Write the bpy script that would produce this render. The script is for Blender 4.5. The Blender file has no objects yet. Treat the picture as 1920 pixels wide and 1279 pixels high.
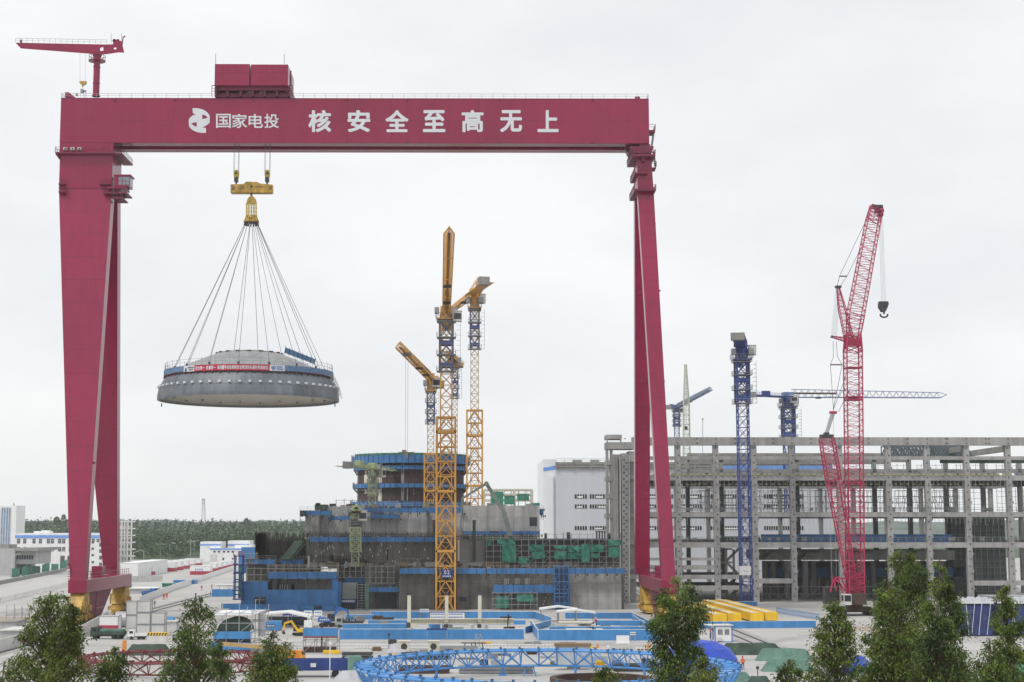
import bpy, bmesh, math, random
from mathutils import Vector, Matrix
R = math.radians
random.seed(7)
scn = bpy.context.scene
col = scn.collection

# ------------------------------------------------------------------ camera
FPX, PX0, PY0, HZ = 3000.0, 900.0, 620.0, 985.0      # focal length, principal point and horizon, in photo pixels
CAM = Vector((0, 0, 19.6)); PITCH = math.atan((HZ - PY0) / FPX); YAW = R(0.3)
cd = bpy.data.cameras.new('camera'); cam = bpy.data.objects.new('camera', cd); col.objects.link(cam)
cd.sensor_width = 36; cd.lens = FPX / 1920 * 36
cd.shift_x = (960 - PX0) / 1920; cd.shift_y = (PY0 - 639.5) / 1920
cd.clip_start = 0.5; cd.clip_end = 40000
cam.location = CAM; cam.rotation_euler = (R(90) + PITCH, 0, -YAW)
scn.camera = cam

# ------------------------------------------------------------------ world and sun
SUN_EL, SUN_AZ = R(56), R(-135)          # azimuth from +Y towards +X
w = bpy.data.worlds.new('World'); scn.world = w; w.use_nodes = True
nt = w.node_tree; nt.nodes.clear()
N = nt.nodes.new; L = nt.links.new
out = N('ShaderNodeOutputWorld')
sky = N('ShaderNodeTexSky'); sky.sky_type = 'NISHITA'; sky.sun_disc = False
sky.sun_elevation = SUN_EL; sky.sun_rotation = SUN_AZ
b1 = N('ShaderNodeBackground'); b1.inputs[1].default_value = 0.1; L(sky.outputs[0], b1.inputs[0])
tc = N('ShaderNodeTexCoord'); mp = N('ShaderNodeMapping'); mp.inputs['Scale'].default_value = (1.0, 1.0, 2.6)
L(tc.outputs['Generated'], mp.inputs[0])
n1 = N('ShaderNodeTexNoise'); n1.inputs['Scale'].default_value = 3.2; n1.inputs['Detail'].default_value = 5; n1.inputs['Roughness'].default_value = .55
L(mp.outputs[0], n1.inputs['Vector'])
cr = N('ShaderNodeValToRGB'); cr.color_ramp.elements[0].position = .32; cr.color_ramp.elements[1].position = .66
cr.color_ramp.elements[0].color = (.865, .885, .915, 1); cr.color_ramp.elements[1].color = (1.03, 1.03, 1.03, 1)
L(n1.outputs[0], cr.inputs[0])
b2 = N('ShaderNodeBackground'); b2.inputs[1].default_value = 1.0; L(cr.outputs[0], b2.inputs[0])
mx = N('ShaderNodeMixShader'); mx.inputs[0].default_value = .93
L(b1.outputs[0], mx.inputs[1]); L(b2.outputs[0], mx.inputs[2]); L(mx.outputs[0], out.inputs[0])
sd = bpy.data.lights.new('sun', 'SUN'); sd.energy = 2.0; sd.angle = R(10); sd.color = (1, .955, .89)
so = bpy.data.objects.new('sun', sd); col.objects.link(so)
sdir = Vector((math.sin(SUN_AZ) * math.cos(SUN_EL), math.cos(SUN_AZ) * math.cos(SUN_EL), math.sin(SUN_EL)))
so.location = (-200, 200, 400); so.rotation_euler = sdir.to_track_quat('Z', 'Y').to_euler()
scn.view_settings.view_transform = 'Standard'; scn.view_settings.look = 'None'
scn.view_settings.exposure = 0.0; scn.view_settings.gamma = 1.0; scn.view_settings.use_curve_mapping = False
scn.render.engine = 'CYCLES'
scn.cycles.max_bounces = 6; scn.cycles.diffuse_bounces = 3; scn.cycles.glossy_bounces = 2
scn.cycles.transparent_max_bounces = 8; scn.cycles.volume_bounces = 1

# ------------------------------------------------------------------ pixel helpers: photo pixel -> point
_f = Vector((math.sin(YAW) * math.cos(PITCH), math.cos(YAW) * math.cos(PITCH), math.sin(PITCH)))
_r = Vector((math.cos(YAW), -math.sin(YAW), 0)); _u = _r.cross(_f)
def ray(px, py): return _r * ((px - PX0) / FPX) + _u * (-(py - PY0) / FPX) + _f
def A(px, py, Y):
    d = ray(px, py); return CAM + d * (Y / d.y)
def G(px, py, z=0.0):
    d = ray(px, py); return CAM + d * ((z - CAM.z) / d.z)
def AX(px, py, Y): return A(px, py, Y).x
def AZ(py, Y, px=840): return A(px, py, Y).z
def SZ(n, Y): return n * Y / 3050.0              # length of n photo pixels at depth Y

# ------------------------------------------------------------------ mesh builder
class MB:
    def __init__(s): s.v = []; s.f = []; s.sm = False
    def add(s, vs, fs):
        o = len(s.v); s.v += [tuple(p) for p in vs]; s.f += [tuple(i + o for i in q) for q in fs]
    def box2(s, a, b):
        x0, x1 = sorted((a[0], b[0])); y0, y1 = sorted((a[1], b[1])); z0, z1 = sorted((a[2], b[2]))
        s.add([(x0,y0,z0),(x1,y0,z0),(x1,y1,z0),(x0,y1,z0),(x0,y0,z1),(x1,y0,z1),(x1,y1,z1),(x0,y1,z1)],
              [(0,3,2,1),(4,5,6,7),(0,1,5,4),(1,2,6,5),(2,3,7,6),(3,0,4,7)])
    def box(s, c, sz, rz=0, rx=0, ry=0):
        m = Matrix.Translation(c) @ Matrix.Rotation(rz, 4, 'Z') @ Matrix.Rotation(ry, 4, 'Y') @ Matrix.Rotation(rx, 4, 'X')
        h = [q / 2 for q in sz]
        vs = [m @ Vector((i*h[0], j*h[1], k*h[2])) for k in (-1,1) for (i,j) in ((-1,-1),(1,-1),(1,1),(-1,1))]
        s.add(vs, [(0,3,2,1),(4,5,6,7),(0,1,5,4),(1,2,6,5),(2,3,7,6),(3,0,4,7)])
    def hexa(s, lo, hi):           # frustum between two 4-point loops
        s.add(list(lo) + list(hi), [(0,3,2,1),(4,5,6,7),(0,1,5,4),(1,2,6,5),(2,3,7,6),(3,0,4,7)])
    def bar(s, p, q, wd, ht=None, n=4, caps=True):
        p = Vector(p); q = Vector(q); d = q - p
        if d.length < 1e-6: return
        d.normalize(); ht = ht or wd
        a = d.cross(Vector((0,0,1)))
        if a.length < 1e-3: a = Vector((1,0,0))
        a.normalize(); b = a.cross(d)
        if n == 4: off = [a*wd/2*i + b*ht/2*j for (i,j) in ((-1,-1),(1,-1),(1,1),(-1,1))]
        else: off = [a*wd/2*math.cos(2*math.pi*k/n) + b*ht/2*math.sin(2*math.pi*k/n) for k in range(n)]
        fs = [(k,(k+1)%n,n+(k+1)%n,n+k) for k in range(n)]
        if caps: fs += [tuple(reversed(range(n))), tuple(range(n,2*n))]
        s.add([p+o for o in off] + [q+o for o in off], fs)
    def tube(s, p, q, r, n=8): s.bar(p, q, 2*r, None, n)
    def path(s, pts, wd, n=4):
        for i in range(len(pts)-1): s.bar(pts[i], pts[i+1], wd, None, n, False)
    def lathe(s, prof, n=48, c=(0,0,0), a0=0, a1=2*math.pi):
        full = abs(a1 - a0 - 2*math.pi) < 1e-6; m = n if full else n+1
        vs = [(c[0]+r*math.sin(a0+(a1-a0)*k/n), c[1]-r*math.cos(a0+(a1-a0)*k/n), c[2]+z) for (r,z) in prof for k in range(m)]
        fs = []
        for i in range(len(prof)-1):
            for k in range(n):
                k2 = (k+1) % m if full else k+1
                fs.append((i*m+k, i*m+k2, (i+1)*m+k2, (i+1)*m+k))
        s.add(vs, fs)
    def prism(s, pts, vec):        # planar polygon swept by vec
        n = len(pts); pts = [Vector(p) for p in pts]; vec = Vector(vec)
        s.add(pts + [p+vec for p in pts], [tuple(range(n)), tuple(reversed(range(n,2*n)))] + [(k,n+k,n+(k+1)%n,(k+1)%n) for k in range(n)])
    def lattice(s, p, q, w0, w1=None, n=10, cw=.2, bw=.1, up=(0,1,0), pat='x', h0=None, h1=None, rings=True):
        p = Vector(p); q = Vector(q); w1 = w0 if w1 is None else w1; h0 = h0 or w0; h1 = h1 or (w1 if h0 == w0 else h0)
        d = (q-p).normalized(); up = Vector(up); a = d.cross(up).normalized(); b = a.cross(d).normalized()
        L = []
        for i in range(n+1):
            t = i/n; c = p.lerp(q, t); w = w0+(w1-w0)*t; h = h0+(h1-h0)*t
            L.append([c + a*w/2*x + b*h/2*y for (x,y) in ((-1,-1),(1,-1),(1,1),(-1,1))])
        for k in range(4): s.bar(L[0][k], L[n][k], cw)
        for i in range(n):
            for k in range(4):
                k2 = (k+1) % 4
                if pat == 'x':
                    s.bar(L[i][k], L[i+1][k2], bw, None, 4, False); s.bar(L[i][k2], L[i+1][k], bw, None, 4, False)
                elif pat == 'z':
                    if (i+k) % 2: s.bar(L[i][k], L[i+1][k2], bw, None, 4, False)
                    else: s.bar(L[i][k2], L[i+1][k], bw, None, 4, False)
                elif pat == 'k':
                    m = (L[i+1][k]+L[i+1][k2])/2
                    s.bar(L[i][k], m, bw, None, 4, False); s.bar(L[i][k2], m, bw, None, 4, False)
                if rings: s.bar(L[i][k], L[i][k2], bw, None, 4, False)
        if rings:
            for k in range(4): s.bar(L[n][k], L[n][(k+1)%4], bw*1.3, None, 4, False)
        return L
    def rail(s, pts, h=1.1, w=.06, step=2.0, posts=True, mid=True):
        for i in range(len(pts)-1):
            p = Vector(pts[i]); q = Vector(pts[i+1]); n = max(1, int((q-p).length/step)); z = Vector((0,0,h))
            s.bar(p+z, q+z, w, None, 4, False)
            if mid: s.bar(p+z*.5, q+z*.5, w*.8, None, 4, False)
            if posts:
                for k in range(n+1):
                    c = p.lerp(q, k/n); s.bar(c, c+z, w, None, 4, False)
    def build(s, name, mat, parent=None, smooth=False, recalc=False, bevel=0):
        me = bpy.data.meshes.new(name)
        o0 = Vector(parent_loc(parent)) if parent else Vector((0,0,0))
        me.from_pydata([tuple(Vector(p)-o0) for p in s.v], [], s.f)
        bm = bmesh.new(); bm.from_mesh(me)
        bmesh.ops.recalc_face_normals(bm, faces=bm.faces); bm.to_mesh(me); bm.free()
        me.materials.append(mat)
        if smooth:
            me.polygons.foreach_set('use_smooth', [True]*len(me.polygons)); 
            try: me.set_sharp_from_angle(angle=R(35))
            except Exception: pass
        o = bpy.data.objects.new(name, me); col.objects.link(o)
        if parent: o.parent = parent
        if bevel:
            md = o.modifiers.new('bevel', 'BEVEL'); md.width = bevel; md.segments = 1; md.limit_method = 'ANGLE'
        return o
def parent_loc(p):
    v = Vector((0,0,0))
    while p: v += p.location; p = p.parent
    return v
def thing(name, label, cat, loc=(0,0,0), group=None, rz=0):
    o = bpy.data.objects.new(name, None); col.objects.link(o); o.location = loc; o.rotation_euler.z = rz
    o.empty_display_size = .5
    return tag(o, label, cat, group)
def tag(o, label, cat, group=None):
    o['label'] = label; o['category'] = cat
    if group: o['group'] = group
    return o
def struct(o): o['kind'] = 'structure'; return o
def copy_tree(o, loc=None, rz=None, label=None, group=None, sc=None):
    c = o.copy(); col.objects.link(c)
    for ch in list(o.children):
        d = ch.copy(); col.objects.link(d); d.parent = c
        for g in list(ch.children):
            e = g.copy(); col.objects.link(e); e.parent = d
    if loc is not None: c.location = loc
    if rz is not None: c.rotation_euler.z = rz
    if label: c['label'] = label
    if group: c['group'] = group
    if sc: c.scale = sc if hasattr(sc, '__len__') else (sc, sc, sc)
    return c

# ------------------------------------------------------------------ materials
def sr(r, g, b):
    f = lambda c: (c/255/12.92) if c/255 <= .04045 else ((c/255+.055)/1.055)**2.4
    return (f(r), f(g), f(b))
MATS = {}
def mat(name, c, rough=.6, metal=0, var=.12, scale=.35, streak=0, spec=.5, bump=0, trans=0, dirt=None, fine=0, panel=None):
    if name in MATS: return MATS[name]
    m = bpy.data.materials.new(name); m.use_nodes = True; t = m.node_tree; p = t.nodes['Principled BSDF']
    p.inputs['Roughness'].default_value = rough; p.inputs['Metallic'].default_value = metal
    p.inputs['Specular IOR Level'].default_value = spec
    N = t.nodes.new; L = t.links.new
    tc = N('ShaderNodeTexCoord'); geo = N('ShaderNodeNewGeometry')
    mp = N('ShaderNodeMapping'); L(geo.outputs['Position'], mp.inputs[0])
    n = N('ShaderNodeTexNoise'); n.inputs['Scale'].default_value = scale; n.inputs['Detail'].default_value = 6; n.inputs['Roughness'].default_value = .62
    L(mp.outputs[0], n.inputs['Vector'])
    lo = [max(0, q*(1-var*1.6)) for q in c]; hi = [min(1, q*(1+var*1.2)) for q in c]
    if dirt: lo = [q*(1-var)+d*var for q, d in zip(c, dirt)]
    r = N('ShaderNodeValToRGB'); r.color_ramp.elements[0].position = .3; r.color_ramp.elements[1].position = .72
    r.color_ramp.elements[0].color = (*lo, 1); r.color_ramp.elements[1].color = (*hi, 1)
    L(n.outputs[0], r.inputs[0]); cur = r.outputs[0]
    if streak:
        m2 = N('ShaderNodeMapping'); m2.inputs['Scale'].default_value = (1.1, 1.1, .06); L(geo.outputs['Position'], m2.inputs[0])
        n2 = N('ShaderNodeTexNoise'); n2.inputs['Scale'].default_value = .8; n2.inputs['Detail'].default_value = 5; L(m2.outputs[0], n2.inputs['Vector'])
        r2 = N('ShaderNodeValToRGB'); r2.color_ramp.elements[0].position = .35; r2.color_ramp.elements[1].position = .62
        k = 1-streak; r2.color_ramp.elements[0].color = (k, k, k*.98, 1); r2.color_ramp.elements[1].color = (1, 1, 1, 1); L(n2.outputs[0], r2.inputs[0])
        mm = N('ShaderNodeMix'); mm.data_type = 'RGBA'; mm.blend_type = 'MULTIPLY'; mm.inputs['Factor'].default_value = 1
        L(cur, mm.inputs['A']); L(r2.outputs[0], mm.inputs['B']); cur = mm.outputs['Result']
    if fine:
        n3 = N('ShaderNodeTexNoise'); n3.inputs['Scale'].default_value = 3.1; n3.inputs['Detail'].default_value = 4; L(geo.outputs['Position'], n3.inputs['Vector'])
        r3 = N('ShaderNodeValToRGB'); r3.color_ramp.elements[0].position = .3; r3.color_ramp.elements[1].position = .7
        r3.color_ramp.elements[0].color = (1-fine, 1-fine, 1-fine, 1); r3.color_ramp.elements[1].color = (1, 1, 1, 1); L(n3.outputs[0], r3.inputs[0])
        mm = N('ShaderNodeMix'); mm.data_type = 'RGBA'; mm.blend_type = 'MULTIPLY'; mm.inputs['Factor'].default_value = 1
        L(cur, mm.inputs['A']); L(r3.outputs[0], mm.inputs['B']); cur = mm.outputs['Result']
    if panel:
        sx = N('ShaderNodeSeparateXYZ'); L(geo.outputs['Position'], sx.inputs[0]); ad = N('ShaderNodeMath'); L(sx.outputs[0], ad.inputs[0]); L(sx.outputs[1], ad.inputs[1])
        cx = N('ShaderNodeCombineXYZ'); L(ad.outputs[0], cx.inputs[0]); L(sx.outputs[2], cx.inputs[1])
        br = N('ShaderNodeTexBrick'); br.inputs['Scale'].default_value = 1; br.inputs['Brick Width'].default_value = panel[0]; br.inputs['Row Height'].default_value = panel[1]
        br.inputs['Mortar Size'].default_value = panel[2]; br.offset = panel[4]; br.inputs['Color1'].default_value = (1,1,1,1); br.inputs['Color2'].default_value = (panel[3],)*3+(1,); br.inputs['Mortar'].default_value = (panel[5],)*3+(1,)
        L(cx.outputs[0], br.inputs['Vector'])
        mm = N('ShaderNodeMix'); mm.data_type = 'RGBA'; mm.blend_type = 'MULTIPLY'; mm.inputs['Factor'].default_value = 1
        L(cur, mm.inputs['A']); L(br.outputs[0], mm.inputs['B']); cur = mm.outputs['Result']
    L(cur, p.inputs['Base Color'])
    if bump:
        b = N('ShaderNodeBump'); b.inputs['Strength'].default_value = bump; b.inputs['Distance'].default_value = .3
        n4 = N('ShaderNodeTexNoise'); n4.inputs['Scale'].default_value = scale*4; n4.inputs['Detail'].default_value = 5; L(geo.outputs['Position'], n4.inputs['Vector'])
        L(n4.outputs[0], b.inputs['Height']); L(b.outputs[0], p.inputs['Normal'])
    if trans:
        tb = N('ShaderNodeBsdfTransparent'); ms = N('ShaderNodeMixShader'); ms.inputs[0].default_value = trans
        L(p.outputs[0], ms.inputs[1]); L(tb.outputs[0], ms.inputs[2]); L(ms.outputs[0], t.nodes['Material Output'].inputs[0])
    MATS[name] = m; return m
def M_(n): return MATS[n]
mat('crimson', (.275, .007, .055), .24, var=.10, scale=.05, streak=.10, spec=.5, panel=(9.5,5.1,.10,.93,.0,.80))
mat('crimson_dark', (.16, .008, .04), .5, var=.15)
mat('red_lattice', (.42, .02, .085), .42, var=.12)
mat('sign_white', (.62, .64, .68), .6, var=.03)
mat('yellow_paint', (.50, .31, .05), .5, var=.28, scale=.7, streak=.35)
mat('yellow_crane', (.64, .33, .06), .5, var=.12)
mat('yellow_bright', (.86, .54, .02), .45, var=.08, streak=.15)
mat('steel_dark', (.06, .06, .065), .5, .3)
mat('steel_grey', (.30, .31, .32), .45, .3)
mat('galv', (.42, .44, .46), .5, .3)
mat('rope', (.14, .14, .15), .6)
mat('white_paint', (.78, .79, .80), .5, var=.05, streak=.06)
mat('off_white', (.62, .62, .60), .6, var=.08, streak=.12)
mat('cream', (.66, .63, .52), .6, var=.06, streak=.10)
mat('glass_and_shade', (.03, .035, .045), .12, var=.1)
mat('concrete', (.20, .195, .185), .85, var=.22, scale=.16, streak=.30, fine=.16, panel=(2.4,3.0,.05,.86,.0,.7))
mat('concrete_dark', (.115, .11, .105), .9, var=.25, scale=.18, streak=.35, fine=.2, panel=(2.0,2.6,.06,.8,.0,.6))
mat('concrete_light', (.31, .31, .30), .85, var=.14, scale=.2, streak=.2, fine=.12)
mat('precast', (.36, .36, .36), .85, var=.12, scale=.2, streak=.22, fine=.1)
mat('rust', (.075, .045, .035), .9, var=.25)
mat('rebar', (.035, .03, .028), .9)
mat('blue_panel', (.045, .19, .46), .5, var=.16, scale=.3, streak=.22)
mat('blue_hoard', (.06, .25, .56), .45, var=.12, scale=.4, streak=.18)
mat('blue_deep', (.02, .05, .22), .5, var=.15)
mat('blue_crane', (.025, .06, .25), .45, var=.1)
mat('blue_truss', (.07, .27, .62), .38, var=.10)
mat('blue_tarp', (.015, .06, .46), .45, var=.12, scale=.6, bump=.4)
mat('navy_tarp', (.025, .04, .16), .5, var=.15, scale=.6, bump=.4)
mat('green_net', (.05, .24, .17), .8, var=.3, scale=.8)
mat('green_tarp', (.10, .20, .16), .7, var=.2, scale=.7, bump=.5)
mat('dull_green', (.04, .07, .05), .8, var=.3, scale=.5, bump=.4)
mat('maroon_truss', (.16, .02, .03), .5, var=.15)
mat('wood', (.22, .15, .09), .8)
mat('skin', (.45, .27, .19), .6)
mat('red_suit', (.55, .03, .03), .7)
mat('orange_vest', (.75, .14, .04), .7)
mat('dark_cloth', (.03, .035, .05), .8)
mat('lime', (.35, .55, .10), .5, var=.1)
mat('rubber', (.02, .02, .022), .8)
mat('truck_blue', (.03, .14, .45), .35)
mat('orange_paint', (.72, .26, .02), .45)
mat('rail_bed', (.34,.335,.33), .9, var=.15, scale=.2)
# ------------------------------------------------------------------ writing: glyph outlines as flat meshes
_gl = {}
def glyph(ch, bold=0.0):
    k = (ch, bold)
    if k in _gl: return _gl[k]
    cu = bpy.data.curves.new('glyph', 'FONT'); cu.body = ch; cu.offset = bold; cu.resolution_u = 4
    o = bpy.data.objects.new('glyph', cu); col.objects.link(o); bpy.context.view_layer.update()
    me = bpy.data.meshes.new_from_object(o.evaluated_get(bpy.context.evaluated_depsgraph_get()))
    vs = [v.co.copy() for v in me.vertices]; fs = [tuple(p.vertices) for p in me.polygons]
    bpy.data.objects.remove(o); bpy.data.curves.remove(cu); bpy.data.meshes.remove(me)
    if vs:
        x0 = min(v.x for v in vs); x1 = max(v.x for v in vs); y0 = min(v.y for v in vs); y1 = max(v.y for v in vs)
    else: x0 = y0 = 0; x1 = y1 = 1
    _gl[k] = (vs, fs, (x0, y0, x1, y1)); return _gl[k]
_SH = [(0,0),(-1,0),(1,0),(0,-1),(0,1),(-.75,-.75),(.75,.75),(-.75,.75),(.75,-.75)]
def put_glyph(mb, ch, fn, bold=0.0, box=None, n=9):
    """fn maps (u,v) in 0..1 of the box to a point; box None = stretch the glyph's own bounds; bold = stroke growth as a share of the box"""
    vs, fs, b = glyph(ch)
    if not vs: return
    if box: b = box
    for i, (dx, dy) in enumerate(_SH[:n] if bold else _SH[:1]):
        mb.add([fn((v.x-b[0])/(b[2]-b[0])*(1-2*bold)+bold+dx*bold, (v.y-b[1])/(b[3]-b[1])*(1-2*bold)+bold+dy*bold) + Vector((0,-.004*i,0)) for v in vs], fs)
CJK = (0.03, -0.10, 0.97, 0.86)
def put_text(mb, s, org, ux, uy, bold=0.0, gap=1.0):
    """a row of square characters from org; ux, uy the size vectors of one character"""
    org = Vector(org); ux = Vector(ux); uy = Vector(uy)
    for i, ch in enumerate(s):
        if ch == ' ': continue
        o = org + ux * i * gap
        if ord(ch) < 256: put_glyph(mb, ch, lambda u, v: o + ux*(.2+.6*u) + uy*v, bold)
        else: put_glyph(mb, ch, lambda u, v: o + ux*u + uy*v, bold, CJK)
def fill2d(loops):
    """flat fill of outlines with holes -> verts, faces"""
    cu = bpy.data.curves.new('outline', 'CURVE'); cu.dimensions = '2D'; cu.fill_mode = 'FRONT'
    for lp in loops:
        s = cu.splines.new('POLY'); s.points.add(len(lp)-1); s.use_cyclic_u = True
        for p, q in zip(s.points, lp): p.co = (q[0], q[1], 0, 1)
    o = bpy.data.objects.new('outline', cu); col.objects.link(o); bpy.context.view_layer.update()
    me = bpy.data.meshes.new_from_object(o.evaluated_get(bpy.context.evaluated_depsgraph_get()))
    r = ([v.co.copy() for v in me.vertices], [tuple(p.vertices) for p in me.polygons])
    bpy.data.objects.remove(o); bpy.data.curves.remove(cu); bpy.data.meshes.remove(me)
    return r
def P3(pts, Y): return [A(x, y, Y) for x, y in pts]
def pxprism(mb, pts, Y, dep): mb.prism(P3(pts, Y), (0, dep, 0))

# ------------------------------------------------------------------ the big gantry crane
def build_gantry():
    Yf, Yb = 340.5, 349.5
    xL, xR = AX(113,225,Yf), AX(1217,228,Yf); zt = AZ(184,Yf,665); zb = AZ(268.5,Yf,640)
    C = M_('crimson'); D = M_('crimson_dark')
    t = thing('gantry_crane', 'giant crimson gantry crane with white Chinese lettering spanning the whole site', 'gantry crane', ((xL+xR)/2, 345, 0))
    for y0, y1 in ((Yf, Yf+3), (Yb-3, Yb)):
        m = MB(); m.box2((xL, y0, zb), (xR, y1, zt)); m.build('girder', C, t, bevel=.06)
    m = MB()                                                       # end blocks between the girders, flange lines, small lugs
    hl, hr = AX(112,300,Yf), AX(211,300,Yf)
    zc = AZ(287,Yf,150)
    m.box2((xL+.05, Yf+3.01, zb), (AX(213,268,Yf), Yb-3.01, zt-.1)); m.build('end_block', C, t); m = MB(); m.box2((AX(1180,228,Yf), Yf+3.01, zb), (xR-.05, Yb-3.01, zt-.1)); m.build('end_block', C, t); m = MB()
    m.box2((hl-.1, Yf-.05, zc), (hr+.1, Yb+.05, zb-.01))
    m.build('cap_block', C, t)
    m = MB()
    for px in (215, 327, 475, 650, 763, 937, 1112):
        for py in (187, 266): m.box(A(px, py, Yf-.12), (.35,.24,.5))
    m.box2((xL, Yf-.04, zt-.22), (xR, Yf-.005, zt-.12))
    m.build('lug_row', D, t)
    # left head and its legs
    z1 = AZ(352,Yf,160)
    m = MB(); m.box2((hl, Yf, z1), (hr, Yb, zc-.01)); m.box2((hl-.05, Yf-.06, z1-.2), (hr+.05, Yb+.06, z1+.15)); m.build('leg_head', C, t, bevel=.05)
    def loop(xa, xb, ya, yb, z): return [(xa,ya,z),(xb,ya,z),(xb,yb,z),(xa,yb,z)]
    z2 = AZ(1088,325,150)
    bxa, bxb = AX(133,1100,325), AX(160.5,1100,325); fxa, fxb = AX(197,1090,365), AX(222,1090,365)
    m = MB(); m.hexa(loop(bxa,bxb,324,327,z2), loop(hl,hr,Yf,Yf+3.2,z1-.2)); m.build('leg', C, t, bevel=.05)
    m = MB(); m.hexa(loop(fxa,fxb,363.4,366.2,z2), loop(hl,hr,Yb-3.2,Yb,z1-.2)); m.build('leg', C, t, bevel=.05)
    # right head and legs
    rl, rr = AX(1195.5,320,Yf), AX(1222,320,Yf); rz1 = AZ(362,Yf,1210)
    m = MB(); m.hexa(loop(rl,AX(1226,360,Yf),Yf,Yb,rz1), loop(rl,rr,Yf+.6,Yb-.6,AZ(291,Yf,1210))); m.box2((rl+.5, Yf+.4, AZ(292,Yf,1210)), (rr-.2, Yb-.4, zb-.02)); m.build('leg_head', C, t, bevel=.05)
    m = MB(); m.hexa(loop(AX(1241,1095,325),AX(1266,1095,325),324,327,z2), loop(rl,AX(1226,362,Yf),Yf,Yf+2.6,rz1)); m.build('leg', C, t, bevel=.05)
    m = MB(); m.hexa(loop(AX(1190,1085,365),AX(1217,1085,365),363.4,366.2,z2), loop(rl,AX(1226,362,Yf),Yb-2.6,Yb,rz1)); m.build('leg', C, t, bevel=.05)
    # sill beams, counter plates, bogies
    zs = AZ(1112,325,165); zs1 = AZ(1087,325,165)
    for s, (xa, xb) in ((1, (bxa-.25, AX(165,1100,325))), (-1, (AX(1237.5,1100,325), AX(1266,1095,325)+.25))):
        m = MB(); m.box2((xa, 323.6, zs), (xb, 366.6, zs1)); m.build('sill_beam', C, t, bevel=.08)
        xm = (xa+xb)/2
        m = MB()
        m.prism([(xm-1.1, 326, zs-.02), (xm-1.1, 350, zs-.02), (xm-1.1, 340, .5), (xm-1.1, 328, .5)], (2.2,0,0))
        m.build('anchor_plate', D, t)
        m = MB()
        xq = xm+s*1.13
        for (ya, za, yb2, zb2) in ((336, zs-.1, 335, .6), (334, 2.6, 342.5, 2.6)): m.bar((xq,ya,za), (xq,yb2,zb2), .16)
        m.build('plate_rib', C, t)
        m = MB(); m.box((xm-s*1.0, 346, zs1+1.1), (2.2,3.4,2.2)); m.build('electrical_cabin', C, t, bevel=.05)
        m = MB(); xi = xb-.15 if s > 0 else xa+.15
        m.rail([(xi, 328, zs1), (xi, 364, zs1)], 1.2, .09, 2.2); xo = xa+.15 if s > 0 else xb-.15
        m.rail([(xo, 328, zs1), (xo, 364, zs1)], 1.2, .09, 2.2); m.build('sill_railing', C, t)
        for yc, sg in ((326, -1), (364, 1)):
            m = MB()
            m.hexa(loop(xm-1.2, xm+1.2, yc-4.6, yc+4.6, 2.3), loop(xm-1.5, xm+1.5, yc-1.6, yc+1.6, zs-.05))
            for k in (-1, 1):
                m.hexa(loop(xm-1.35, xm+1.35, yc+k*3.0-2.5, yc+k*3.0+2.5, 1.0), loop(xm-1.0, xm+1.0, yc+k*3.0-.9, yc+k*3.0+.9, 2.5))
                for q in (-1, 1):
                    m.box((xm, yc+k*3.0+q*1.4, .78), (1.9, 2.2, .9)); m.box((xm+1.35, yc+k*3.0+q*1.4, 1.4), (.9,.7,.9)); m.box((xm-1.35, yc+k*3.0+q*1.4, 1.4), (.9,.7,.9))
            for q in (-1, 1):
                m.box((xm+q*1.5, yc-2.6, 3.4), (.5,1.2,2.2)); m.box((xm+q*1.5, yc+2.4, 3.0), (.45,1.8,1.2)); m.box((xm+q*1.45, yc, 1.9), (.4,1.3,2.6))
            b = m.build('bogie', M_('yellow_paint'), t, bevel=.04)
            m = MB()
            for k in range(8): m.tube((xm-.35, yc-4.9+k*1.4, .42), (xm+.35, yc-4.9+k*1.4, .42), .4, 12)
            m.build('wheel_row', M_('steel_dark'), b)
    # trolley on top: two machine houses on a dark frame
    zh0 = AZ(160,339,470); Yt = 339
    m = MB(); za = zt+.25
    for px in (403, 425, 450, 472, 495, 518, 541): m.box2((AX(px,170,Yt)-.25, Yt+1, za), (AX(px,170,Yt)+.25, Yt+10.4, zh0))
    for q in (0, 1):
        m.box2((AX(402,170,Yt), Yt+.8+q*9, zh0-.9), (AX(543,170,Yt), Yt+1.6+q*9, zh0-.02)); m.box2((AX(404,170,Yt), Yt+1.8+q*7, za), (AX(541,170,Yt), Yt+2.4+q*7, za+.9))
    m.box2((AX(410,170,Yt), Yt+3, za+.3), (AX(450,170,Yt), Yt+9, zh0-.3)); m.box2((AX(490,170,Yt), Yt+3, za+.3), (AX(530,170,Yt), Yt+9, zh0-.3))
    tr = m.build('trolley', D, t)
    for a, b, ty in ((402.5,468,120), (470,540,120.8)):
        m = MB(); m.box2((AX(a,140,Yt), Yt, zh0), (AX(b,140,Yt), Yt+11.5, AZ(ty,Yt,470))); m.box2((AX(a,140,Yt)-.04, Yt-.05, zh0-.05), (AX(b,140,Yt)+.04, Yt+11.6, zh0+.18)); m.build('machine_house', C, tr, bevel=.06)
    m = MB()
    for px in (404.5, 533): m.bar(A(px,120,Yt+1), A(px,101,Yt+1), .09)
    m.tube(A(542.5,144,Yt+5), A(542.5,133,Yt+5), .5, 10); m.box(A(543,150,Yt+5), (.8,1.2,2.0))
    m.build('mast_rod', M_('crimson_dark'), tr)
    m = MB()
    for a, b in ((397,408),(536,548)):
        m.rail([A(a,181,Yt), A(b,181,Yt), A(b,181,Yt+11)], 2.4, .09, .9); m.rail([A(a,172,Yt), A(b,172,Yt)], 1.4, .09, .9)
    m.build('trolley_railing', M_('crimson_dark'), tr)
    # walkway railings on the beam
    m = MB()
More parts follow.
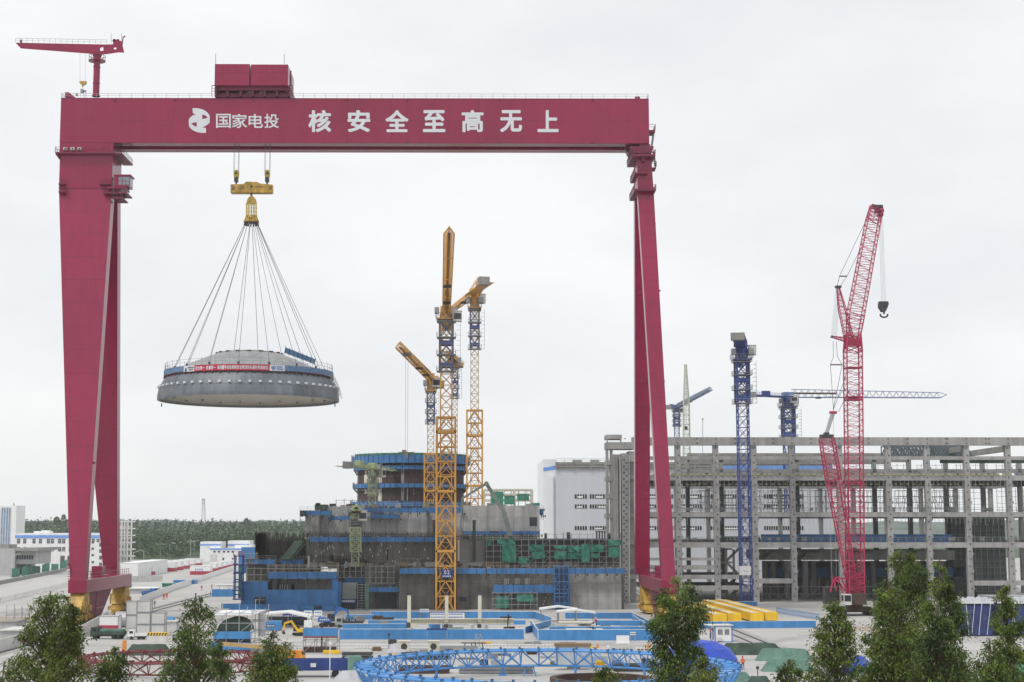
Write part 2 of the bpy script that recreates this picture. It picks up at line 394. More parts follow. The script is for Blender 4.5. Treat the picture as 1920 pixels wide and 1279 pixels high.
    for Y in (Yf+.1, Yb-.1):
        m.rail([(xL+.1, Y, zt), (AX(399,184,Yf), Y, zt)], 1.0, .06, 2.4); m.rail([(AX(548,184,Yf), Y, zt), (xR-.1, Y, zt)], 1.0, .06, 2.4)
    m.rail([(xR-.1, Yf+.1, zt), (xR-.1, Yb-.1, zt)], 1.0, .06, 2); m.rail([(xL+.1, Yf+.1, zt), (xL+.1, Yb-.1, zt)], 1.0, .06, 2)
    m.build('beam_railing', M_('steel_grey'), t)
    m = MB(); pxprism(m, [(122,182),(122,173),(129,173),(141,182.5)], Yf+1, 2.2); m.box(A(1195,184.5,Yf+1), (1.1,1,.5)); m.build('rail_stop', C, t)
    m = MB(); m.box(A(154,170.5,Yf+2), (.55,.8,.75)); m.box(A(158.5,171,Yf+2), (.7,.5,.4)); m.box(A(144,177.5,Yf+2), (.4,.5,.6))
    for q in (150.5,156.5,161.5): m.bar(A(q,173,Yf+2), A(q,182,Yf+2), .07)
    m.build('winch_box', M_('steel_grey'), t)
    # service jib crane on the left end
    Yj = 343.5
    m = MB(); c = A(180,181,Yj); r = SZ(6.4,Yj); z = lambda py: AZ(py,Yj,180)-c.z
    m.lathe([(r*1.25,0),(r*1.25,.25),(r,.3),(r,z(157)),(r*1.15,z(156.6)),(r*1.15,z(156)),(r,z(155.6)),(r,z(127)),(r*1.15,z(126.6)),(r*1.15,z(126)),(r,z(125.5)),(r*.96,z(112)),(r*1.5,z(102)),(r*1.5,z(100))], 24, c)
    jm = m.build('jib_crane_mast', C, t, smooth=True)
    m = MB(); R2 = SZ(16.5,Yj); zz = z(114.5)
    m.lathe([(r,zz-.1),(R2,zz-.1),(R2,zz+.1),(r,zz+.1)], 24, c)
    for k in range(12):
        a = k*math.pi/6; q = c+Vector((R2*.96*math.sin(a), R2*.96*math.cos(a), zz)); m.bar(q, q+Vector((0,0,1.2)), .08)
    m.lathe([(R2*.94,zz+1.1),(R2*.98,zz+1.1),(R2*.98,zz+1.2),(R2*.94,zz+1.2)], 24, c)
    m.build('ring_platform', C, jm)
    m = MB(); v = fill2d([[(29,-80),(100,-81.5),(200,-83.5),(212,-83),(212,-78),(222,-76),(228,-77),(233,-99),(222,-98.5),(199,-102),(170,-101),(39,-91)],[(188,-90),(193.5,-88.5),(194,-95),(188,-95.5)],[(213,-90),(218,-89),(218.5,-92),(214,-93)]])
    for Y in (Yj-1.1, Yj+1.1): m.add([A(p.x,-p.y,Y) for p in v[0]], v[1])
    ol = [(29,80),(100,81.5),(200,83.5),(212,83),(212,78),(222,76),(228,77),(233,99),(222,98.5),(199,102),(170,101),(39,91)]
    for i in range(len(ol)):
        p, q = ol[i], ol[(i+1)%len(ol)]; m.add([A(*p,Yj-1.1), A(*q,Yj-1.1), A(*q,Yj+1.1), A(*p,Yj+1.1)], [(0,1,2,3)])
    jb = m.build('jib', C, jm)
    m = MB(); m.rail([A(29,80,Yj-1), A(200,83,Yj-1)], 1.0, .055, 1.2); m.rail([A(29,80,Yj+1), A(200,83,Yj+1)], 1.0, .055, 1.2)
    for px in (208.5, 228): m.bar(A(px,80,Yj), A(px,63,Yj), .09)
    m.build('jib_railing', M_('steel_grey'), jm)
    m = MB(); m.tube(A(214.5,76.5,Yj-.8), A(214.5,76.5,Yj+.8), .42, 12); m.tube(A(221,76,Yj-.8), A(221,76,Yj+.8), .35, 12); m.tube(A(39.5,79.5,Yj), A(39.5,75,Yj), .28, 8)
    m.bar(A(229,84,Yj), A(231,69,Yj), .2); m.bar(A(231,70,Yj), A(235,67.5,Yj), .22); m.build('jib_winch', D, jm)
    m = MB(); pxprism(m, [(148.5,152),(161.5,152),(161,156),(157,159),(153,159),(149,155.5)], Yj-.35, .7); m.bar(A(155,159,Yj), A(155,164,Yj), .18)
    m.build('hook_block', M_('yellow_paint'), jm)
    m = MB()
    for q in (150,160): m.bar(A(q,152,Yj), A(q,92,Yj), .035)
    m.build('jib_rope', M_('rope'), jm)
    # machinery platforms: cap platform left, cab, right access platforms and stairs
    m = MB(); m.box2((AX(105,283,Yf-.5), Yf-1.1, zc-.35), (AX(216,284,Yf), Yf, zc-.02)); m.box2((hr, Yf-.6, zc-.4), (hr+2.2, Yb+1.5, zc-.1))
    m.prism([(hl-.9,Yf-.5,zc-.35),(hl,Yf-.5,zc-.35),(hl,Yf-.5,zc-1.5)], (0,9,0))
    m.rail([(hr+2.1, Yf-.5, zc-.1), (hr+2.1, Yb+1.4, zc-.1)], 1.1, .07, 1.3); m.rail([(hl-.8, Yf-.5, zc), (hl-.8, Yb, zc)], 1.1, .07, 1.5)
    m.rail([(hl-.8, Yf-1.05, zc), (hr, Yf-1.05, zc)], 1.1, .06, 2.4)
    m.build('cap_platform', D, t)
    m = MB()
    for px in (122.5, 136, 149): m.box(A(px,279.3,Yf-.35), (.85,.5,.6))
    f = m.build('floodlight_row', M_('off_white'), t)
    m = MB()
    for px in (122.5, 136, 149): m.tube(A(px,279.3,Yf-.65), A(px,279.3,Yf-.61), .22, 12)
    m.build('floodlight_lens', M_('steel_dark'), f)
    ca, cb = A(213,350,Yf), A(241,329,Yf)
    m = MB(); m.box2((ca.x+.1, Yf-.2, AZ(350,Yf,225)), (AX(243,340,Yf), Yf+3.4, AZ(329,Yf,225))); m.box2((ca.x, Yf-.4, cb.z-.12), (AX(246,340,Yf), Yf+3.6, cb.z+.12))
    m.box2((AX(203,357,Yf), Yf-1, AZ(355,Yf,225)), (AX(237,355,Yf), Yf+3.5, AZ(352,Yf,225)))
    cabm = m.build('operator_cab', C, t)
    m = MB()
    for i, (a, b) in enumerate(((223,229.5),(230.5,236),(237,242.5))):
        for (c0, c1) in ((332,339.5),(340.5,347)): m.box2((AX(a,340,Yf), Yf-.26, AZ(c1,Yf,230)), (AX(b,340,Yf), Yf-.2, AZ(c0,Yf,230)))
    m.box2((AX(243,340,Yf), Yf+.3, AZ(347,Yf,243)), (AX(243,340,Yf)+.06, Yf+3, AZ(332,Yf,243)))
    m.build('cab_window', mat('cab_glass', (.22,.26,.30), .1, var=.2, scale=1.5), cabm)
    m = MB()
    for py, a, b in ((364,196,241),(373,214,233)):
        m.box2((AX(a,py,Yf), Yf-1.5, AZ(py+1.5,Yf,220)), (AX(b,py,Yf), Yf+4, AZ(py-.5,Yf,220)))
        m.rail([A(212,py,Yf-1.4), A(b,py,Yf-1.4), A(b,py,Yf+4)], 1.1, .08, .7)
    for a, b, py in ((189,208,346),(112,124,346),(112,124,361)): m.box2((AX(a,py,Yf), Yf-1.2, AZ(py+2,Yf,150)), (AX(b,py,Yf), Yf, AZ(py,Yf,150))); m.rail([A(a,py,Yf-1.1), A(b,py,Yf-1.1)], 1.1, .1, .6)
    m.box2((hl-.02, Yf-.03, AZ(356.5,Yf,150)), (hr, Yf-.002, AZ(355.8,Yf,150)))
    m.build('leg_platform', D, t)
    m = MB()
    def plat(a, b, py, y0, y1, th=.3):
        m.box2((AX(a,py,Yf), y0, AZ(py,Yf,1210)-th), (AX(b,py,Yf), y1, AZ(py,Yf,1210)))
        m.rail([A(a,py,y0+.05), A(b,py,y0+.05)], 1.1, .08, .8); m.rail([(AX(a,py,Yf),y0,AZ(py,Yf,1210)), (AX(a,py,Yf),y1,AZ(py,Yf,1210))], 1.1, .08, 1); m.rail([(AX(b,py,Yf),y0,AZ(py,Yf,1210)), (AX(b,py,Yf),y1,AZ(py,Yf,1210))], 1.1, .08, 1)
    plat(1189,1229,356,Yf-1.2,Yb+1.2,.4); plat(1190,1214,324,Yf-.6,Yb+.6,.3); plat(1184,1228,291,Yf-1,Yb+1,.45); plat(1216,1229,242.5,Yf+.5,Yf+4,.5); plat(1222,1231,312,Yf+1,Yf+4,.3)
    m.prism(P3([(1181,274),(1226,274),(1222,287),(1190,287)], Yf+.2), (0,8.4,0)); m.prism(P3([(1172,273),(1182,276),(1175,286)], Yf+3.2), (0,2,0))
    m.prism(P3([(1203,291),(1210,291),(1209,303),(1204,303)], Yf-.3), (0,.3,0))
    m.build('access_platform', D, t)
    m = MB()
    for (p, q) in (((1226,246),(1222,274)), ((1225,285),(1229,311))):
        a = A(*p, Yf+2); b = A(*q, Yf+2); 
        for d in (-.45, .45): m.bar(a+Vector((0,d,0)), b+Vector((0,d,0)), .1); m.bar(a+Vector((0,d,.9)), b+Vector((0,d,.9)), .06)
        for k in range(11): c = a.lerp(b, k/10); m.box(c, (.45,.95,.06))
    m.build('access_stair', M_('steel_grey'), t)
    # bolts on the legs, lower stair
    m = MB()
    for px, py in ((119,420),(200,420),(121,540),(193,540),(127,740),(182,740),(129,868),(177,868)): m.box(A(px,py,341-(py-352)/736*16.2-.2), (.3,.3,.45))
    for px, py in ((1228,420),(1237,545),(1245,715),(1200,548),(1203,713),(1213,925),(1251,920)): m.box(A(px,py,341-(py-352)/736*16.2-.1), (.32,.3,.35))
    m.build('leg_bracket', D, t)
    m = MB(); p = A(127,1066,325); m.box2((p.x,323.5,p.z), (AX(133,1066,325),326,p.z+.2)); m.rail([p,(AX(133,1066,325),p.y-1.4,p.z)], 1.1,.08,.6)
    for k in range(5): m.box(A(130.5,1072+k*4.5,325), (.5,1.2,.12))
    m.build('foot_stair', C, t)
    # hoist ropes in the gap between the girders
    m = MB()
    for px in (438,440,446.5,448,496,498,505,506.5):
        for dy in (-.5,.5): m.bar(A(px,322,345+dy), Vector((A(px,322,345+dy).x,345+dy,zt+1)), .07)
    m.build('hoist_rope', M_('rope'), t)
    # slogan, company name, emblem painted on the front girder
    Yp = Yf-.03
    for ch, a, b in zip('核安全至高无上', (578,651.5,722.6,793,865.5,937.7,1007.7), (621,694.5,766,835,906.7,979,1047.5)):
        m = MB(); put_glyph(m, ch, lambda u, v: A(a+(b-a)*u, 248-41.5*v, Yp), .032); m.build('slogan_character', M_('sign_white'), t)
    for ch, a, b in zip('国家电投', (405,435,466,495.5), (433,463.5,493,523)):
        m = MB(); put_glyph(m, ch, lambda u, v: A(a+(b-a)*u, 240.2-26.6*v, Yp), .014); m.build('name_character', M_('sign_white'), t)
    E = [[(135,82),(200,84),(260,100),(310,130),(338,166),(341,200),(340,258),(320,275),(290,295),(250,313),(296,320),(296,380),(240,379),(185,369),(135,346),(104,318),(90,290),(89,218),(110,190),(140,168),(178,151),(150,149),(137,138)],[(250,158),(285,168),(318,193),(290,208),(250,213)],[(118,268),(150,255),(185,252),(185,307),(158,297),(132,280)]]
    v = fill2d([[(x,-y) for x, y in lp] for lp in E])
    m = MB(); m.add([A(p.x/6.4+340, -p.y/6.4+190, Yp) for p in v[0]], v[1]); m.build('emblem', M_('sign_white'), t)
    return t
build_gantry()

# ------------------------------------------------------------------ lifting beam, rigging and the dome
YD = 345.0
def build_lift():
    Yp = M_('yellow_paint')
    t = thing('lifting_beam', 'yellow lifting beam hanging on two hook blocks under the crane beam', 'lifting beam', A(471,352,YD))
    m = MB(); pxprism(m, [(432,361),(511,361),(511,346),(487,344),(482,341),(462,340.5),(456,345),(432,345.5)], YD-.8, 1.6)
    m.box2(A(432,361.3,YD-.95), A(511,360,YD+.95)); b = m.build('beam', Yp, t, bevel=.05)
    m = MB()
    for px in (434,437,504,507): m.prism(P3([(px,358),(px+1.5,358),(px+3.5,349),(px+2,349)], YD-.83), (0,.02,0))
    m.tube(A(471.3,350,YD-.86), A(471.3,350,YD+.86), .28, 12)
    for px, py, n in ((447,350,6),(447,353.5,7),(480,350.5,7)):
        for k in range(n): m.box(A(px+k*2.1, py, YD-.82), (.14,.02,.2))
    m.build('marking', M_('steel_dark'), t)
    for px in (443,501):
        m = MB()
        for d in (-.7,.1): pxprism(m, [(px-4.5,332),(px+4.5,332),(px+5.2,325),(px+4,320),(px,318),(px-4,320),(px-5.2,325)], YD+d, .6)
        h = m.build('hook_block', mat('yellow_worn', (.48,.36,.04), .5, var=.3, scale=2), t)
        m = MB(); m.box2(A(px-4.3,340,YD-.6), A(px+4.3,332.3,YD+.6)); m.box2(A(px-1.8,346,YD-.4), A(px+1.8,340,YD+.4)); m.tube(A(px,325,YD-.75), A(px,325,YD+.75), .3, 10); m.build('hook', M_('steel_dark'), h)
    s = thing('rigging_head', 'yellow rigging head with sixteen wire ropes fanning down to the dome', 'rigging', A(471,400,YD))
    m = MB(); pxprism(m, [(462,381),(480.5,381),(479,373),(473.5,366.5),(469.5,366.5),(464,373)], YD-.7, 1.4); m.build('shackle_plate', Yp, s)
    m = MB()
    for i, px in enumerate((462.5,466.5,471.3,476,480.2)):
        for dy in (-.9, 0, .9):
            for k in range(5): m.bar(A(px,381+k*6.5,YD+dy), A(px,386.5+k*6.5,YD+dy), .34)
    m.build('link_plate', mat('yellow_worn', (.5,.37,.05)), s)
    c = A(471.3,415,YD); m = MB()
    for k in range(16):
        a = k*math.pi/8; d = Vector((math.sin(a), -math.cos(a), 0))
        m.bar(c+d*1.1+Vector((0,0,1.2)), c+d*SZ(13,YD)+Vector((0,0,-.2)), .25)
    m.lathe([(SZ(10,YD),-.25),(SZ(15,YD),-.25),(SZ(15,YD),.15),(SZ(10,YD),.15)], 24, c)
    m.build('spreader_ring', Yp, s)
    m = MB()
    for k in range(16):
        a = (k+.5)*math.pi/8; d = Vector((math.sin(a), -math.cos(a), 0)); m.bar(c+d*SZ(12,YD), c+d*SZ(13.5,YD)-Vector((0,0,.9)), .3)
    m.bar(A(471.3,361,YD), A(471.3,368,YD), .4)
    m.build('rope_socket', M_('steel_dark'), s)
    # dome
    cx = AX(466.5,752,YD); z0 = AZ(752,YD,466.5); k = (AX(635,752,YD)-AX(298,752,YD))/337
    Zp = lambda py: AZ(py,YD,466.5)
    d = thing('containment_dome', 'huge grey steel dome with red Chinese banner hanging from the gantry crane', 'dome', (cx,YD,z0))
    pr = [(168.4,752.5),(169,751),(168.8,746),(168,739),(166.6,733)], [(166.6,733),(164,726),(160,718.5),(155.5,712),(153,709)]
    tones = [mat('dome_steel_%s' % n, tuple(q*f for q in (.165,.19,.22)), .5, .1, var=.16, scale=.3, streak=.22, fine=.10) for n, f in (('a',1.0),('b',1.09),('c',.92))]
    for tier, pp in enumerate(pr):
        nsec = 20
        for j in range(nsec):
            a0 = (j+.5*tier)*2*math.pi/nsec; m = MB(); m.lathe([(r*k, Zp(y)) for r, y in pp], 6, (cx,YD,0), a0+.0012, a0+2*math.pi/nsec-.0012); m.build('shell_plate', tones[(j*7+tier*2+j//3) % 3], d, smooth=True)
    m = MB()
    for y, r in ((752.2,168.6),(733,166.75),(709.2,153.2)): m.lathe([(r*k-.12,Zp(y)-.05),(r*k+.02,Zp(y)-.05),(r*k+.02,Zp(y)+.05),(r*k-.12,Zp(y)+.05)], 96, (cx,YD,0))
    m.lathe([(168.2*k,Zp(752.5)),(163*k,Zp(752.5)),(163*k,Zp(751)),(166.5*k,Zp(751))], 96, (cx,YD,0)); m.build('rim_flange', tones[1], d)
    m = MB(); m.lathe([(152.5*k,Zp(707)),(145*k,Zp(702)),(132*k,Zp(694.5)),(113*k,Zp(685.5)),(90*k,Zp(675.5)),(66*k,Zp(666)),(60*k,Zp(664))], 96, (cx,YD,0)); m.build('upper_course', mat('dome_top', (.31,.32,.33), .5, .1, var=.14, scale=.3, streak=.2), d, smooth=True)
    m = MB(); m.lathe([(61*k,Zp(663.6)),(40*k,Zp(660)),(18*k,Zp(658)),(.01,Zp(657.5))], 96, (cx,YD,0)); m.build('crown_plate', M_('dome_top'), d, smooth=True)
    m = MB()
    for j in range(18):
        a = j*math.pi/9+.13; dd = Vector((math.sin(a), -math.cos(a), 0)); p = Vector((cx,YD,Zp(663.8)))+dd*62*k; m.box(p, (.9,.35,.3), a)
    m.build('crown_clip', M_('steel_dark'), d)
    m = MB(); m.lathe([(166*k,Zp(752)),(165.5*k,Zp(735)),(161*k,Zp(727)),(150*k,Zp(709)),(110*k,Zp(689)),(58*k,Zp(668)),(.01,Zp(662))], 96, (cx,YD,0)); m.build('inner_lining', mat('dome_inner', (.74,.71,.64), .8, var=.06), d, smooth=True)
    m = MB(); m.lathe([(165*k,Zp(750)),(158*k,Zp(750)),(158*k,Zp(748.5)),(165*k,Zp(748.5))], 96, (cx,YD,0))
    for j in range(26):
        a = j*.2417; dd = Vector((math.sin(a), -math.cos(a), 0)); m.box(Vector((cx,YD,Zp(741+3*(j%2))))+dd*161*k, (.45,.3,.35), a)
    m.build('inner_ring', M_('steel_grey'), d)
    lug = None
    for j in range(58):
        a = (j+.35)*2*math.pi/58; dd = Vector((math.sin(a), -math.cos(a), 0)); p = Vector((0,0,Zp(729)-z0))+dd*166.5*k
        if not lug:
            m = MB(); m.box((0,0,0), (.52,.6,.42)); lug = m.build('stud', M_('sign_white')); lug.parent = d; o = lug
        else: o = lug.copy(); col.objects.link(o)
        o.location = p; o.rotation_euler.z = a
    # walkway ring with blue mesh, banner, railings
    def arc(a0, a1, r, y0, y1, n=40):
        vs = []; 
        for i in range(n+1):
            a = a0+(a1-a0)*i/n; q = Vector((cx+r*k*math.sin(a), YD-r*k*math.cos(a), 0)); vs += [q+Vector((0,0,Zp(y1))), q+Vector((0,0,Zp(y0)))]
        return vs, [(2*i,2*i+2,2*i+3,2*i+1) for i in range(n)]
    ang = lambda px: math.asin((px-466.5)/158.2)
    m = MB(); m.lathe([(152.5*k,Zp(710)),(157.6*k,Zp(710)),(157.6*k,Zp(708.6)),(152.5*k,Zp(708.6))], 96, (cx,YD,0))
    for j in range(64):
        a = j*math.pi/32; dd = Vector((math.sin(a), -math.cos(a), 0)); c0 = Vector((cx,YD,0)); m.bar(c0+dd*157*k+Vector((0,0,Zp(710.2))), c0+dd*153*k+Vector((0,0,Zp(714))), .12); m.box(c0+dd*157*k+Vector((0,0,Zp(711.3))), (.25,.3,.35), a)
    wk = m.build('walkway', mat('walk_red', (.10,.03,.035), .6), d)
    m = MB(); m.add(*arc(ang(549), 2*math.pi+ang(365), 157.9, 698.5, 708, 120)); m.build('mesh_screen', mat('blue_mesh', (.15,.28,.48), .6, var=.4, scale=3.5, fine=.5), wk)
    m = MB(); m.add(*arc(ang(387), ang(523), 158.3, 698.6, 709.2)); bn = m.build('banner', mat('banner_red', (.46,.012,.05), .7, var=.06), d)
    txt = '安全第一 质量第一 确保1号核岛钢制安全壳顶封头顺利吊装就位'
    m = MB(); n = len(txt)-1.0; 
    x0, x1 = 389.0, 521.0; wtot = sum(.55 if ch == ' ' else (.7 if ch == '1' else 1) for ch in txt); pos = x0
    for ch in txt:
        wd = (x1-x0)/wtot*(.55 if ch == ' ' else (.7 if ch == '1' else 1))
        if ch != ' ':
            def fn(u, v, pos=pos, wd=wd): a = ang(pos+wd*(.04+.92*u)); return Vector((cx+158.55*k*math.sin(a), YD-158.55*k*math.cos(a), Zp(707.7-7.4*v)))
            put_glyph(m, ch, fn, .03, None if ch == '1' else CJK, 5)
        pos += wd
    m.build('banner_lettering', M_('sign_white'), bn)
    for a, b, cname in ((365,386.6,'sign_white'), (523.4,549,'sign_white')):
        m = MB(); m.add(*arc(ang(a), ang(b), 158.3, 698.6, 709.2)); pn = m.build('logo_panel', M_(cname), d)
        m = MB()
        def cp(px, py): q = ang(px); return Vector((cx+158.6*k*math.sin(q), YD-158.6*k*math.cos(q), Zp(py)))
        if a < 400:
            m.add([cp(367.5+p.x/250*4.5, 707.8+(p.y)/300*7.5) for p in [Vector((q.x-90, q.y+82+300-300, 0)) for q in v_em[0]]], v_em[1])
            for i, ch in enumerate('国家电投'): put_glyph(m, ch, lambda u, v: cp(374+i*3+2.8*u, 703.8-3.4*v), .01, CJK)
            m.box(cp(380,706.3), (1.2,.03,.18), ang(380))
        else:
            m.lathe([(.18,0),(.3,0)], 14); vs = m.v[:]; fs = m.f[:]; m.v = []; m.f = []
            for ox, oy in ((528.2,702.9),(531.2,702.9),(529.7,705.3)): m.add([cp(ox+q[0]/k*1.0, oy+q[1]/k*1.0) for q in vs], fs)
            for r_, n_ in ((701.8,6),(705.8,7)):
                for i in range(n_): m.box(cp(535.5+i*1.75, r_), (.15,.03,.26), ang(536))
        m.build('logo', mat('logo_blue', (.05,.12,.42), .6) if a > 400 else M_('steel_dark'), pn)
    m = MB()
    for lv in (0, 6.0, 11.5):
        pts = [Vector((cx+156*k*math.sin(j*math.pi/48), YD-156*k*math.cos(j*math.pi/48), Zp(698-lv))) for j in range(97)]; m.path(pts, .055)
    for j in range(72):
        a = j*math.pi/36; q = Vector((cx+156*k*math.sin(a), YD-156*k*math.cos(a), 0)); m.bar(q+Vector((0,0,Zp(708))), q+Vector((0,0,Zp(684 if j%2 else 690))), .07)
    m.build('scaffold_railing', M_('steel_grey'), wk)
    lugr = 141*k
    m = MB(); lg = MB()
    for j in range(16):
        a = (j+.0)*math.pi/8; dd = Vector((math.sin(a), -math.cos(a), 0))
        e = Vector((cx,YD,Zp(697)))+dd*lugr; lg.bar(e-Vector((0,0,1.0)), e+Vector((0,0,.6)), .42); lg.box(e+Vector((0,0,-.4)), (.7,1.0,.9), a)
        m.bar(Vector((c.x,YD,c.z))+dd*SZ(13.4,YD)-Vector((0,0,.8)), e+Vector((0,0,.5)), .105, None, 6)
    m.build('wire_rope', M_('rope'), s); lg.build('lifting_lug', M_('steel_dark'), d)
    # tilted blue deck panel on the dome, hanging net at the right edge, two tag lines
    m = MB(); q = P3([(535.5,652),(592,674.5),(589.5,682.5),(533.5,661.5)], 336.5); m.prism(q, (0,.25,.1)); bp = m.build('deck_panel', mat('deck_blue', (.10,.30,.62), .5, var=.15, scale=2), d)
    m = MB()
    for i in range(8):
        a = q[0].lerp(q[1], i/7); b = q[3].lerp(q[2], i/7); m.bar(a+Vector((0,-.12,.35)), b+Vector((0,-.12,-.3)), .09)
    for tt in (0,.33,.66,1): m.bar(q[0].lerp(q[3],tt)+Vector((0,-.15,0)), q[1].lerp(q[2],tt)+Vector((0,-.15,0)), .08)
    m.build('deck_frame', M_('steel_dark'), bp)
    m = MB(); Gd = []
    for i in range(8):
        tq = i/7; a = Vector(A(620+8*tq*1.2, 703+24*tq, 345)); b = Vector(A(624+18*math.sin(1.2*tq+.3), 709+40*tq, 345)); Gd.append([a.lerp(b, j/5)+Vector((0,-5+10*j/5*.3,0)) for j in range(6)])
    for i in range(8): m.path(Gd[i], .06)
    for j in range(6): m.path([Gd[i][j] for i in range(8)], .06)
    m.build('edge_net', M_('steel_grey'), d)
    m = MB()
    for px in (303, 628): m.bar(A(px,750,YD), A(px,758,YD), .05); m.bar(A(px,757,YD), A(px,762.5,YD), .22)
    m.build('tag_line', M_('steel_dark'), d)
_E = [[(135,82),(200,84),(260,100),(310,130),(338,166),(341,200),(340,258),(320,275),(290,295),(250,313),(296,320),(296,380),(240,379),(185,369),(135,346),(104,318),(90,290),(89,218),(110,190),(140,168),(178,151),(150,149),(137,138)],[(250,158),(285,168),(318,193),(290,208),(250,213)],[(118,268),(150,255),(185,252),(185,307),(158,297),(132,280)]]
v_em = fill2d([[(x,380-y) for x, y in lp] for lp in _E])
v_em = ([Vector((p.x, -p.y, 0)) for p in v_em[0]], v_em[1])
build_lift()
# ------------------------------------------------------------------ tower cranes
def sec(Y, n): return n * Y / 3020.0
def flat_top_crane(name, label, px, Y, yb, ymid, yci, yj, wi, wo, tip, ctr, chord, climb, yci2, group, jw=2.0, jh=1.9, cabdx=-1, hook=None, hook_y=None, cw=None, sign=False, zbase=None, mastm=None, tipcone=True):
    """px mast centre, yb base, ymid top of the outer frame (or None), yci..yci2 climbing frame rows, yj jib row; tip and ctr: end pixels of jib and counter jib, all at one height"""
    top = A(px, yj, Y); X = top.x; zj = top.z; wi = sec(Y, wi); wo = sec(Y, wo) if wo else 0
    zb = AZ(yb, Y, px) if zbase is None else zbase
    t = thing(name, label, 'tower crane', (X, Y, zb), group)
    Zy = lambda py: AZ(py, Y, px)
    m = MB(); h = Zy(yj+10)-zb; m.lattice((X,Y,zb), (X,Y,zb+h), wi, None, max(4,int(h/wi/1.0)), wi*.095, wi*.045, (0,1,0), 'x'); m.build('mast', mastm or chord, t)
    if ymid:
        m = MB(); h = Zy(ymid)-zb; n = max(3, int(h/wo/.75)); m.lattice((X,Y,zb), (X,Y,zb+h), wo, None, n, wo*.10, wo*.055, (0,1,0), 'k')
        for k in range(0, n+1, 4):
            z = zb+h*k/n
            for s in (-1,1): m.box((X, Y+s*wo/2, z), (wo*1.05, wo*.1, wo*.13)); m.box((X+s*wo/2, Y, z), (wo*.1, wo*1.05, wo*.13))
        m.build('outer_frame', chord, t)
    # climbing frame with platforms
    m = MB(); wc = wi*1.22; z0, z1 = Zy(yci2), Zy(yci); m.lattice((X,Y,z0), (X,Y,z1), wc, None, max(3,int((z1-z0)/wc/1.1)), wc*.1, wc*.06, (0,1,0), 'x')
    for f in (.12, .55): 
        z = z0+(z1-z0)*f; m.box((X,Y-wc/2,z), (wc*1.02,.2,wc*.3)); m.box((X,Y+wc/2,z), (wc*1.02,.2,wc*.3))
    cf = m.build('climbing_frame', climb, t)
    m = MB()
    for f in (0, .32, .66, .97):
        z = z0+(z1-z0)*f; q = wc*.70
        m.box((X,Y,z), (q*2,q*2,.12)); c = [(X-q,Y-q,z),(X+q,Y-q,z),(X+q,Y+q,z),(X-q,Y+q,z),(X-q,Y-q,z)]; m.rail(c, 1.1, .07, 1.0)
    for k in range(10): z = z0+(z1-z0)*k/10; m.bar((X+wc*1.05,Y-wc*.4,z), (X+wc*1.05,Y+wc*.4,z+.5), .07); m.bar((X+wc*.7,Y-wc*.4,z), (X+wc*1.05,Y-wc*.4,z), .06)
    m.bar((X+wc*1.05,Y-wc*.4,z0), (X+wc*1.05,Y-wc*.4,z1), .08)
    m.build('work_platform', M_('steel_grey'), cf)
    # slewing unit, tower head, cab
    m = MB(); zs = Zy(yci)
    m.lathe([(wi*.8,0),(wi*.8,.5),(wi*.62,.7),(wi*.62,zj-zs-1.0),(wi*.5,zj-zs+1.2),(0.01,zj-zs+1.2)], 12, (X,Y,zs)); m.box((X,Y,zs+.3), (wi*1.7,wi*1.7,.35))
    sl = m.build('slewing_unit', chord, t)
    m = MB(); q = wi*.95; c = [(X-q,Y-q,zs+.5),(X+q,Y-q,zs+.5),(X+q,Y+q,zs+.5),(X-q,Y+q,zs+.5),(X-q,Y-q,zs+.5)]; m.rail(c, 1.1, .07, .9); m.box((X+wi*.8,Y-wi*.5,zs+2.2), (1.3,1.6,1.6)); m.box((X-wi*.85,Y-wi*.5,zs+2.2), (1.1,1.4,1.5)); m.build('slewing_platform', M_('steel_grey'), sl)
    T = G(*tip, zj); C = G(*ctr, zj); P = Vector((X,Y,zj)); dj = (T-P); dj.z = 0; L = dj.length; dj.normalize()
    sd_ = Vector((dj.y,-dj.x,0))
    cp = P + sd_*cabdx*wi*1.0 + dj*1.2 - Vector((0,0,.9))
    m = MB(); m.box(cp, (2.0,2.2,2.3), math.atan2(-dj.x, dj.y)); m.box(cp+Vector((0,0,1.25)), (2.2,2.4,.15), math.atan2(-dj.x, dj.y)); cb = m.build('cab', M_('off_white'), t)
    m = MB(); m.box(cp+dj*1.12, (1.7,.06,1.4), math.atan2(-dj.x, dj.y)); m.box(cp+sd_*cabdx*1.02, (.06,1.7,1.2), math.atan2(-dj.x, dj.y)); m.build('cab_window', M_('glass_and_shade'), cb)
    m = MB(); n = max(8, int(L/2.2)); s0 = P + dj*wi*.4
    # triangular jib: two bottom chords, one top chord
    top1 = [s0.lerp(T, i/n) + Vector((0,0,jh*(1-.35*i/n))) for i in range(n+1)]; bl = [s0.lerp(T, i/n) + sd_*jw/2 for i in range(n+1)]; br = [s0.lerp(T, i/n) - sd_*jw/2 for i in range(n+1)]
    for ch_ in (top1, bl, br): m.bar(ch_[0], ch_[-1], .22)
    for i in range(n):
        m.bar(bl[i], br[i], .08, None, 4, False); m.bar(bl[i], br[i+1], .06, None, 4, False)
        mid = top1[i].lerp(top1[i+1], .5)
        for q in (bl, br): m.bar(q[i], mid, .075, None, 4, False); m.bar(mid, q[i+1], .075, None, 4, False)
    if tipcone: 
        for q in (top1[-1], bl[-1], br[-1]): m.bar(q, T+dj*2.2+Vector((0,0,jh*.4)), .16)
    m.box(P+Vector((0,0,.6)), (wi*1.1,wi*1.1,2.0), math.atan2(-dj.x, dj.y))
    for f in (.25,.5,.75): m.box(s0.lerp(T,f)+Vector((0,0,.1)), (jw*1.1,.5,.4), math.atan2(-dj.x, dj.y))
    jo = m.build('jib', chord, t)
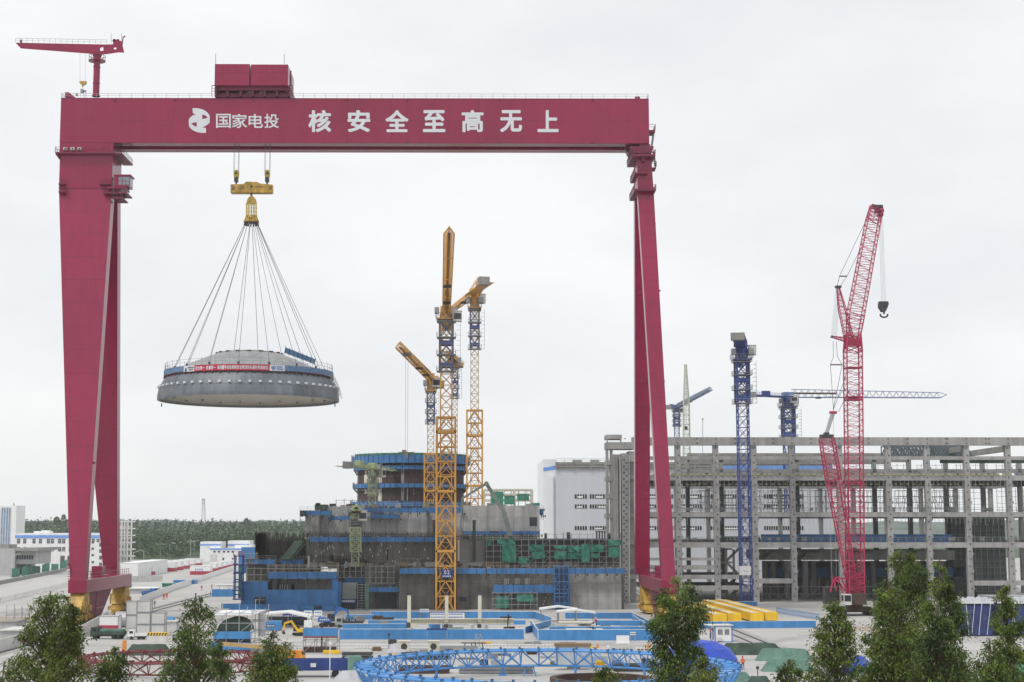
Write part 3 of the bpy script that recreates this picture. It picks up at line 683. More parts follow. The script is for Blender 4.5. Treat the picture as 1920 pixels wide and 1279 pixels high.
    m = MB(); m.bar(s0+Vector((0,0,.12)), T+Vector((0,0,.12)), jw*.3, .08); m.bar(s0+Vector((0,0,jh*.5)), s0.lerp(T,.3)+Vector((0,0,jh*.5)), jw*.5, .5)
    for f in (.18,.42): m.box(s0.lerp(T,f)+Vector((0,0,-.15)), (jw*.9,1.6,.5), math.atan2(-dj.x, dj.y))
    m.build('trolley_track', M_('rust'), jo)
    m = MB(); dc = (C-P); Lc = dc.length
    for s in (-1,1): m.bar(P+sd_*s*jw/2, C+sd_*s*jw/2, .4, .5); m.rail([P+sd_*s*jw*.75, C+sd_*s*jw*.75], 1.1, .07, 1.5)
    m.box(P.lerp(C,.5)+Vector((0,0,-.1)), (jw*1.4, Lc*.96, .16), math.atan2(-dj.x, dj.y)); m.box(P.lerp(C,.55)+Vector((0,0,.9)), (1.5,2.6,1.5), math.atan2(-dj.x, dj.y))
    m.build('counter_jib', chord, t)
    m = MB(); cwz = cw or (jw*1.6, 2.6, 2.6); m.box(C+Vector((0,0,.1)), cwz, math.atan2(-dj.x, dj.y))
    for q in (-.3,.3): m.box(C+Vector((0,0,.1))+dj*q*2.6, (cwz[0]*1.03,.12,cwz[2]*1.04), math.atan2(-dj.x, dj.y))
    m.build('counterweight', M_('concrete_light'), t)
    if hook:
        hp = G(*hook, zj); m = MB(); z1 = A(hook[0], hook_y, hp.y).z
        for d in (-.25,.25): m.bar(hp+Vector((d,0,0)), Vector((hp.x+d,hp.y,z1)), .06)
        m.box(hp+Vector((0,0,-.3)), (jw,1.6,.6)); m.box((hp.x,hp.y,z1-.4), (.7,.5,1.0)); m.build('hoist_rope', M_('rope'), t)
    return t, (X, Y, zb, wo, wi)
YC, BC, GS = M_('yellow_crane'), M_('blue_crane'), 'yellow tower cranes rising around the unfinished reactor'
mast_pale = mat('mast_pale', (.50,.36,.18), .5, .1)
t1, i1 = flat_top_crane('tower_crane', 'tallest yellow tower crane, standing before the reactor, jib pointing towards us', 837, 378, 1146, 783, 601, 588, 21, 35, (842,438), (839,610), YC, mat('climb_mix',(.07,.09,.20),.5), 697, GS, 1.8, 1.9, -1)
m = MB(); X,Y,zb,wo,wi = i1; pl = A(838,1076,Y-wo/2-.3); m.box(pl, (SZ(21,Y),.12,SZ(15.5,Y))); sg = m.build('crane_sign', M_('blue_deep'), t1)
m = MB(); fr = pl+Vector((0,-.08,0)); 
put_glyph(m, '0', lambda u,v: A(832.5+4.5*u, 1077-7.5*v, Y-wo/2-.38), .03); put_glyph(m, '2', lambda u,v: A(838.5+4.5*u, 1077-7.5*v, Y-wo/2-.38), .03)
for i in range(5): m.box(A(831+i*3.4,1080.5,Y-wo/2-.38), (.28,.02,.3))
m.build('sign_lettering', M_('sign_white'), sg)
t2, _ = flat_top_crane('tower_crane', 'yellow tower crane right of the tallest one, its jib pointing away', 890, 415, 1006, 770, 580, 553, 14.5, 29, (846,583), (907,528), YC, mat('climb_blue',(.06,.09,.24),.5), 655, GS, 2.0, 1.9, 1, cw=(2.5,2.2,2.0), mastm=mast_pale)
t3, _ = flat_top_crane('tower_crane', 'shortest yellow tower crane, left of the tallest, its rope reaching the reactor roof', 808, 411, 990, 851, 735, 712, 12, 23, (750,652), (823,722), YC, M_('climb_blue'), 795, GS, 1.9, 1.9, -1, (763,662), 850, cw=(2.6,2,2), mastm=mast_pale)
t4, _ = flat_top_crane('tower_crane', 'yellow tower crane half hidden directly behind the tallest one', 853, 470, 960, None, 690, 678, 10, None, (838,664), (862,686), YC, M_('climb_blue'), 747, GS, 1.8, 1.6, 1, cw=(2,2,1.4), mastm=mast_pale)
GB = 'blue tower cranes over the concrete frame hall'
t5, _ = flat_top_crane('tower_crane', 'dark blue tower crane in front of the frame hall, topped by a grey box', 1390, 400, 1132, None, 677, 650, 20, None, (1386,690), (1383,632), BC, BC, 757, GB, 2.0, 1.8, 1, cw=(3.2,2.2,1.7))
m = MB(); q = A(1397,1070,400-sec(400,11)-.2); m.box(q, (SZ(21.5,400),.15,SZ(17,400))); m.build('blank_sign', M_('white_paint'), t5)
m = MB()
for i in range(3): m.box(A(1395.5+i*3.5,1071,400-sec(400,11)-.29), (.3,.02,.16))
m.build('sign_mark', M_('concrete_light'), t5)
BG = mat('blue_grey_crane', (.13,.19,.33), .5)
t6, _ = flat_top_crane('tower_crane', 'blue tower crane behind the hall with a long pale horizontal jib to the right', 1477, 520, 960, None, 765, 745, 18, None, (1763,746), (1402,741), BC, BC, 822, GB, 1.9, 2.6, 1, cw=(3,4.6,1.6))
t6.children[[c.name.split('.')[0] for c in t6.children].index('jib')].data.materials[0] = BG
t7, _ = flat_top_crane('tower_crane', 'small distant blue tower crane just right of the gantry leg, above the frame hall', 1268.5, 700, 960, None, 772, 766, 9, None, (1331,732), (1251,764), BG, BC, 800, GB, 1.9, 2.0, -1, cw=(3,2,1.8))

# green lattice boom far behind the hall, and a lightning rod
Y = 640
g = thing('crawler_crane', 'distant lime green lattice crane boom rising behind the frame hall', 'crawler crane', A(1287,960,Y))
m = MB(); m.lattice(A(1288.5,960,Y), A(1287,760,Y), sec(Y,14), sec(Y,10.5), 22, .3, .14, (0,1,0), 'z'); m.lattice(A(1287,760,Y), A(1285.5,686,Y), sec(Y,10.5), sec(Y,3.2), 14, .26, .13, (0,1,0), 'z'); m.box(A(1285.5,685,Y), (1.2,1,.6)); m.build('boom', mat('lime_boom', (.42,.47,.36), .5), g)
m = MB(); m.bar(A(1286.5,690,Y), A(1286.5,800,Y), .1); m.box(A(1286.5,803,Y), (1.1,1,1.6)); m.build('hook_block', M_('steel_dark'), g)
m = MB(); p = A(1317.5,850,600); m.tube(p, A(1317.5,786,600), .12, 6); m.box(A(1317.5,786,600), (.5,.5,.8)); tag(m.build('lightning_rod', M_('steel_grey')), 'thin lightning rod standing above the roof beam beside the small distant crane', 'lightning rod')

# ------------------------------------------------------------------ red crawler crane
def crawler():
    Y = 356; RL = M_('red_lattice')
    t = thing('crawler_crane', 'tall red lattice crawler crane with luffing jib in front of the frame hall', 'crawler crane', A(1602,1157,Y))
    w31 = sec(Y,29)
    m = MB(); b0 = A(1604,1124,Y-1); b1 = A(1599,660,Y); m.lattice(b0, b1, w31*.96, w31, 46, .21, .085, (0,1,0), 'z'); m.lattice(b1, A(1599,628,Y), w31, w31*.85, 3, .3, .13, (0,1,0), 'x')
    for py in (690, 745, 750, 905): 
        p = A(1600,py,Y); m.box(p, (w31,w31,.3))
    m.box(A(1600,642,Y), (w31*.9,w31*.8,1.6)); m.build('boom', RL, t)
    m = MB(); j0 = A(1600,632,Y); j1 = A(1604,590,Y-.4); j2 = A(1637,415,Y-1); j3 = A(1643,387,Y-1)
    m.lattice(j0, j1, w31*.75, w31*.98, 5, .21, .09, (0,1,0), 'z'); m.lattice(j1, j2, w31*.98, w31*.84, 20, .20, .08, (0,1,0), 'z'); m.lattice(j2, j3, w31*.84, w31*.7, 4, .21, .09, (0,1,0), 'x')
    m.build('luffing_jib', RL, t)
    m = MB(); m.box(A(1648,396,Y-1), (sec(Y,15),2.2,sec(Y,6))); m.box(A(1643,388,Y-1), (sec(Y,20),2.6,.5)); m.tube(A(1651,402,Y-2), A(1651,402,Y), .7, 12); m.build('jib_sheave', M_('steel_dark'), t)
    m = MB(); m.lattice(A(1593,640,Y), A(1578,575,Y), sec(Y,15), sec(Y,12), 10, .17, .075, (0,1,0), 'z'); m.lattice(A(1578,575,Y), A(1571.5,540,Y), sec(Y,12), sec(Y,5), 6, .16, .075, (0,1,0), 'z'); m.build('upper_strut', RL, t)
    m = MB(); m.lattice(A(1592,638,Y), A(1561,632,Y), sec(Y,9), sec(Y,2.5), 8, .16, .075, (0,1,0), 'z'); m.build('lower_strut', RL, t)
    m = MB(); m.box(A(1571.5,538,Y), (sec(Y,11),1.2,sec(Y,4))); m.box(A(1560,631.5,Y), (sec(Y,4),1,sec(Y,4))); m.build('strut_head', M_('steel_dark'), t)
    m = MB()
    for p, q in (((1634,392),(1574,518)),((1622,450),(1588,518)),((1574,518),(1570,536)),((1588,518),(1576,536)),((1562,640),(1563,668)),((1568,640),(1570,668)),((1563,668),(1557,684)),((1570,668),(1579,684)),((1557,684),(1563,770)),((1579,684),(1562,770)),((1579,684),(1590,690)),((1586,705),(1562,770)),((1594,730),(1572,772))):
        for d in (-.6,.6): m.bar(A(*p,Y+d), A(*q,Y+d), .085)
    m.bar(A(1574,518,Y-1), A(1588,518,Y-1), .25); m.bar(A(1557,684,Y-1), A(1579,684,Y-1), .25)
    m.build('pendant_rope', M_('rust'), t)
    m = MB()
    for k in range(6): m.bar(A(1567+k*1.6,540,Y-1+k*.4), A(1558.5+k*2.0,632,Y-1+k*.4), .05)
    for k in range(7): m.bar(A(1557.5+k*1.3,776,Y-2+k*.6), A(1546+k*1.0,815,Y-3+k*.8), .10)
    m.bar(A(1563,780,Y), A(1568,1080,Y), .06); m.bar(A(1552,820,Y-1), A(1560,1090,Y-1), .06)
    m.build('luffing_rope', M_('galv'), t)
    m = MB(); m.box(A(1562,773.5,Y), (sec(Y,13),1.2,sec(Y,4.5))); m.build('pendant_block', RL, t)
    # back mast
    m = MB(); q0, q1, q2 = A(1602,1122,Y-1), A(1563,900,Y-2), A(1550,822,Y-3)
    m.lattice(q0, q1, sec(Y,14), sec(Y,25), 26, .20, .085, (0,1,0), 'z'); m.lattice(q1, q2, sec(Y,25), sec(Y,24), 9, .20, .085, (0,1,0), 'x'); m.build('back_mast', RL, t)
    m = MB(); m.box(A(1549.5,818,Y-3), (sec(Y,23),2.2,.7)); m.box(A(1549.5,814.5,Y-3), (sec(Y,9),1.4,.8)); m.build('mast_head', M_('steel_dark'), t)
    # rope falls and hook
    m = MB()
    for k in range(4):
        for d in (-.3,.3): m.bar(A(1648+k*2.2,402,Y-1+d), A(1653+k*2.6,566,Y-1+d), .055)
    m.build('hoist_rope', M_('galv'), t)
    m = MB(); m.prism(P3([(1649,565),(1666,565),(1665,575),(1661,584),(1654,584),(1648.5,575)], Y-1.7), (0,1.4,0)); m.tube(A(1653,570,Y-1.9), A(1653,570,Y-.1), .6, 12); m.tube(A(1661.5,570,Y-1.9), A(1661.5,570,Y-.1), .6, 12)
    m.bar(A(1657.5,584,Y-1), A(1657.5,589,Y-1), .35)
    hk = [A(1657.5+7*math.sin(a), 590.5+4.5*math.cos(a), Y-1) for a in [k*math.pi/8-math.pi*.62 for k in range(11)]]; m.path(hk, .42, 6); m.build('hook_block', M_('steel_dark'), t)
    # base machine: house, A-frame, counterweights, crawler tracks
    zt = 1.9; c = A(1602,1150,Y)
    m = MB()
    for s in (-1,1):
        xs = c.x+s*3.6
        m.prism([(xs-.65,Y-5.5,.5),(xs-.65,Y-4.8,0.02),(xs-.65,Y+4.8,0.02),(xs-.65,Y+5.5,.5),(xs-.65,Y+5.5,1.1),(xs-.65,Y+4.8,1.5),(xs-.65,Y-4.8,1.5),(xs-.65,Y-5.5,1.1)], (1.3,0,0))
        for k in range(22): m.box((xs, Y-5.2+k*.495, 1.52), (1.5,.3,.1)); m.box((xs, Y-5.56, .2+k*.05), (1.5,.05,.03))
    m.build('crawler_track', M_('rubber'), t)
    m = MB(); m.box((c.x,Y,1.3), (6.4,3.2,1.2)); m.lathe([(1.9,1.9),(1.9,2.5),(1.6,2.6)], 20, (c.x,Y,0)); m.box((c.x,Y,3.2), (3.4,9,1.5)); m.box((c.x+.3,Y-3,4.3), (3.0,2,1.2)); m.build('upper_carriage', M_('rust'), t)
    m = MB(); m.box((c.x-2.6,Y-4.2,3.6), (1.7,2.2,2.3)); cb = m.build('cab', M_('off_white'), t)
    m = MB(); m.box((c.x-2.6,Y-5.33,3.9), (1.4,.06,1.3)); m.box((c.x-3.47,Y-4.2,3.9), (.06,1.7,1.2)); m.build('cab_window', M_('glass_and_shade'), cb)
    m = MB()
    for a, b in ((1546,1572),(1612,1622)):
        for k in range(5): m.box2((AX(a,1120,Y+4), Y+3, 2.2+k*.75), (AX(b,1120,Y+4), Y+6, 2.9+k*.75))
    m.build('counterweight', M_('steel_dark'), t)
    m = MB()
    for d in (-1.4,1.4):
        for p, q in (((1563,1082),(1568,1108)),((1563,1082),(1596,1120)),((1563,1082),(1592,1086)),((1572,1086),(1580,1112)),((1557,1110),(1563,1082)),((1578,1084),(1590,1112))): m.bar(A(*p,Y+d), A(*q,Y+d), .3)
    for k in range(6): p = A(1565+k*5, 1084+k*6, Y); m.box(p, (.2,2.8,.2))
    m.lattice(A(1604,1124,Y), A(1604,1075,Y), w31*.9, w31*.94, 8, .24, .13, (0,1,0), 'x'); m.build('gantry_frame', RL, t)
crawler()
# ------------------------------------------------------------------ helpers for walls placed at a depth
def bx(m, x0, y0, x1, y1, Y, dep=1.0):
    ym = (y0+y1)/2; xm = (x0+x1)/2
    m.box2((AX(x0,ym,Y), Y, AZ(y1,Y,xm)), (AX(x1,ym,Y), Y+dep, AZ(y0,Y,xm)))
def pipes(m, x0, y0, x1, y1, Y, dx=2.0, dz=1.8, w=.09, dep=1.5, diag=True, jit=.3):
    ym = (y0+y1)/2; X0, X1 = AX(x0,ym,Y), AX(x1,ym,Y); Z0, Z1 = AZ(y1,Y,x0), AZ(y0,Y,x0)
    nx = max(1, round((X1-X0)/dx)); nz = max(1, round((Z1-Z0)/dz))
    for yy in (Y, Y+dep):
        for i in range(nx+1): X = X0+(X1-X0)*i/nx; m.bar((X,yy,Z0), (X,yy,Z1+random.random()*jit*2), w)
        for k in range(nz+1): Z = Z0+(Z1-Z0)*k/nz; m.bar((X0-.3,yy,Z), (X1+.3,yy,Z), w)
    for i in range(nx+1):
        X = X0+(X1-X0)*i/nx
        for k in range(nz+1): Z = Z0+(Z1-Z0)*k/nz; m.bar((X,Y,Z), (X,Y+dep,Z), w*.8, None, 4, False)
    if diag:
        for i in range(0, nx, 2):
            for k in range(0, nz):
                if random.random() < .45: a = X0+(X1-X0)*i/nx; b = X0+(X1-X0)*(i+1)/nx; c = Z0+(Z1-Z0)*k/nz; d = Z0+(Z1-Z0)*(k+1)/nz; m.bar((a,Y-.05,c), (b,Y-.05,d), w*.8, None, 4, False)
def rebar(m, x0, x1, yb, yt, Y, n, w=.07, dep=2.0, horiz=3, jit=.35):
    X0, X1 = AX(x0,yb,Y), AX(x1,yb,Y); zb, zt = AZ(yb,Y,x0), AZ(yt,Y,x0)
    for r in range(2):
        for i in range(n): 
            X = X0+(X1-X0)*(i+random.uniform(-.3,.3))/max(1,n-1); y = Y+dep*r; m.bar((X,y,zb), (X+random.uniform(-.1,.1),y,zb+(zt-zb)*random.uniform(1-jit,1.1)), w, None, 4, False)
        for k in range(horiz): z = zb+(zt-zb)*(k+.5)/max(1,horiz)*.7; m.bar((X0,Y+dep*r,z), (X1,Y+dep*r,z), w, None, 4, False)
def guard(name, x0, y0, x1, y1, Y, parent, matn='blue_panel', dep=1.3):
    """a blue guard walkway: upright screen, floor and brackets under it"""
    m = MB(); ym = (y0+y1)/2; X0, X1 = AX(x0,ym,Y), AX(x1,ym,Y); Z0, Z1 = AZ(y1,Y,x0), AZ(y0,Y,x0)
    m.box2((X0,Y,Z0), (X1,Y+.08,Z1)); m.box2((X0,Y+.08,Z0), (X1,Y+dep,Z0+.1))
    n = max(2, int((X1-X0)/2.2))
    o = m.build(name, M_(matn), parent); m = MB()
    for i in range(n+1):
        X = X0+.05+(X1-X0-.1)*i/n; m.bar((X,Y+.2,Z0-.05), (X,Y+dep,Z0-1.1), .12); m.bar((X,Y-.03,Z0-.1), (X,Y-.03,Z1+.25), .08); m.box((X+.5,Y+.3,Z0-.25), (.35,.3,.4))
    m.build('bracket', M_('rust'), o); m = MB(); m.rail([(X0,Y+.1,Z1),(X1,Y+.1,Z1)], random.uniform(.7,1.3), .06, 1.6)
    for i in range(n): m.box((X0+(X1-X0)*random.random(),Y+random.uniform(.5,1.0),Z1-.15), (random.uniform(.2,1.1),.5,random.uniform(.3,.9)))
    m.build('handrail', M_('old_pipe'), o); return o
mat('old_pipe', (.30,.295,.28), .6)
CO, CD, CLt = M_('concrete'), M_('concrete_dark'), M_('concrete_light')

# ------------------------------------------------------------------ shield building (round)
def shield():
    Y = 440; cx = AX(770,900,Y); rr = sec(Y,100); Z = lambda py: AZ(py,Y,770); zb = Z(960)-6
    t = thing('reactor_building', 'round dark brown reactor shield wall ringed by blue walkways, behind the yellow cranes', 'reactor building', (cx,Y,zb))
    m = MB(); m.lathe([(rr,zb),(rr,Z(862)),(rr-1,Z(862)),(rr-1,zb)], 72, (cx,Y,0)); m.build('wall', mat('formwork_brown', (.10,.062,.062), .8, var=.25, scale=.3, streak=.3, panel=(2.6,3.2,.07,.8,0,.6)), t, smooth=True)
    for a, b, ex in ((858,872,1.6),(876.5,883.5,1.0),(909,916.5,1.2),(942,951,1.8)):
        m = MB(); m.lathe([(rr+.02,Z(b)),(rr+ex,Z(b)),(rr+ex,Z(a)),(rr+ex-.12,Z(a)),(rr+ex-.12,Z(b)+.15),(rr+.02,Z(b)+.15)], 72, (cx,Y,0)); o = m.build('ring_walkway', M_('blue_panel'), t)
        m = MB()
        for k in range(60):
            q = k*math.pi/30; d = Vector((math.sin(q),-math.cos(q),0)); c = Vector((cx,Y,0)); m.bar(c+d*(rr+ex-.1)+Vector((0,0,Z(b)-.05)), c+d*(rr+.1)+Vector((0,0,Z(b)-1.2)), .16); m.bar(c+d*(rr+ex+.03)+Vector((0,0,Z(b))), c+d*(rr+ex+.03)+Vector((0,0,Z(a)+.5)), .09)
        m.build('bracket', M_('rust'), o)
    m = MB(); m.lathe([(rr+.6,Z(861)),(rr+.7,Z(853.5)),(rr+.6,Z(853.5))], 72, (cx,Y,0)); m.build('edge_net', M_('green_net'), t)
    m = MB()
    for k in range(64): q = k*math.pi/32; d = Vector((math.sin(q),-math.cos(q),0)); c = Vector((cx,Y,0)); m.bar(c+d*(rr+.75)+Vector((0,0,Z(860))), c+d*(rr+.75)+Vector((0,0,Z(851+2*(k%3==0)))), .08)
    m.build('edge_post', M_('steel_grey'), t)
    def patch(a0, a1, y0, y1, ex):
        f = lambda px: math.asin((px-770)/100); n = 6; vs = []
        for i in range(n+1): q = f(a0)+(f(a1)-f(a0))*i/n; d = Vector((math.sin(q),-math.cos(q),0)); p = Vector((cx,Y,0)); vs += [p+d*(rr+ex)+Vector((0,0,Z(y1))), p+d*(rr+ex)+Vector((0,0,Z(y0))), p+d*(rr-.02)+Vector((0,0,Z(y1))), p+d*(rr-.02)+Vector((0,0,Z(y0)))]
        fs = []
        for i in range(n): o = 4*i; fs += [(o,o+4,o+5,o+1),(o+1,o+5,o+7,o+3),(o+2,o,o+4,o+6)[::-1]]
        fs += [(0,1,3,2),(4*n,4*n+2,4*n+3,4*n+1)]
        return vs, fs
    m = MB()
    for a in ((687,721,868,876),(688,720,885,892),(687,700,892,908),(712,721,892,908),(688,715,918,927),(714,721,918,941)): m.add(*patch(*a, .12))
    m.build('primer_patch', M_('cream'), t)
    m = MB()
    for a in ((757,762,873,941),(767,769,918,941),(779,780,918,930)): m.add(*patch(*a, .2))
    m.build('buttress_strip', M_('steel_grey'), t)
    m = MB(); m.add(*patch(673,688,918,922,.06)); m.add(*patch(672,674,873,940,.08)); m.build('pour_joint', M_('concrete_light'), t)
    m = MB(); c = A(767,852,Y-10)
    m.box(A(762,851,Y-11), (4,2,.9)); m.box(A(774,851.5,Y-11), (3,2,.7)); m.box(A(758,848.5,Y-11), (1.2,1,1.3)); tag(m.build('material_pallet', M_('wood')), 'pallets of material lying on the top edge of the round reactor wall', 'pallet')
shield()

# ------------------------------------------------------------------ auxiliary building: stepped concrete blocks round the reactor
def island():
    t = thing('auxiliary_building', 'stepped grey concrete building under construction around the round reactor wall', 'building', A(790,1145,384))
    m = MB()
    bx(m,572,957,600,1010,402,30); bx(m,600,951,655,1010,404,30); bx(m,655,955,800,1010,400,30); bx(m,800,950,880,1010,406,24); bx(m,868,948,1012,1006,404,26)
    bx(m,596,962,598,1010,401.6,.5); bx(m,622,949.5,655,951.2,404.2,20); bx(m,700,958,702,1008,399.6,.5); bx(m,745,958,747,1008,399.6,.5)
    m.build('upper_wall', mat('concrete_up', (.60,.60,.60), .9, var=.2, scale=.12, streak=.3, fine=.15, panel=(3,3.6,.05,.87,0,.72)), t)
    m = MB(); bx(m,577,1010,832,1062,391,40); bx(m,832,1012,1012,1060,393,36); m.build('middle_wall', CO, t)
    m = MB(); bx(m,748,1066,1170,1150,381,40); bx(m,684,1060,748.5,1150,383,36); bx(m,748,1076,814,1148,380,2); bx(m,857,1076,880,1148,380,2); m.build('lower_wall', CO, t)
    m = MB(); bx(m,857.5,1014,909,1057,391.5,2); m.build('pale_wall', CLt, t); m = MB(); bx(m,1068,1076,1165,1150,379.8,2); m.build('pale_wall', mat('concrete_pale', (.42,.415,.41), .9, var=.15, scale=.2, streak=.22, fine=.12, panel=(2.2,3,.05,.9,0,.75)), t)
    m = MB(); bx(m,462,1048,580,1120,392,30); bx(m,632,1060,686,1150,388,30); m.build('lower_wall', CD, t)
    m = MB()
    for a in ((993,970,1007,986),): bx(m,*a,403.9,.2)
    for a in ((862,1120,874,1127),(703,1113,744,1140),(725,1030,728,1050),(618,1039,625,1060)): bx(m,*a,379.7 if a[0]>800 else (382.9 if a[1]>1100 else 390.9),.2)
    for a in (945,965,984): bx(m,a,1084,a+9,1096,380.8,.2)
    m.build('opening', M_('glass_and_shade'), t)
    m = MB()
    for a in (945,965,984):
        for k in range(4): X = AX(a+1+k*2.4,1090,380.7); m.bar((X,380.65,AZ(1096,380.7,a)), (X,380.65,AZ(1084,380.7,a)), .12)
    m.build('window_bar', M_('off_white'), t)
    m = MB()
    for i in range(5):
        for j in range(2): bx(m,1082+i*12.5,1087+j*10,1093+i*12.5,1095+j*10,379.74,.05)
    m.build('formwork_panel', mat('patch_grey',(.31,.30,.29),.9), t)
    m = MB()
    for i in range(40): x = random.uniform(582,826); y = random.uniform(1018,1052); bx(m,x,y,x+random.uniform(1,2.5),y+random.uniform(2,6),390.93,.08)
    for i in range(30): x = random.uniform(580,860); y = random.uniform(962,998); bx(m,x,y,x+random.uniform(.6,1.2),y+random.uniform(.8,3),399.4,.6)
    m.build('embedded_plate', M_('off_white'), t)
    m = MB(); bx(m,860,1056,908,1060,390.5,2); bx(m,818,1056.5,832,1060,389.5,2); bx(m,740,1058,775,1060,389.5,1.5); m.build('slab_edge', M_('off_white'), t)
    m = MB(); bx(m,858,1012,861.5,1060,391.2,.6); bx(m,577,1043,580,1064,389,.7); m.build('cream_column', M_('cream'), t)
    for a in ((562,958,622,966,399.5),(615,968,656,975,401),(680,952,800,961,398),(800,951,868,962,403),(868,996,1012,1003,402),(1011,955,1019,966,406),(695,964,748,972,397.5),(580,1007,832,1016,388),(748,1066,912,1076,378),(912,1066,1172,1076,377.5),(924,1097,1040,1112,378.5),(687,1101,748,1110,381),(469,1049,517,1058,390),(525,1049,570,1058,390),(644,1083,687,1093,386)): guard('guard_walkway', *a, t)
    m = MB(); bx(m,562,957,572,968,398,4); bx(m,590,946,612,956,401,6); bx(m,592,943,598,948,401,4); m.build('formwork_box', M_('dull_green'), t)
    # rebar
    m = MB(); rebar(m,572,832,1007,997,393,130,.09,3,3); rebar(m,832,1012,1013,1001,393,70,.09,3,2); rebar(m,620,690,1060,1043,389,26,.08,1); m.build('rebar_fringe', M_('rebar'), t)
    m = MB(); rebar(m,484,572,1052,1001,393,64,.12,4,9,.3); rebar(m,479,497,1052,1002,391,26,.22,1.5,12,.03); bx(m,480,1004,497,1040,392,1.2); bx(m,505,1025,518,1037,391.5,.5); m.build('rebar_cage', M_('rebar'), t)
    m = MB(); bx(m,918,1010,1142,1015,389,2); 
    for x in (975,1021,1063,1140): bx(m,x,1000,x+5,1062,390,1)
    for x in (1118,1123,1128,1133): bx(m,x,996,x+2.4,1012,391,.8); bx(m,x-1,996,x+3.5,998,391,1)
    for a in ((811,975,816.5,1056),(886,975,892,1052),(1063,998,1069,1012),(918,996,935,999)): bx(m,*a,389.2,1)
    m.build('steel_column', M_('steel_dark'), t)
    for i in range(90):
        m = MB()
        if i < 60: x = random.uniform(585,1150); m.box(A(x, 1058 if x > 740 else 1059, 389.5+random.uniform(-2,1)), (random.uniform(.4,2.6),.8,random.uniform(.4,1.7)))
        else: x = random.uniform(600,1000); m.box(A(x, 950+random.uniform(-1,1), 405+random.uniform(0,6)), (random.uniform(.4,1.8),.8,random.uniform(.4,1.6)))
        m.build('material_pile', M_(random.choice(('old_pipe','steel_grey','wood','concrete_light','rust','steel_dark'))), t)
    m = MB(); pipes(m,752,1048,812,1064,389.3,1.7,1.2,.07,1.2); pipes(m,590,1040,640,1060,390,1.7,1.3,.07,1.2); pipes(m,700,940,745,956,399,1.7,1.3,.07,1.2); pipes(m,630,938,690,952,402,1.8,1.4,.07,1.2); pipes(m,780,1000,905,1012,390,1.9,1.2,.07,1.2,False); pipes(m,1010,1002,1164,1012,388,1.9,1.2,.07,1.2,False); m.build('edge_scaffold', M_('old_pipe'), t)
    # cream frame with green nets on the right block
    m = MB(); Y = 412
    for x in (908,935,965,998):
        for yy in (Y, Y+8): m.bar((AX(x,935,Y),yy,AZ(950,Y,x)), (AX(x,935,Y),yy,AZ(918,Y,x)), .5)
    for y in (918.5,927,938):
        for yy in (Y, Y+8): m.bar((AX(908,y,Y),yy,AZ(y,Y,940)), (AX(998,y,Y),yy,AZ(y,Y,940)), .45)
    for i in range(6): m.bar(A(908+i*15,938,Y), A(915+i*15,918,Y), .16)
    f = m.build('roof_frame', M_('cream'), t)
    m = MB()
    for a in ((921,922,944,948),(946,930,965,946),(970,926,992,938),(996,943,1012,951),(948,990,975,1006)): m = MB(); bx(m,*a,Y-.5,.08); m.build('safety_net', M_('green_net'), t)
    m = MB(); pipes(m,920,920,998,949,Y+3,1.8,1.5,.09,2); m.build('roof_scaffold', M_('green_net'), t)
    # green netted scaffold on the right
    s = thing('scaffold', 'pipe scaffold hung with torn green nets on the grey building, right of the cranes', 'scaffold', A(1035,1065,385))
    m = MB(); pipes(m,912,1012,1164,1066,386.5,1.7,1.5,.10,2.2,True,.8); m.build('pipe_frame', M_('steel_grey'), s)
    m = MB()
    for a in ((400,680,520,715),(430,720,525,830),(330,684,360,720),(610,715,710,760),(630,765,715,810),(778,722,862,745),(778,760,862,812),(870,725,960,765),(870,770,960,810),(960,710,1015,830),(1020,715,1110,765),(1020,775,1075,805),(1135,685,1225,720),(1140,730,1218,800),(540,800,610,840)):
        m = MB(); x0,y0,x1,y1 = [q*.2815 for q in a]; n = 4; vs = []
        for i in range(n+1):
            for j in range(3): vs.append(A(820+x0+(x1-x0)*i/n, 820+y0+(y1-y0)*j/2+random.uniform(-.7,.7), 386+random.uniform(-.35,.25)))
        m.add(vs, [(3*i+j,3*i+3+j,3*i+4+j,3*i+1+j) for i in range(n) for j in range(2)]); m.build('safety_net', M_('green_net'), s)
    m = MB(); bx(m,912,1012,1160,1064,389.6,.3); m.build('back_wall', CD, s)
    s = thing('scaffold', 'low pipe scaffold with green net under the blue walkway by the stair tower', 'scaffold', A(965,1143,377))
    m = MB(); pipes(m,924,1112,1007,1145,377,1.5,1.4,.10,1.5); m.build('pipe_frame', M_('steel_grey'), s); m = MB(); bx(m,969,1115,1000,1128,376.7,.06); bx(m,930,1118,955,1140,378.0,.06); m.build('safety_net', M_('green_net'), s)
    s = thing('stair_tower', 'dark blue netted scaffold stair tower against the grey building', 'stair tower', A(1053,1148,376))
    m = MB(); pipes(m,1040,1062,1066,1148,376,1.2,1.8,.12,2.6); m.build('pipe_frame', M_('blue_panel'), s); m = MB(); bx(m,1040.5,1066,1065.5,1147,376.6,1.4); m.build('mesh_screen', mat('blue_net_dark', (.05,.09,.19), .8, var=.4, scale=1.2, fine=.4, trans=.35), s)
    m = MB()
    for y in (1090,1112,1130): bx(m,1040,y,1066,y+1.5,375.8,.1)
    m.build('landing', M_('blue_panel'), s)
    m = MB(); 
    for sx in (-1,1):
        for i in range(12): bx(m, 1053+sx*(14+i*2.3), 1078+i*6, 1053+sx*(14+i*2.3)+1.3, 1079.6+i*6, 379.2,.3)
    tag(m.build('string_light', M_('off_white')), 'sagging strings of small white lights either side of the blue stair tower', 'string lights')
    s = thing('scaffold', 'rusty pipe scaffold above the roller door at the left of the grey building', 'scaffold', A(690,1100,384))
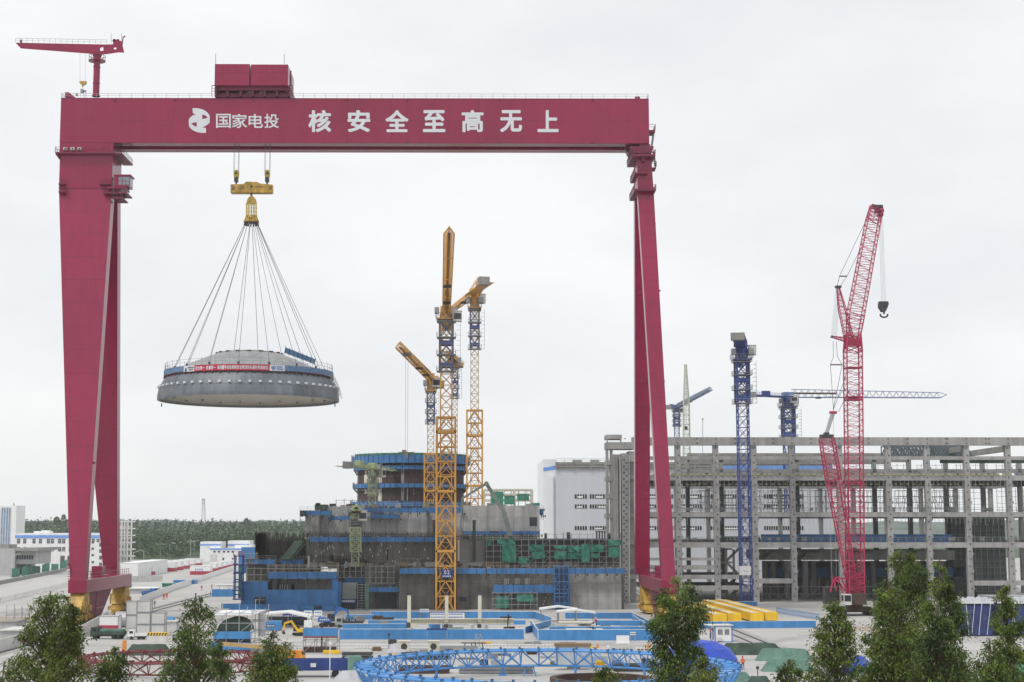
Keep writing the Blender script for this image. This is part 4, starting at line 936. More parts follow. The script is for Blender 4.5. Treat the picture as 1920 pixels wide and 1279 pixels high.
    m = MB(); pipes(m,634,1060,688,1083,384,1.4,1.2,.10,1.6); pipes(m,693,1062,738,1094,381,1.3,1.2,.11,1.4); m.build('pipe_frame', mat('old_pipe', (.30,.295,.28), .6), s)
    # entrance with roller door
    g = thing('site_entrance', 'grey roller door above a dark gateway with a blue sign', 'entrance', A(654,1148,378))
    m = MB(); bx(m,642,1093,668,1124,381,1.5)
    for k in range(12): bx(m,643,1095+k*2.4,667,1096+k*2.4,380.9,.1)
    m.build('roller_door', mat('roller_grey', (.30,.33,.30), .5, var=.1), g)
    m = MB(); bx(m,640,1131,668,1150,381,1.2); m.build('gateway', M_('glass_and_shade'), g)
    m = MB(); bx(m,638,1123.5,668,1131,379.5,.3); bx(m,637,1131,639.5,1150,380,.4); bx(m,666,1131,668,1150,380,.4); sg = m.build('sign', M_('blue_deep'), g)
    m = MB()
    for k in range(7): bx(m,642+k*3.4,1125.5,644.4+k*3.4,1129,379.4,.05)
    m.build('sign_lettering', M_('sign_white'), sg)
    m = MB()
    for k in range(9): bx(m,669,1096+k*5,686,1097.2+k*5,380+k*.1,1.2)
    for x in (670,678,685): bx(m,x,1093,x+1,1145,379.8,.2)
    m.build('stair', M_('steel_grey'), g)
    m = MB(); m.prism(P3([(687,1096),(692,1092),(691,1146),(684,1150)], 377), (0,.4,0)); m.build('side_panel', M_('green_tarp'), g)
    # annex on the left behind tall blue hoarding
    a = thing('annex_building', 'low annex wrapped in tall blue sheet panels at the left of the grey building', 'annex', A(545,1140,376))
    m = MB(); bx(m,500,1106,633,1139,374.5,.3); bx(m,452,1090,502,1133,376.5,.3); bx(m,622,1080,634,1145,376,.4); bx(m,634,1090,640,1146,377,.3); bx(m,430,1133,560,1146,372,.25); bx(m,560,1136,634,1150,372.5,.25); m.build('blue_sheeting', M_('blue_panel'), a)
    guard('guard_walkway',502,1073,632,1085,375.5,a)
    m = MB(); bx(m,552,1086,622,1107,379,6); bx(m,511,1086,518,1106,378,2); bx(m,527,1086,552,1096,379,4); bx(m,540,1086,546,1107,378.5,1); m.build('wall', CO, a)
    m = MB(); bx(m,502,1084,556,1108,384,2); bx(m,477,1120,497,1136,376.2,.2); bx(m,589,1136,604,1142,372.3,.1); m.build('opening', M_('glass_and_shade'), a)
    m = MB()
    for k in range(5): bx(m,524+k*4.5,1096,526+k*4.5,1106,378.6,.3)
    bx(m,478,1124,496,1125.5,376,.1); bx(m,486,1120,487.5,1136,376,.1); m.build('opening_bar', M_('old_pipe'), a)
    m = MB(); pipes(m,502,1060,632,1073,376,1.8,.9,.09,2.5,False); pipes(m,462,1066,502,1090,380,2,1.2,.09,2,False); pipes(m,455,1038,480,1056,388,2,1.2,.09,2,False); m.build('edge_railing', mat('pipe_yellow', (.38,.36,.30), .6), a)
    m = MB(); m.bar(A(482,1108,377), A(505,1082,377), .9, .2); m.bar(A(535,1050,387), A(562,1015,391), 3, .4); m.bar(A(545,1052,386), A(572,1020,390), .3); m.build('stair', M_('dull_green'), a)
    s = thing('stair_tower', 'narrow blue steel stair tower at the far left corner of the annex', 'stair tower', A(446,1122,374))
    m = MB(); pipes(m,439,1043,454,1124,374,1.8,2.0,.22,2.0,False)
    for k in range(5): bx(m,438,1058+k*14,455,1060+k*14,373.9,2.2)
    m.build('frame', M_('blue_crane'), s); m = MB(); bx(m,447,1060,454,1122,374.4,.06); m.build('mesh_screen', M_('green_net'), s); m = MB(); m.rail([A(438,1043,373.8),A(455,1043,373.8)],1.0,.1,.8); m.build('handrail', mat('red_rail', (.5,.05,.05), .5), s)
    # concrete placing boom
    b = thing('concrete_boom', 'folded grey green concrete placing boom bent over the right block of the grey building', 'pump boom', A(958,1008,396))
    m = MB()
    for p, q, w_ in (((958,1008),(945,960),1.1),((945,960),(912,907),.9)): m.bar(A(*p,396), A(*q,396), w_)
    m.box(A(958,1010,396), (2.2,2.2,2)); m.build('lower_arm', mat('boom_grey', (.24,.28,.25), .5), b)
    m = MB(); m.bar(A(912,907,395.4), A(866,935,395.4), .55); m.bar(A(866,935,395.4), A(864,990,395.4), .35); m.tube(A(912,907,394.6), A(912,907,396.6), .6, 10); m.build('upper_arm', M_('boom_grey'), b)
island()
LIME = mat('lime_crane', (.36,.44,.24), .5)
flat_top_crane('tower_crane', 'small lime green tower crane in front of the round reactor wall', 699, 412, 960, None, 893, 880, 12, None, (748,884), (652,873), LIME, LIME, 930, 'small green tower cranes on the reactor building', 1.5, 1.0, 1, cw=(1.9,1.6,1.6))
flat_top_crane('tower_crane', 'small lime green tower crane low on the building with a dark machine head', 667, 381, 1062, None, 972, 960, 13, None, (668,955), (666,961.5), LIME, mat('dark_green', (.05,.08,.06), .6), 988, 'small green tower cranes on the reactor building', 2.2, 1.6, -1, cw=(2.2,1.6,2))
m = MB(); m.lattice(A(667,1034,380), A(667,989,380), sec(380,19), None, 4, .22, .14, (0,1,0), 'x'); tag(m.build('crane_collar', LIME), 'lime green square lattice collar around the lower small crane mast', 'crane collar')
# ------------------------------------------------------------------ concrete frame hall on the right
def hall():
    Yf = 416; PC = M_('precast'); cols = [1208,1271,1342,1413.5,1484.5,1574,1665,1738,1812,1890,1968,2046]
    rows = [416, 471, 498]
    Zf = lambda py: AZ(py,Yf,1500)
    t = thing('concrete_hall', 'huge open grey precast concrete frame hall under construction on the right', 'building', (AX(1550,1000,Yf),Yf,0))
    Xs = [AX(c,840,Yf) for c in cols]; zt = Zf(835)
    cw = sec(Yf,10)
    proto = {}
    for r, Y in enumerate(rows):
        for i, X in enumerate(Xs):
            if r and i < 2: continue
            if r == 0:
                m = MB(); m.box2((X-cw/2,Y,0), (X+cw/2,Y+1.6,zt))
                for k in range(int(zt/4.6)): m.box((X-cw*.18,Y-.05,2.5+k*4.6), (.5,.14,.3)); m.box((X+cw*.62,Y+.8,3.5+k*4.4), (cw*.3,1.0,.6))
                c = m.build('column', PC, t); m = MB()
                for k in range(int(zt/1.9)): m.box((X+cw*(.12 if k%2 else -.1),Y-.02,1.5+k*1.9), (.36,.06,.36))
                m.build('socket_row', M_('steel_dark'), c)
            else:
                key = r
                if key not in proto:
                    m = MB(); m.box2((-cw*.42,0,0), (cw*.42,1.5,zt-(1 if r == 1 else 4))); o = m.build('column', M_('concrete_light')); o.parent = t; proto[key] = o
                else: o = proto[key].copy(); col.objects.link(o)
                o.location = Vector((X,Y,0))-t.location
    X0, X1 = Xs[0]-2, Xs[-1]
    def beam(y0, y1, a, b, Y=Yf, dep=1.3, mt=PC, name='beam', off=.0):
        m = MB(); k = Yf if Y < 430 else Yf; z0, z1 = Zf(y1), Zf(y0)
        m.box2((a,Y-off,z0), (b,Y-off+dep,z1)); return m.build(name, mt, t)
    xa, xb = Xs[0]-1, Xs[-1]+2
    bm0 = beam(820,835,AX(1185,825,Yf),xb,off=.35,dep=2.3,name='roof_beam')
    m = MB()
    for X in Xs:
        for d in (-5,0,5): m.box((X+d,Yf-.38,Zf(835)+.5), (.3,.08,.3)); m.box((X+d,Yf-.38,Zf(820)-.4), (.3,.08,.3))
    m.build('anchor_plate', M_('steel_dark'), bm0)
    for y0, y1 in ((855.5,862),(891,901),(960,969.5),(1016.5,1027)): beam(y0,y1,xa,xb,off=-.2)
    for y0, y1, i0, i1 in ((1046,1051,0,2),(1060,1068,0,2),(1078,1086,0,3),(1098,1106,0,3),(1085,1094,3,4),(1089,1098,8,11)): beam(y0,y1,Xs[i0],Xs[i1]+(cw/2),off=-.15)
    for Y, lv in ((471,((832,851),(866,874),(890,902),(960,970),(1015,1026))), (498,((836,848),(862,872),(892,903),(962,970),(1015,1026)))):
        for y0, y1 in lv: beam(y0,y1,Xs[2] if y0 < 880 else xa,Xs[8] if y0 < 850 else xb,Y,1.4,M_('concrete_light'))
    # cross beams and floor slabs
    for i, X in enumerate(Xs):
        m = MB()
        for y0, y1 in (((835,846),) if i in (8,9) else ())+((893,903),(962,969),(1018,1026)): m.box2((X-.5,Yf+1.7,Zf(y1)), (X+.5,470 if y0 < 840 else rows[-1],Zf(y0)))
        m.build('cross_beam', M_('concrete_light'), t)
    m = MB(); m.box2((xa,Yf+1.2,Zf(897)), (xb,474,Zf(893))); 
    for k in range(26): m.box2((xa,Yf+3+k*2.1,Zf(899)), (xb,Yf+3.3+k*2.1,Zf(897)))
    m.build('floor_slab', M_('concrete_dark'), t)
    m = MB(); m.box2((xa,Yf+1.2,Zf(1024)), (Xs[5],470,Zf(1019))); m.box2((Xs[5],Yf+1.2,Zf(1024)), (Xs[8],490,Zf(1019))); m.box2((xa,Yf+1.3,Zf(1085)), (Xs[3],450,Zf(1080))); m.box2((xa,Yf+1.3,Zf(1104)), (Xs[3],450,Zf(1100))); m.build('floor_slab', M_('concrete'), t)
    m = MB()
    for k in range(60): x = 1215+k*11.5; m.box(A(x,889.5,Yf), (.9,.3,.35)); m.box(A(x+4,908,Yf+2), (.7,.3,.3))
    m.build('lashing_row', mat('dull_yellow', (.38,.34,.16), .7), t)
    # hanging rails on floor edges
    m = MB()
    for y in (891,960,1016.5): 
        z = Zf(y); m.rail([(xa,Yf-.1,z),(xb,Yf-.1,z)], 1.2, .07, 2.2)
    for y, Y2 in ((901,Yf),(969.5,Yf)):
        for k in range(110): X = xa+(xb-xa)*k/110; m.bar((X,Y2-.1,Zf(y)), (X,Y2-.1,Zf(y)-random.uniform(1.2,2.4)), .07); 
    m.build('edge_railing', M_('steel_grey'), t)
    # blue fence sheets on decks
    m = MB(); m.box2((AX(1427,1012,428),428,AZ(1019,Yf,1500)), (AX(1786,1012,428),428.2,AZ(1004,428,1500)+.3)); m.build('blue_fence', M_('blue_panel'), t)
    m = MB(); m.box2((AX(1345,1010,440),440,Zf(1019)), (AX(1425,1010,440),440.2,Zf(1007))); m.box2((Xs[8],440,Zf(862)), (xb,440.2,Zf(854))); m.build('deck_screen', M_('dull_green'), t)
    # steel roof truss pieces
    for a, b in ((1656,1736),(1741,1809)):
        m = MB(); Y = 432; m.lattice(A(a,846,Y), A(b,846,Y), sec(Y,18), None, 11, .35, .28, (0,1,0), 'z', h0=4, h1=4)
        for k in range(12): 
            p = A(a,840,Y).lerp(A(b,840,Y), k/12); m.bar(p+Vector((0,-2,1)), p+Vector((2.5,-2,-3)), .55)
        m.build('roof_truss', mat('truss_grey', (.13,.16,.18), .5), t)
    # inner scaffold under the upper floor
    for i in range(2, 9):
        m = MB(); a = Xs[i]+1; b = Xs[i+1]-1; Y = 452; z0, z1 = Zf(962), Zf(914); n = 7
        for yy in (Y, Y+6):
            for k in range(n+1): X = a+(b-a)*k/n; m.bar((X,yy,z0), (X,yy,z1), .10)
            for k in range(5): z = z0+(z1-z0)*k/4; m.bar((a,yy,z), (b,yy,z), .09)
            for k in range(n):
                q = a+(b-a)*k/n; q2 = a+(b-a)*(k+1)/n
                if k % 2: m.bar((q,yy,z0+1), (q2,yy,z1-1), .08)
                elif random.random() < .6: m.bar((q2,yy,z0+1), (q,yy,z1-2), .08)
        m.build('inner_scaffold', M_('steel_grey'), t)
    for i in range(1, 10):
        m = MB(); a = Xs[i]+1; b = Xs[i+1]-1; Y = 430; n = 5
        for (pa, pb) in ((912,960),(866,891)):
            z0, z1 = Zf(pb), Zf(pa)
            for k in range(n+1): X = a+(b-a)*k/n+random.uniform(-.4,.4); m.bar((X,Y,z0), (X,Y,z1), .10)
            for k in range(4): z = z0+(z1-z0)*(k+random.uniform(.2,.6))/4; m.bar((a,Y,z), (b,Y,z), .08)
        for k in range(9): X = random.uniform(a,b); z = Zf(random.choice((889,889,958,1015))); m.box((X,random.uniform(420,440),z+.5), (random.uniform(.3,1.8),1,random.uniform(.5,1.5)))
        m.build('floor_scaffold', M_('steel_grey'), t)
    # stairs between third and fourth column
    m = MB(); Y = 424
    for y0, y1, d in ((1052,1028,1),(1078,1054,-1),(1100,1078,1),(1125,1103,1)):
        p, q = (A(1362,y0,Y), A(1386,y1,Y)) if d > 0 else (A(1386,y0,Y), A(1362,y1,Y)); m.bar(p, q, 1.6, .5)
    for y in (1028,1053,1078,1103): m.box2((AX(1345,y,Y),Y-1,AZ(y+3,Y,1370)), (AX(1372,y,Y),Y+1.5,AZ(y,Y,1370)))
    for x in (1360,1374): m.box2((AX(x,1080,Y),Y-.8,0), (AX(x+3.5,1080,Y),Y,AZ(1030,Y,x)))
    m.build('stair', PC, t)
    # turbine pedestal: capitals, columns, heavy deck
    pd = thing('turbine_pedestal', 'massive concrete turbine pedestal with flared capitals inside the frame hall', 'pedestal', (AX(1600,1100,436),436,0))
    Yp = 438; m = MB(); m.box2((AX(1425,1040,Yp),Yp,AZ(1050,Yp,1600)), (AX(1790,1040,Yp),Yp+22,AZ(1032,Yp,1600)))
    for x0, x1 in ((1440,1462),(1508,1545),(1600,1640)): m.prism(P3([(x0-8,1050),(x1+8,1050),(x1,1043),(x1-6,1036),(x0+6,1036),(x0,1043)], Yp-2), (0,2,0))
    m.build('deck', M_('concrete_light'), pd)
    for x in (1437,1452,1478,1513,1528,1562,1614,1640,1670,1720,1770):
        m = MB(); w_ = sec(Yp,8); X = AX(x,1090,Yp); z = AZ(1052,Yp,x); m.box2((X-w_/2,Yp+1,0), (X+w_/2,Yp+3,z))
        if x in (1478,1614,1720): m.hexa([(X-w_/2,Yp+.4,z-3),(X+w_/2,Yp+.4,z-3),(X+w_/2,Yp+3,z-3),(X-w_/2,Yp+3,z-3)], [(X-w_,Yp-.5,z-.01),(X+w_,Yp-.5,z-.01),(X+w_,Yp+3,z-.01),(X-w_,Yp+3,z-.01)])
        m.build('pedestal_column', CLt if x in (1478,1513,1614) else M_('concrete'), pd)
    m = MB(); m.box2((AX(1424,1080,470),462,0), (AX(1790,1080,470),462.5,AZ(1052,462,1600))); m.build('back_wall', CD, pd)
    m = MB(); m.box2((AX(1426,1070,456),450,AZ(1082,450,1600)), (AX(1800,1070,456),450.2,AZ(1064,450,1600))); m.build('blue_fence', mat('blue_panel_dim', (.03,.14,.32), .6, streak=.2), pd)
    m = MB(); pipes(m,1430,1100,1660,1128,434,2.2,1.8,.10,2,True,1.5); tag(m.build('scaffold', M_('steel_grey')), 'grey pipe scaffold along the ground in front of the turbine pedestal', 'scaffold')
    # netted stair block on the right
    n = thing('netted_scaffold', 'dark netted scaffold block standing inside the right end of the frame hall', 'scaffold', (AX(1855,1090,446),446,0))
    m = MB(); Y = 446; m.box2((AX(1829,1030,Y),Y,0), (AX(1886,1030,Y),Y+12,AZ(972,Y,1850))); m.box2((AX(1795,1060,Y),Y+4,0), (AX(1815,1060,Y),Y+8,AZ(972,Y,1850))); m.build('net', mat('net_dark', (.11,.125,.12), .9, var=.25, scale=1.5, panel=(1.4,1.7,.10,.85,0,1.5), trans=.15), n)
    m = MB(); pipes(m,1829,972,1886,1110,Y-.6,1.6,1.7,.08,.4,False); m.build('pipe_frame', M_('steel_grey'), n)
    # stair tower at the left end of the hall
    s = thing('service_tower', 'grey concrete stair and lift tower at the left end of the frame hall', 'tower', (AX(1160,1100,410),410,0))
    m = MB(); Y = 411
    def b2(x0,y0,x1,y1,Y0,Y1): m.box2((AX(x0,(y0+y1)/2,Y0),Y0,AZ(y1,Y0,x0)), (AX(x1,(y0+y1)/2,Y0),Y1,AZ(y0,Y0,x0)))
    b2(1151,857,1160,1150,Y,Y+9); b2(1160.5,852,1165,1150,Y+.5,Y+9); b2(1167,850,1179,1150,Y-1,Y+3); b2(1181,846,1192,1150,Y+2,Y+10)
    m.build('shaft_wall', mat('precast_joint', (.30,.30,.295), .85, var=.12, scale=.2, streak=.2, panel=(8,3.1,.05,.92,0,.7)), s)
    m = MB()
    for x in (1137,1145): b2(x,830,x+4.5,1012,Y+3,Y+5)
    for y in (829,863,893,926,963): b2(1137,y,1153,y+9,Y+2.8,Y+9)
    b2(1137,815,1166,823,Y+3,Y+10); b2(1138,823,1140,832,Y+3,Y+4); b2(1163,823,1165.5,832,Y+3,Y+4); b2(1137,829,1190,842,Y+2.4,Y+9); b2(1150,852,1193,858,Y+1,Y+8)
    for y in (1078,1060,1013,962,890,858): b2(1178,y,1200,y+8,Y+1,Y+3)
    m.build('frame', PC, s)
    m = MB()
    for k in range(46): m.box(A(1170 + (k%2)*4.5, 862+k*6.0, Y-1.05), (.4,.06,.42))
    m.build('socket_row', M_('steel_dark'), s)
    m = MB(); m.bar(A(1162.5,856,Y-.3), A(1164,1150,Y-.3), .16); m.bar(A(1179.5,856,Y), A(1181,1150,Y), .18); m.bar(A(1162,1080,Y-2), A(1163,1150,Y-2), .2); m.build('drain_pipe', M_('white_paint'), s)
hall()

# ------------------------------------------------------------------ white turbine hall behind
def white_hall():
    Y = 545; WP = mat('white_cladding', (.56,.58,.63), .55, var=.03, scale=.05, panel=(1.1,60,.03,.97,0,.9))
    t = thing('turbine_hall', 'large plain white clad hall with a blue stripe behind the concrete frame', 'building', (AX(1300,1000,Y),Y,0))
    Z = lambda py: AZ(py,Y,1200); xl, xr = AX(1042,950,Y), AX(1562,950,Y)
    m = MB(); m.box2((xl,Y,0), (xr,Y+50,Z(879))); m.build('wall', WP, t)
    m = MB(); m.box2((xl-.0,Y-.6,Z(879)), (xr,Y+48,Z(866.5)))
    for k in range(16): m.box2((xl+(xr-xl)*k/16,Y-.9,Z(881)), (xl+(xr-xl)*k/16+.5,Y-.6,Z(866)))
    for z in (870,875): m.box2((xl,Y-.8,Z(z+1)), (xr,Y-.6,Z(z)))
    m.build('louvre_band', M_('concrete_light'), t)
    m = MB(); m.rail([(xl,Y-.3,Z(866.5)),(xr,Y-.3,Z(866.5))], 1.1, .1, 3); 
    for x in (1082,1115): m.box(A(x,865,Y+3), (3,2,1))
    m.build('roof_railing', M_('steel_grey'), t)
    m = MB(); m.box2((xl-4.1,Y+.5,0), (xl-.02,Y+50,Z(861))); m.box2((xl-2.9,Y-.4,0), (xl-.8,Y+.48,Z(892))); m.build('side_tower', mat('white_lit_side', (.74,.76,.79), .5, var=.03, panel=(1.1,60,.03,.97,0,.9)), t)  # paler copy of the cladding: light on the left face put into the colour
    m = MB(); m.prism([(xl-4.13,Y+.42,Z(884)),(xl-.02,Y+.42,Z(880)),(xl-.02,Y+.42,Z(873)),(xl-4.13,Y+.42,Z(877))], (0,.06,0)); m.box2((AX(1345,878,Y),Y-1.0,Z(883)), (xr,Y-.95,Z(873))); m.build('blue_stripe', mat('stripe_blue', (.16,.32,.72), .5), t)
    for y0, y1 in ((927,935),(946,953.5),(986.5,994)):
        for x0, x1 in ((1077,1101),(1105,1139),(1144,1170),(1190,1240),(1258,1316),(1327,1395),(1432,1507)):
            m = MB(); m.box2((AX(x0,y0,Y),Y-.06,Z(y1)), (AX(x1,y0,Y),Y-.02,Z(y0))); wdw = m.build('window', M_('glass_and_shade'), t); m = MB(); n = int((x1-x0)/4.4)
            for k in range(n+1): X = AX(x0+(x1-x0)*k/n,y0,Y); m.box2((X-.07,Y-.12,Z(y1)), (X+.07,Y-.07,Z(y0)))
            if random.random() < .8: q = random.uniform(.2,.5); m.box2((AX(x0+(x1-x0)*q,y0,Y),Y-.1,Z(y1)+.3), (AX(x0+(x1-x0)*(q+.4),y0,Y),Y-.07,Z(y0)-.6))
            m.build('sash', M_('white_paint'), wdw)
white_hall()

# ------------------------------------------------------------------ buildings on the left
def left_town():
    WH = M_('white_paint'); SB = M_('stripe_blue'); GD = M_('glass_and_shade')
    Y = 640; Z = lambda py: AZ(py,Y,60)
    OFF = [0]
    def BX(m, x0,y0,x1,y1,Yf,dep): Yf += OFF[0]; ym=(y0+y1)/2; m.box2((AX(x0,ym,Yf),Yf,max(0,AZ(y1,Yf,x0))), (AX(x1,ym,Yf),Yf+dep,AZ(y0,Yf,x0)))
    OFF[0] = 180; t = thing('office_tower', 'white tower block with vertical blue glass strips at the left edge', 'tower block', A(10,1030,620))
    m = MB(); BX(m,-40,948,29,1060,620,16); m.build('wall', WH, t)
    m = MB()
    for x in (2,6.5,11.5,16): BX(m,x,952,x+2.4,1026,619.9,.1)
    w1 = m.build('window', mat('strip_glass', (.22,.34,.52), .2, panel=(5,2.6,.12,.8,0,.5)), t)
    m = MB()
    for x in (0,4.8,9.5,14.2,18.8): BX(m,x,952,x+.7,1026,619.7,.12)
    m.build('mullion', M_('off_white'), w1); m = MB(); BX(m,25,944,26.5,948.5,620,.6); BX(m,25.4,942,26.2,944,620,.3); m.build('roof_mast', M_('steel_grey'), t)
    OFF[0] = 120; t = thing('gatehouse_building', 'low pale grey building with a flat overhanging roof at the left edge', 'building', A(30,1078,520))
    m = MB(); BX(m,-30,1029,28,1080,520,30); BX(m,28,1033,66,1058,522,24); m.build('wall', mat('grey_wall', (.44,.44,.45), .8, var=.06, streak=.1), t)
    m = MB(); BX(m,26,1027.5,72,1033,518,30); BX(m,0,1021,16,1029,524,12); m.build('roof', M_('concrete_light'), t)
    m = MB()
    for k in range(7): BX(m,31+k*4.6,1041,34.5+k*4.6,1049,521.9,.1)
    m.build('window', GD, t)
    OFF[0] = 140; t = thing('office_building', 'long three storey white office block with a blue band, seen past the left crane leg', 'office block', A(110,1070,600))
    m = MB(); BX(m,28,1000,170,1072,600,24); BX(m,170,1000,187,1072,596,24); BX(m,170,1017,192,1072,594,24); m.build('wall', WH, t)
    m = MB(); BX(m,28,1003.5,170,1009,599.8,.2); BX(m,170,1003.5,186.8,1009,595.8,.2); m.build('blue_band', SB, t)
    m = MB(); BX(m,63,996,93,1000.5,603,6); BX(m,78,994.5,90,1000.5,605,5); m.build('roof_box', WH, t)
    for y0, y1 in ((1010.5,1019),(1026,1034)):
        for x in (32,43.5,61,73,88,95.5,109,116.5,129,137,150,158,172,181):
            yf = 599.9 if x < 170 else 595.9
            m = MB(); BX(m,x,y0,x+5.4,y1,yf,.08); w1 = m.build('window', GD, t); m = MB(); BX(m,x+2.5,y0,x+3.0,y1,yf-.08,.06); BX(m,x-.2,y0-.6,x+5.6,y0,yf-.2,.25); BX(m,x,y0+3,x+5.4,y0+3.4,yf-.08,.06); m.build('frame', M_('off_white'), w1)
    m = MB()
    for x in (113,126,139,152): BX(m,x,1042,x+8,1062,599.9,.1)
    for y in (1015,1027,1039,1052): BX(m,171.5,y,176,y+4,593.9,.1); BX(m,186,y+3,191,y+10,593.9,.1)
    m.build('doorway', mat('door_brown', (.10,.085,.085), .6), t)
    OFF[0] = 165; t = thing('frame_tower', 'narrow white open lattice frame building right of the left crane leg', 'building', A(236,1056,600))
    m = MB()
    for yy in (600, 608):
        for x in (221,227.5,233,239,246): BX(m,x-.8,975,x+.8,1056,yy,.6)
    for y in (977,990,1003,1016,1029,1042): BX(m,220,y,247,y+2.2,600,8.4)
    m.build('frame', WH, t); m = MB(); BX(m,224,978,245,1055,604,.3); m.build('core_wall', mat('core_grey', (.34,.32,.31), .8, panel=(2.4,2.7,.5,.7,0,2.0)), t)
    OFF[0] = 250; t = thing('warehouse_building', 'white two storey building with blue roof bands beside the wood', 'building', A(420,1052,640))
    m = MB(); BX(m,375,1016,413,1054,640,20); BX(m,385,1028,452,1054,634,10); BX(m,427,1014,468,1040,650,16); BX(m,440,1022,472,1046,644,16); m.build('wall', WH, t)
    m = MB(); BX(m,374.5,1020,413.5,1023,639.8,.2); BX(m,393,1028,452,1031,633.8,.2); BX(m,427,1020,468,1023,649.8,.2); m.build('blue_band', SB, t)
    m = MB(); BX(m,388,1027,393,1030,639.7,.1)
    for x in (400,408.5,418,426,434): BX(m,x,1033,x+4,1036,633.8,.1)
    for x in (417,435,441): BX(m,x,1046,x+3,1050,633.8,.1)
    m.build('window', GD, t); m = MB(); BX(m,394,1040,406,1054,633.8,.1); m.build('gate', M_('off_white'), t)
    m = MB(); OFF[0] = 0; BX(m,452,1026,480,1075,560,.4); BX(m,447,1033,455,1075,558,.4); tag(m.build('blue_hoarding', M_('blue_panel')), 'tall blue sheet hoarding between the white building and the annex', 'hoarding')
    # rows of long white site cabins with red skirts
    GR = 'white and red site cabins in rows beside the crane road'
    def cabin(x0, x1, yt, yb, Yc, dep, label, red=True):
        Yc = G(x0,yb).y; X0, X1 = AX(x0,yb,Yc), AX(x1,yb,Yc); h = AZ(yt,Yc,x0); c = thing('site_cabin', label, 'site cabin', ((X0+X1)/2,Yc,0), GR)
        m = MB(); m.box2((X0,Yc,h*.42 if red else 0), (X1,Yc+dep,h)); m.box2((X0-.1,Yc-.1,h), (X1+.1,Yc+dep+.1,h+.15)); m.build('body', WH, c)
        if red: m = MB(); m.box2((X0+.02,Yc+.02,0), (X1-.02,Yc+dep-.02,h*.42)); m.build('skirt', mat('cabin_red', (.36,.03,.06), .6, var=.1), c)
        else:
            m = MB(); n = int(dep/4)
            for k in range(n): m.box2((X1,Yc+1+k*4,0), (X1+.06,Yc+1.15+k*4,h))
            m.build('seam', M_('off_white'), c)
        return c
    cabin(226,258,1056,1082,448,60,'long white shed with a plain gable end behind the left crane legs', False)
    cabin(256.5,286,1063,1078,470,6,'small white cabin with a dark red skirt in front of the long shed')
    for i in range(6): cabin(288+i*11.5,305+i*11.0,1056-i*1.6,1073-i*2.3,486+i*18,7,['nearest','second','third','fourth','fifth','farthest'][i]+' white cabin with red skirt in the long receding row')
    for i in range(5): cabin(311+i*12.5,327+i*12,1055-i*1.7,1072-i*2.6,492+i*20,7,['nearest','second','third','fourth','farthest'][i]+' white cabin with red skirt in the row beside the lamp posts')
    c = cabin(356,394,1061.5,1078,480,6,'white cabin with a red skirt and small blue lettering on its wall')
    m = MB()
    for k in range(4): m.box(A(367+k*4,1067.5,c.location.y-.1), (.4,.05,.5)); m.box(A(366+k*4.3,1070.5,c.location.y-.1), (.45,.05,.12))
    m.build('lettering', M_('logo_blue'), c)
    for i in range(5): cabin(391+i*9.5,405+i*9.2,1057-i*1.6,1072-i*2.8,500+i*20,7,['nearest','second','third','fourth','farthest'][i]+' white cabin with red skirt in the row below the white building')
left_town()

# street lamps
def lamp(px, yb, yt, label, grp, arm=1):
    g = G(px, yb); h = AZ(yt, g.y, px)
    t = thing('street_lamp', label, 'street lamp', (g.x,g.y,0), grp)
    m = MB(); m.bar((g.x,g.y,0), (g.x,g.y,h), .26, None, 6); m.build('post', M_('off_white'), t)
    m = MB()
    for s in ((-1,1) if arm == 2 else (arm,)): m.bar((g.x,g.y,h-.2), (g.x+s*2.0,g.y,h+.5), .16); m.box((g.x+s*2.4,g.y,h+.55), (1.5,.4,.2))
    m.build('lamp_head', M_('off_white'), t)
GL = 'double armed street lamps along the road by the wood'
for (x, b, t_, w_) in ((301,1048,1022,'nearest of the lamps in front of the wood'),(318,1047,1020.5,'second lamp along the road in front of the wood'),(331,1047,1019,'third lamp along the road in front of the wood'),(346.5,1046,1017.5,'fourth lamp along the road in front of the wood'),(357,1046,1016,'fifth lamp along the road in front of the wood'),(363.5,1045,1015,'sixth lamp along the road, close to the white building')): lamp(x,b,t_,'pale double armed street lamp, '+w_,GL,2)
lamp(269.5,1050,1033,'pale street lamp right of the white lattice frame building','street lamps near the left crane leg',-1)
lamp(249.5,1052,1036,'pale street lamp just beside the white lattice frame building','street lamps near the left crane leg',1)
lamp(54.5,1078,1038,'pale street lamp in front of the green screens by the low grey building','street lamps along the left road',1)
lamp(86,1073,1035,'pale street lamp in front of the long white office block','street lamps along the left road',2)
lamp(21,1083,1042,'pale street lamp nearest the left edge of the photo','street lamps along the left road',1)
lamp(112,1070,1034,'pale street lamp just left of the left crane leg','street lamps along the left road',1)
# mast on the skyline
m = MB(); m.lattice(A(381.5,985,1700), A(381.5,935,1700), 3.6, 2.2, 12, .32, .16, (0,1,0), 'z'); m.box(A(381.5,937,1700), (3.6,2,1.4)); m.box(A(381.5,944,1700), (3.2,2,1)); tag(m.build('telecom_mast', mat('mast_grey', (.55,.57,.60), .6)), 'pale lattice telecom mast on the wooded skyline', 'mast')
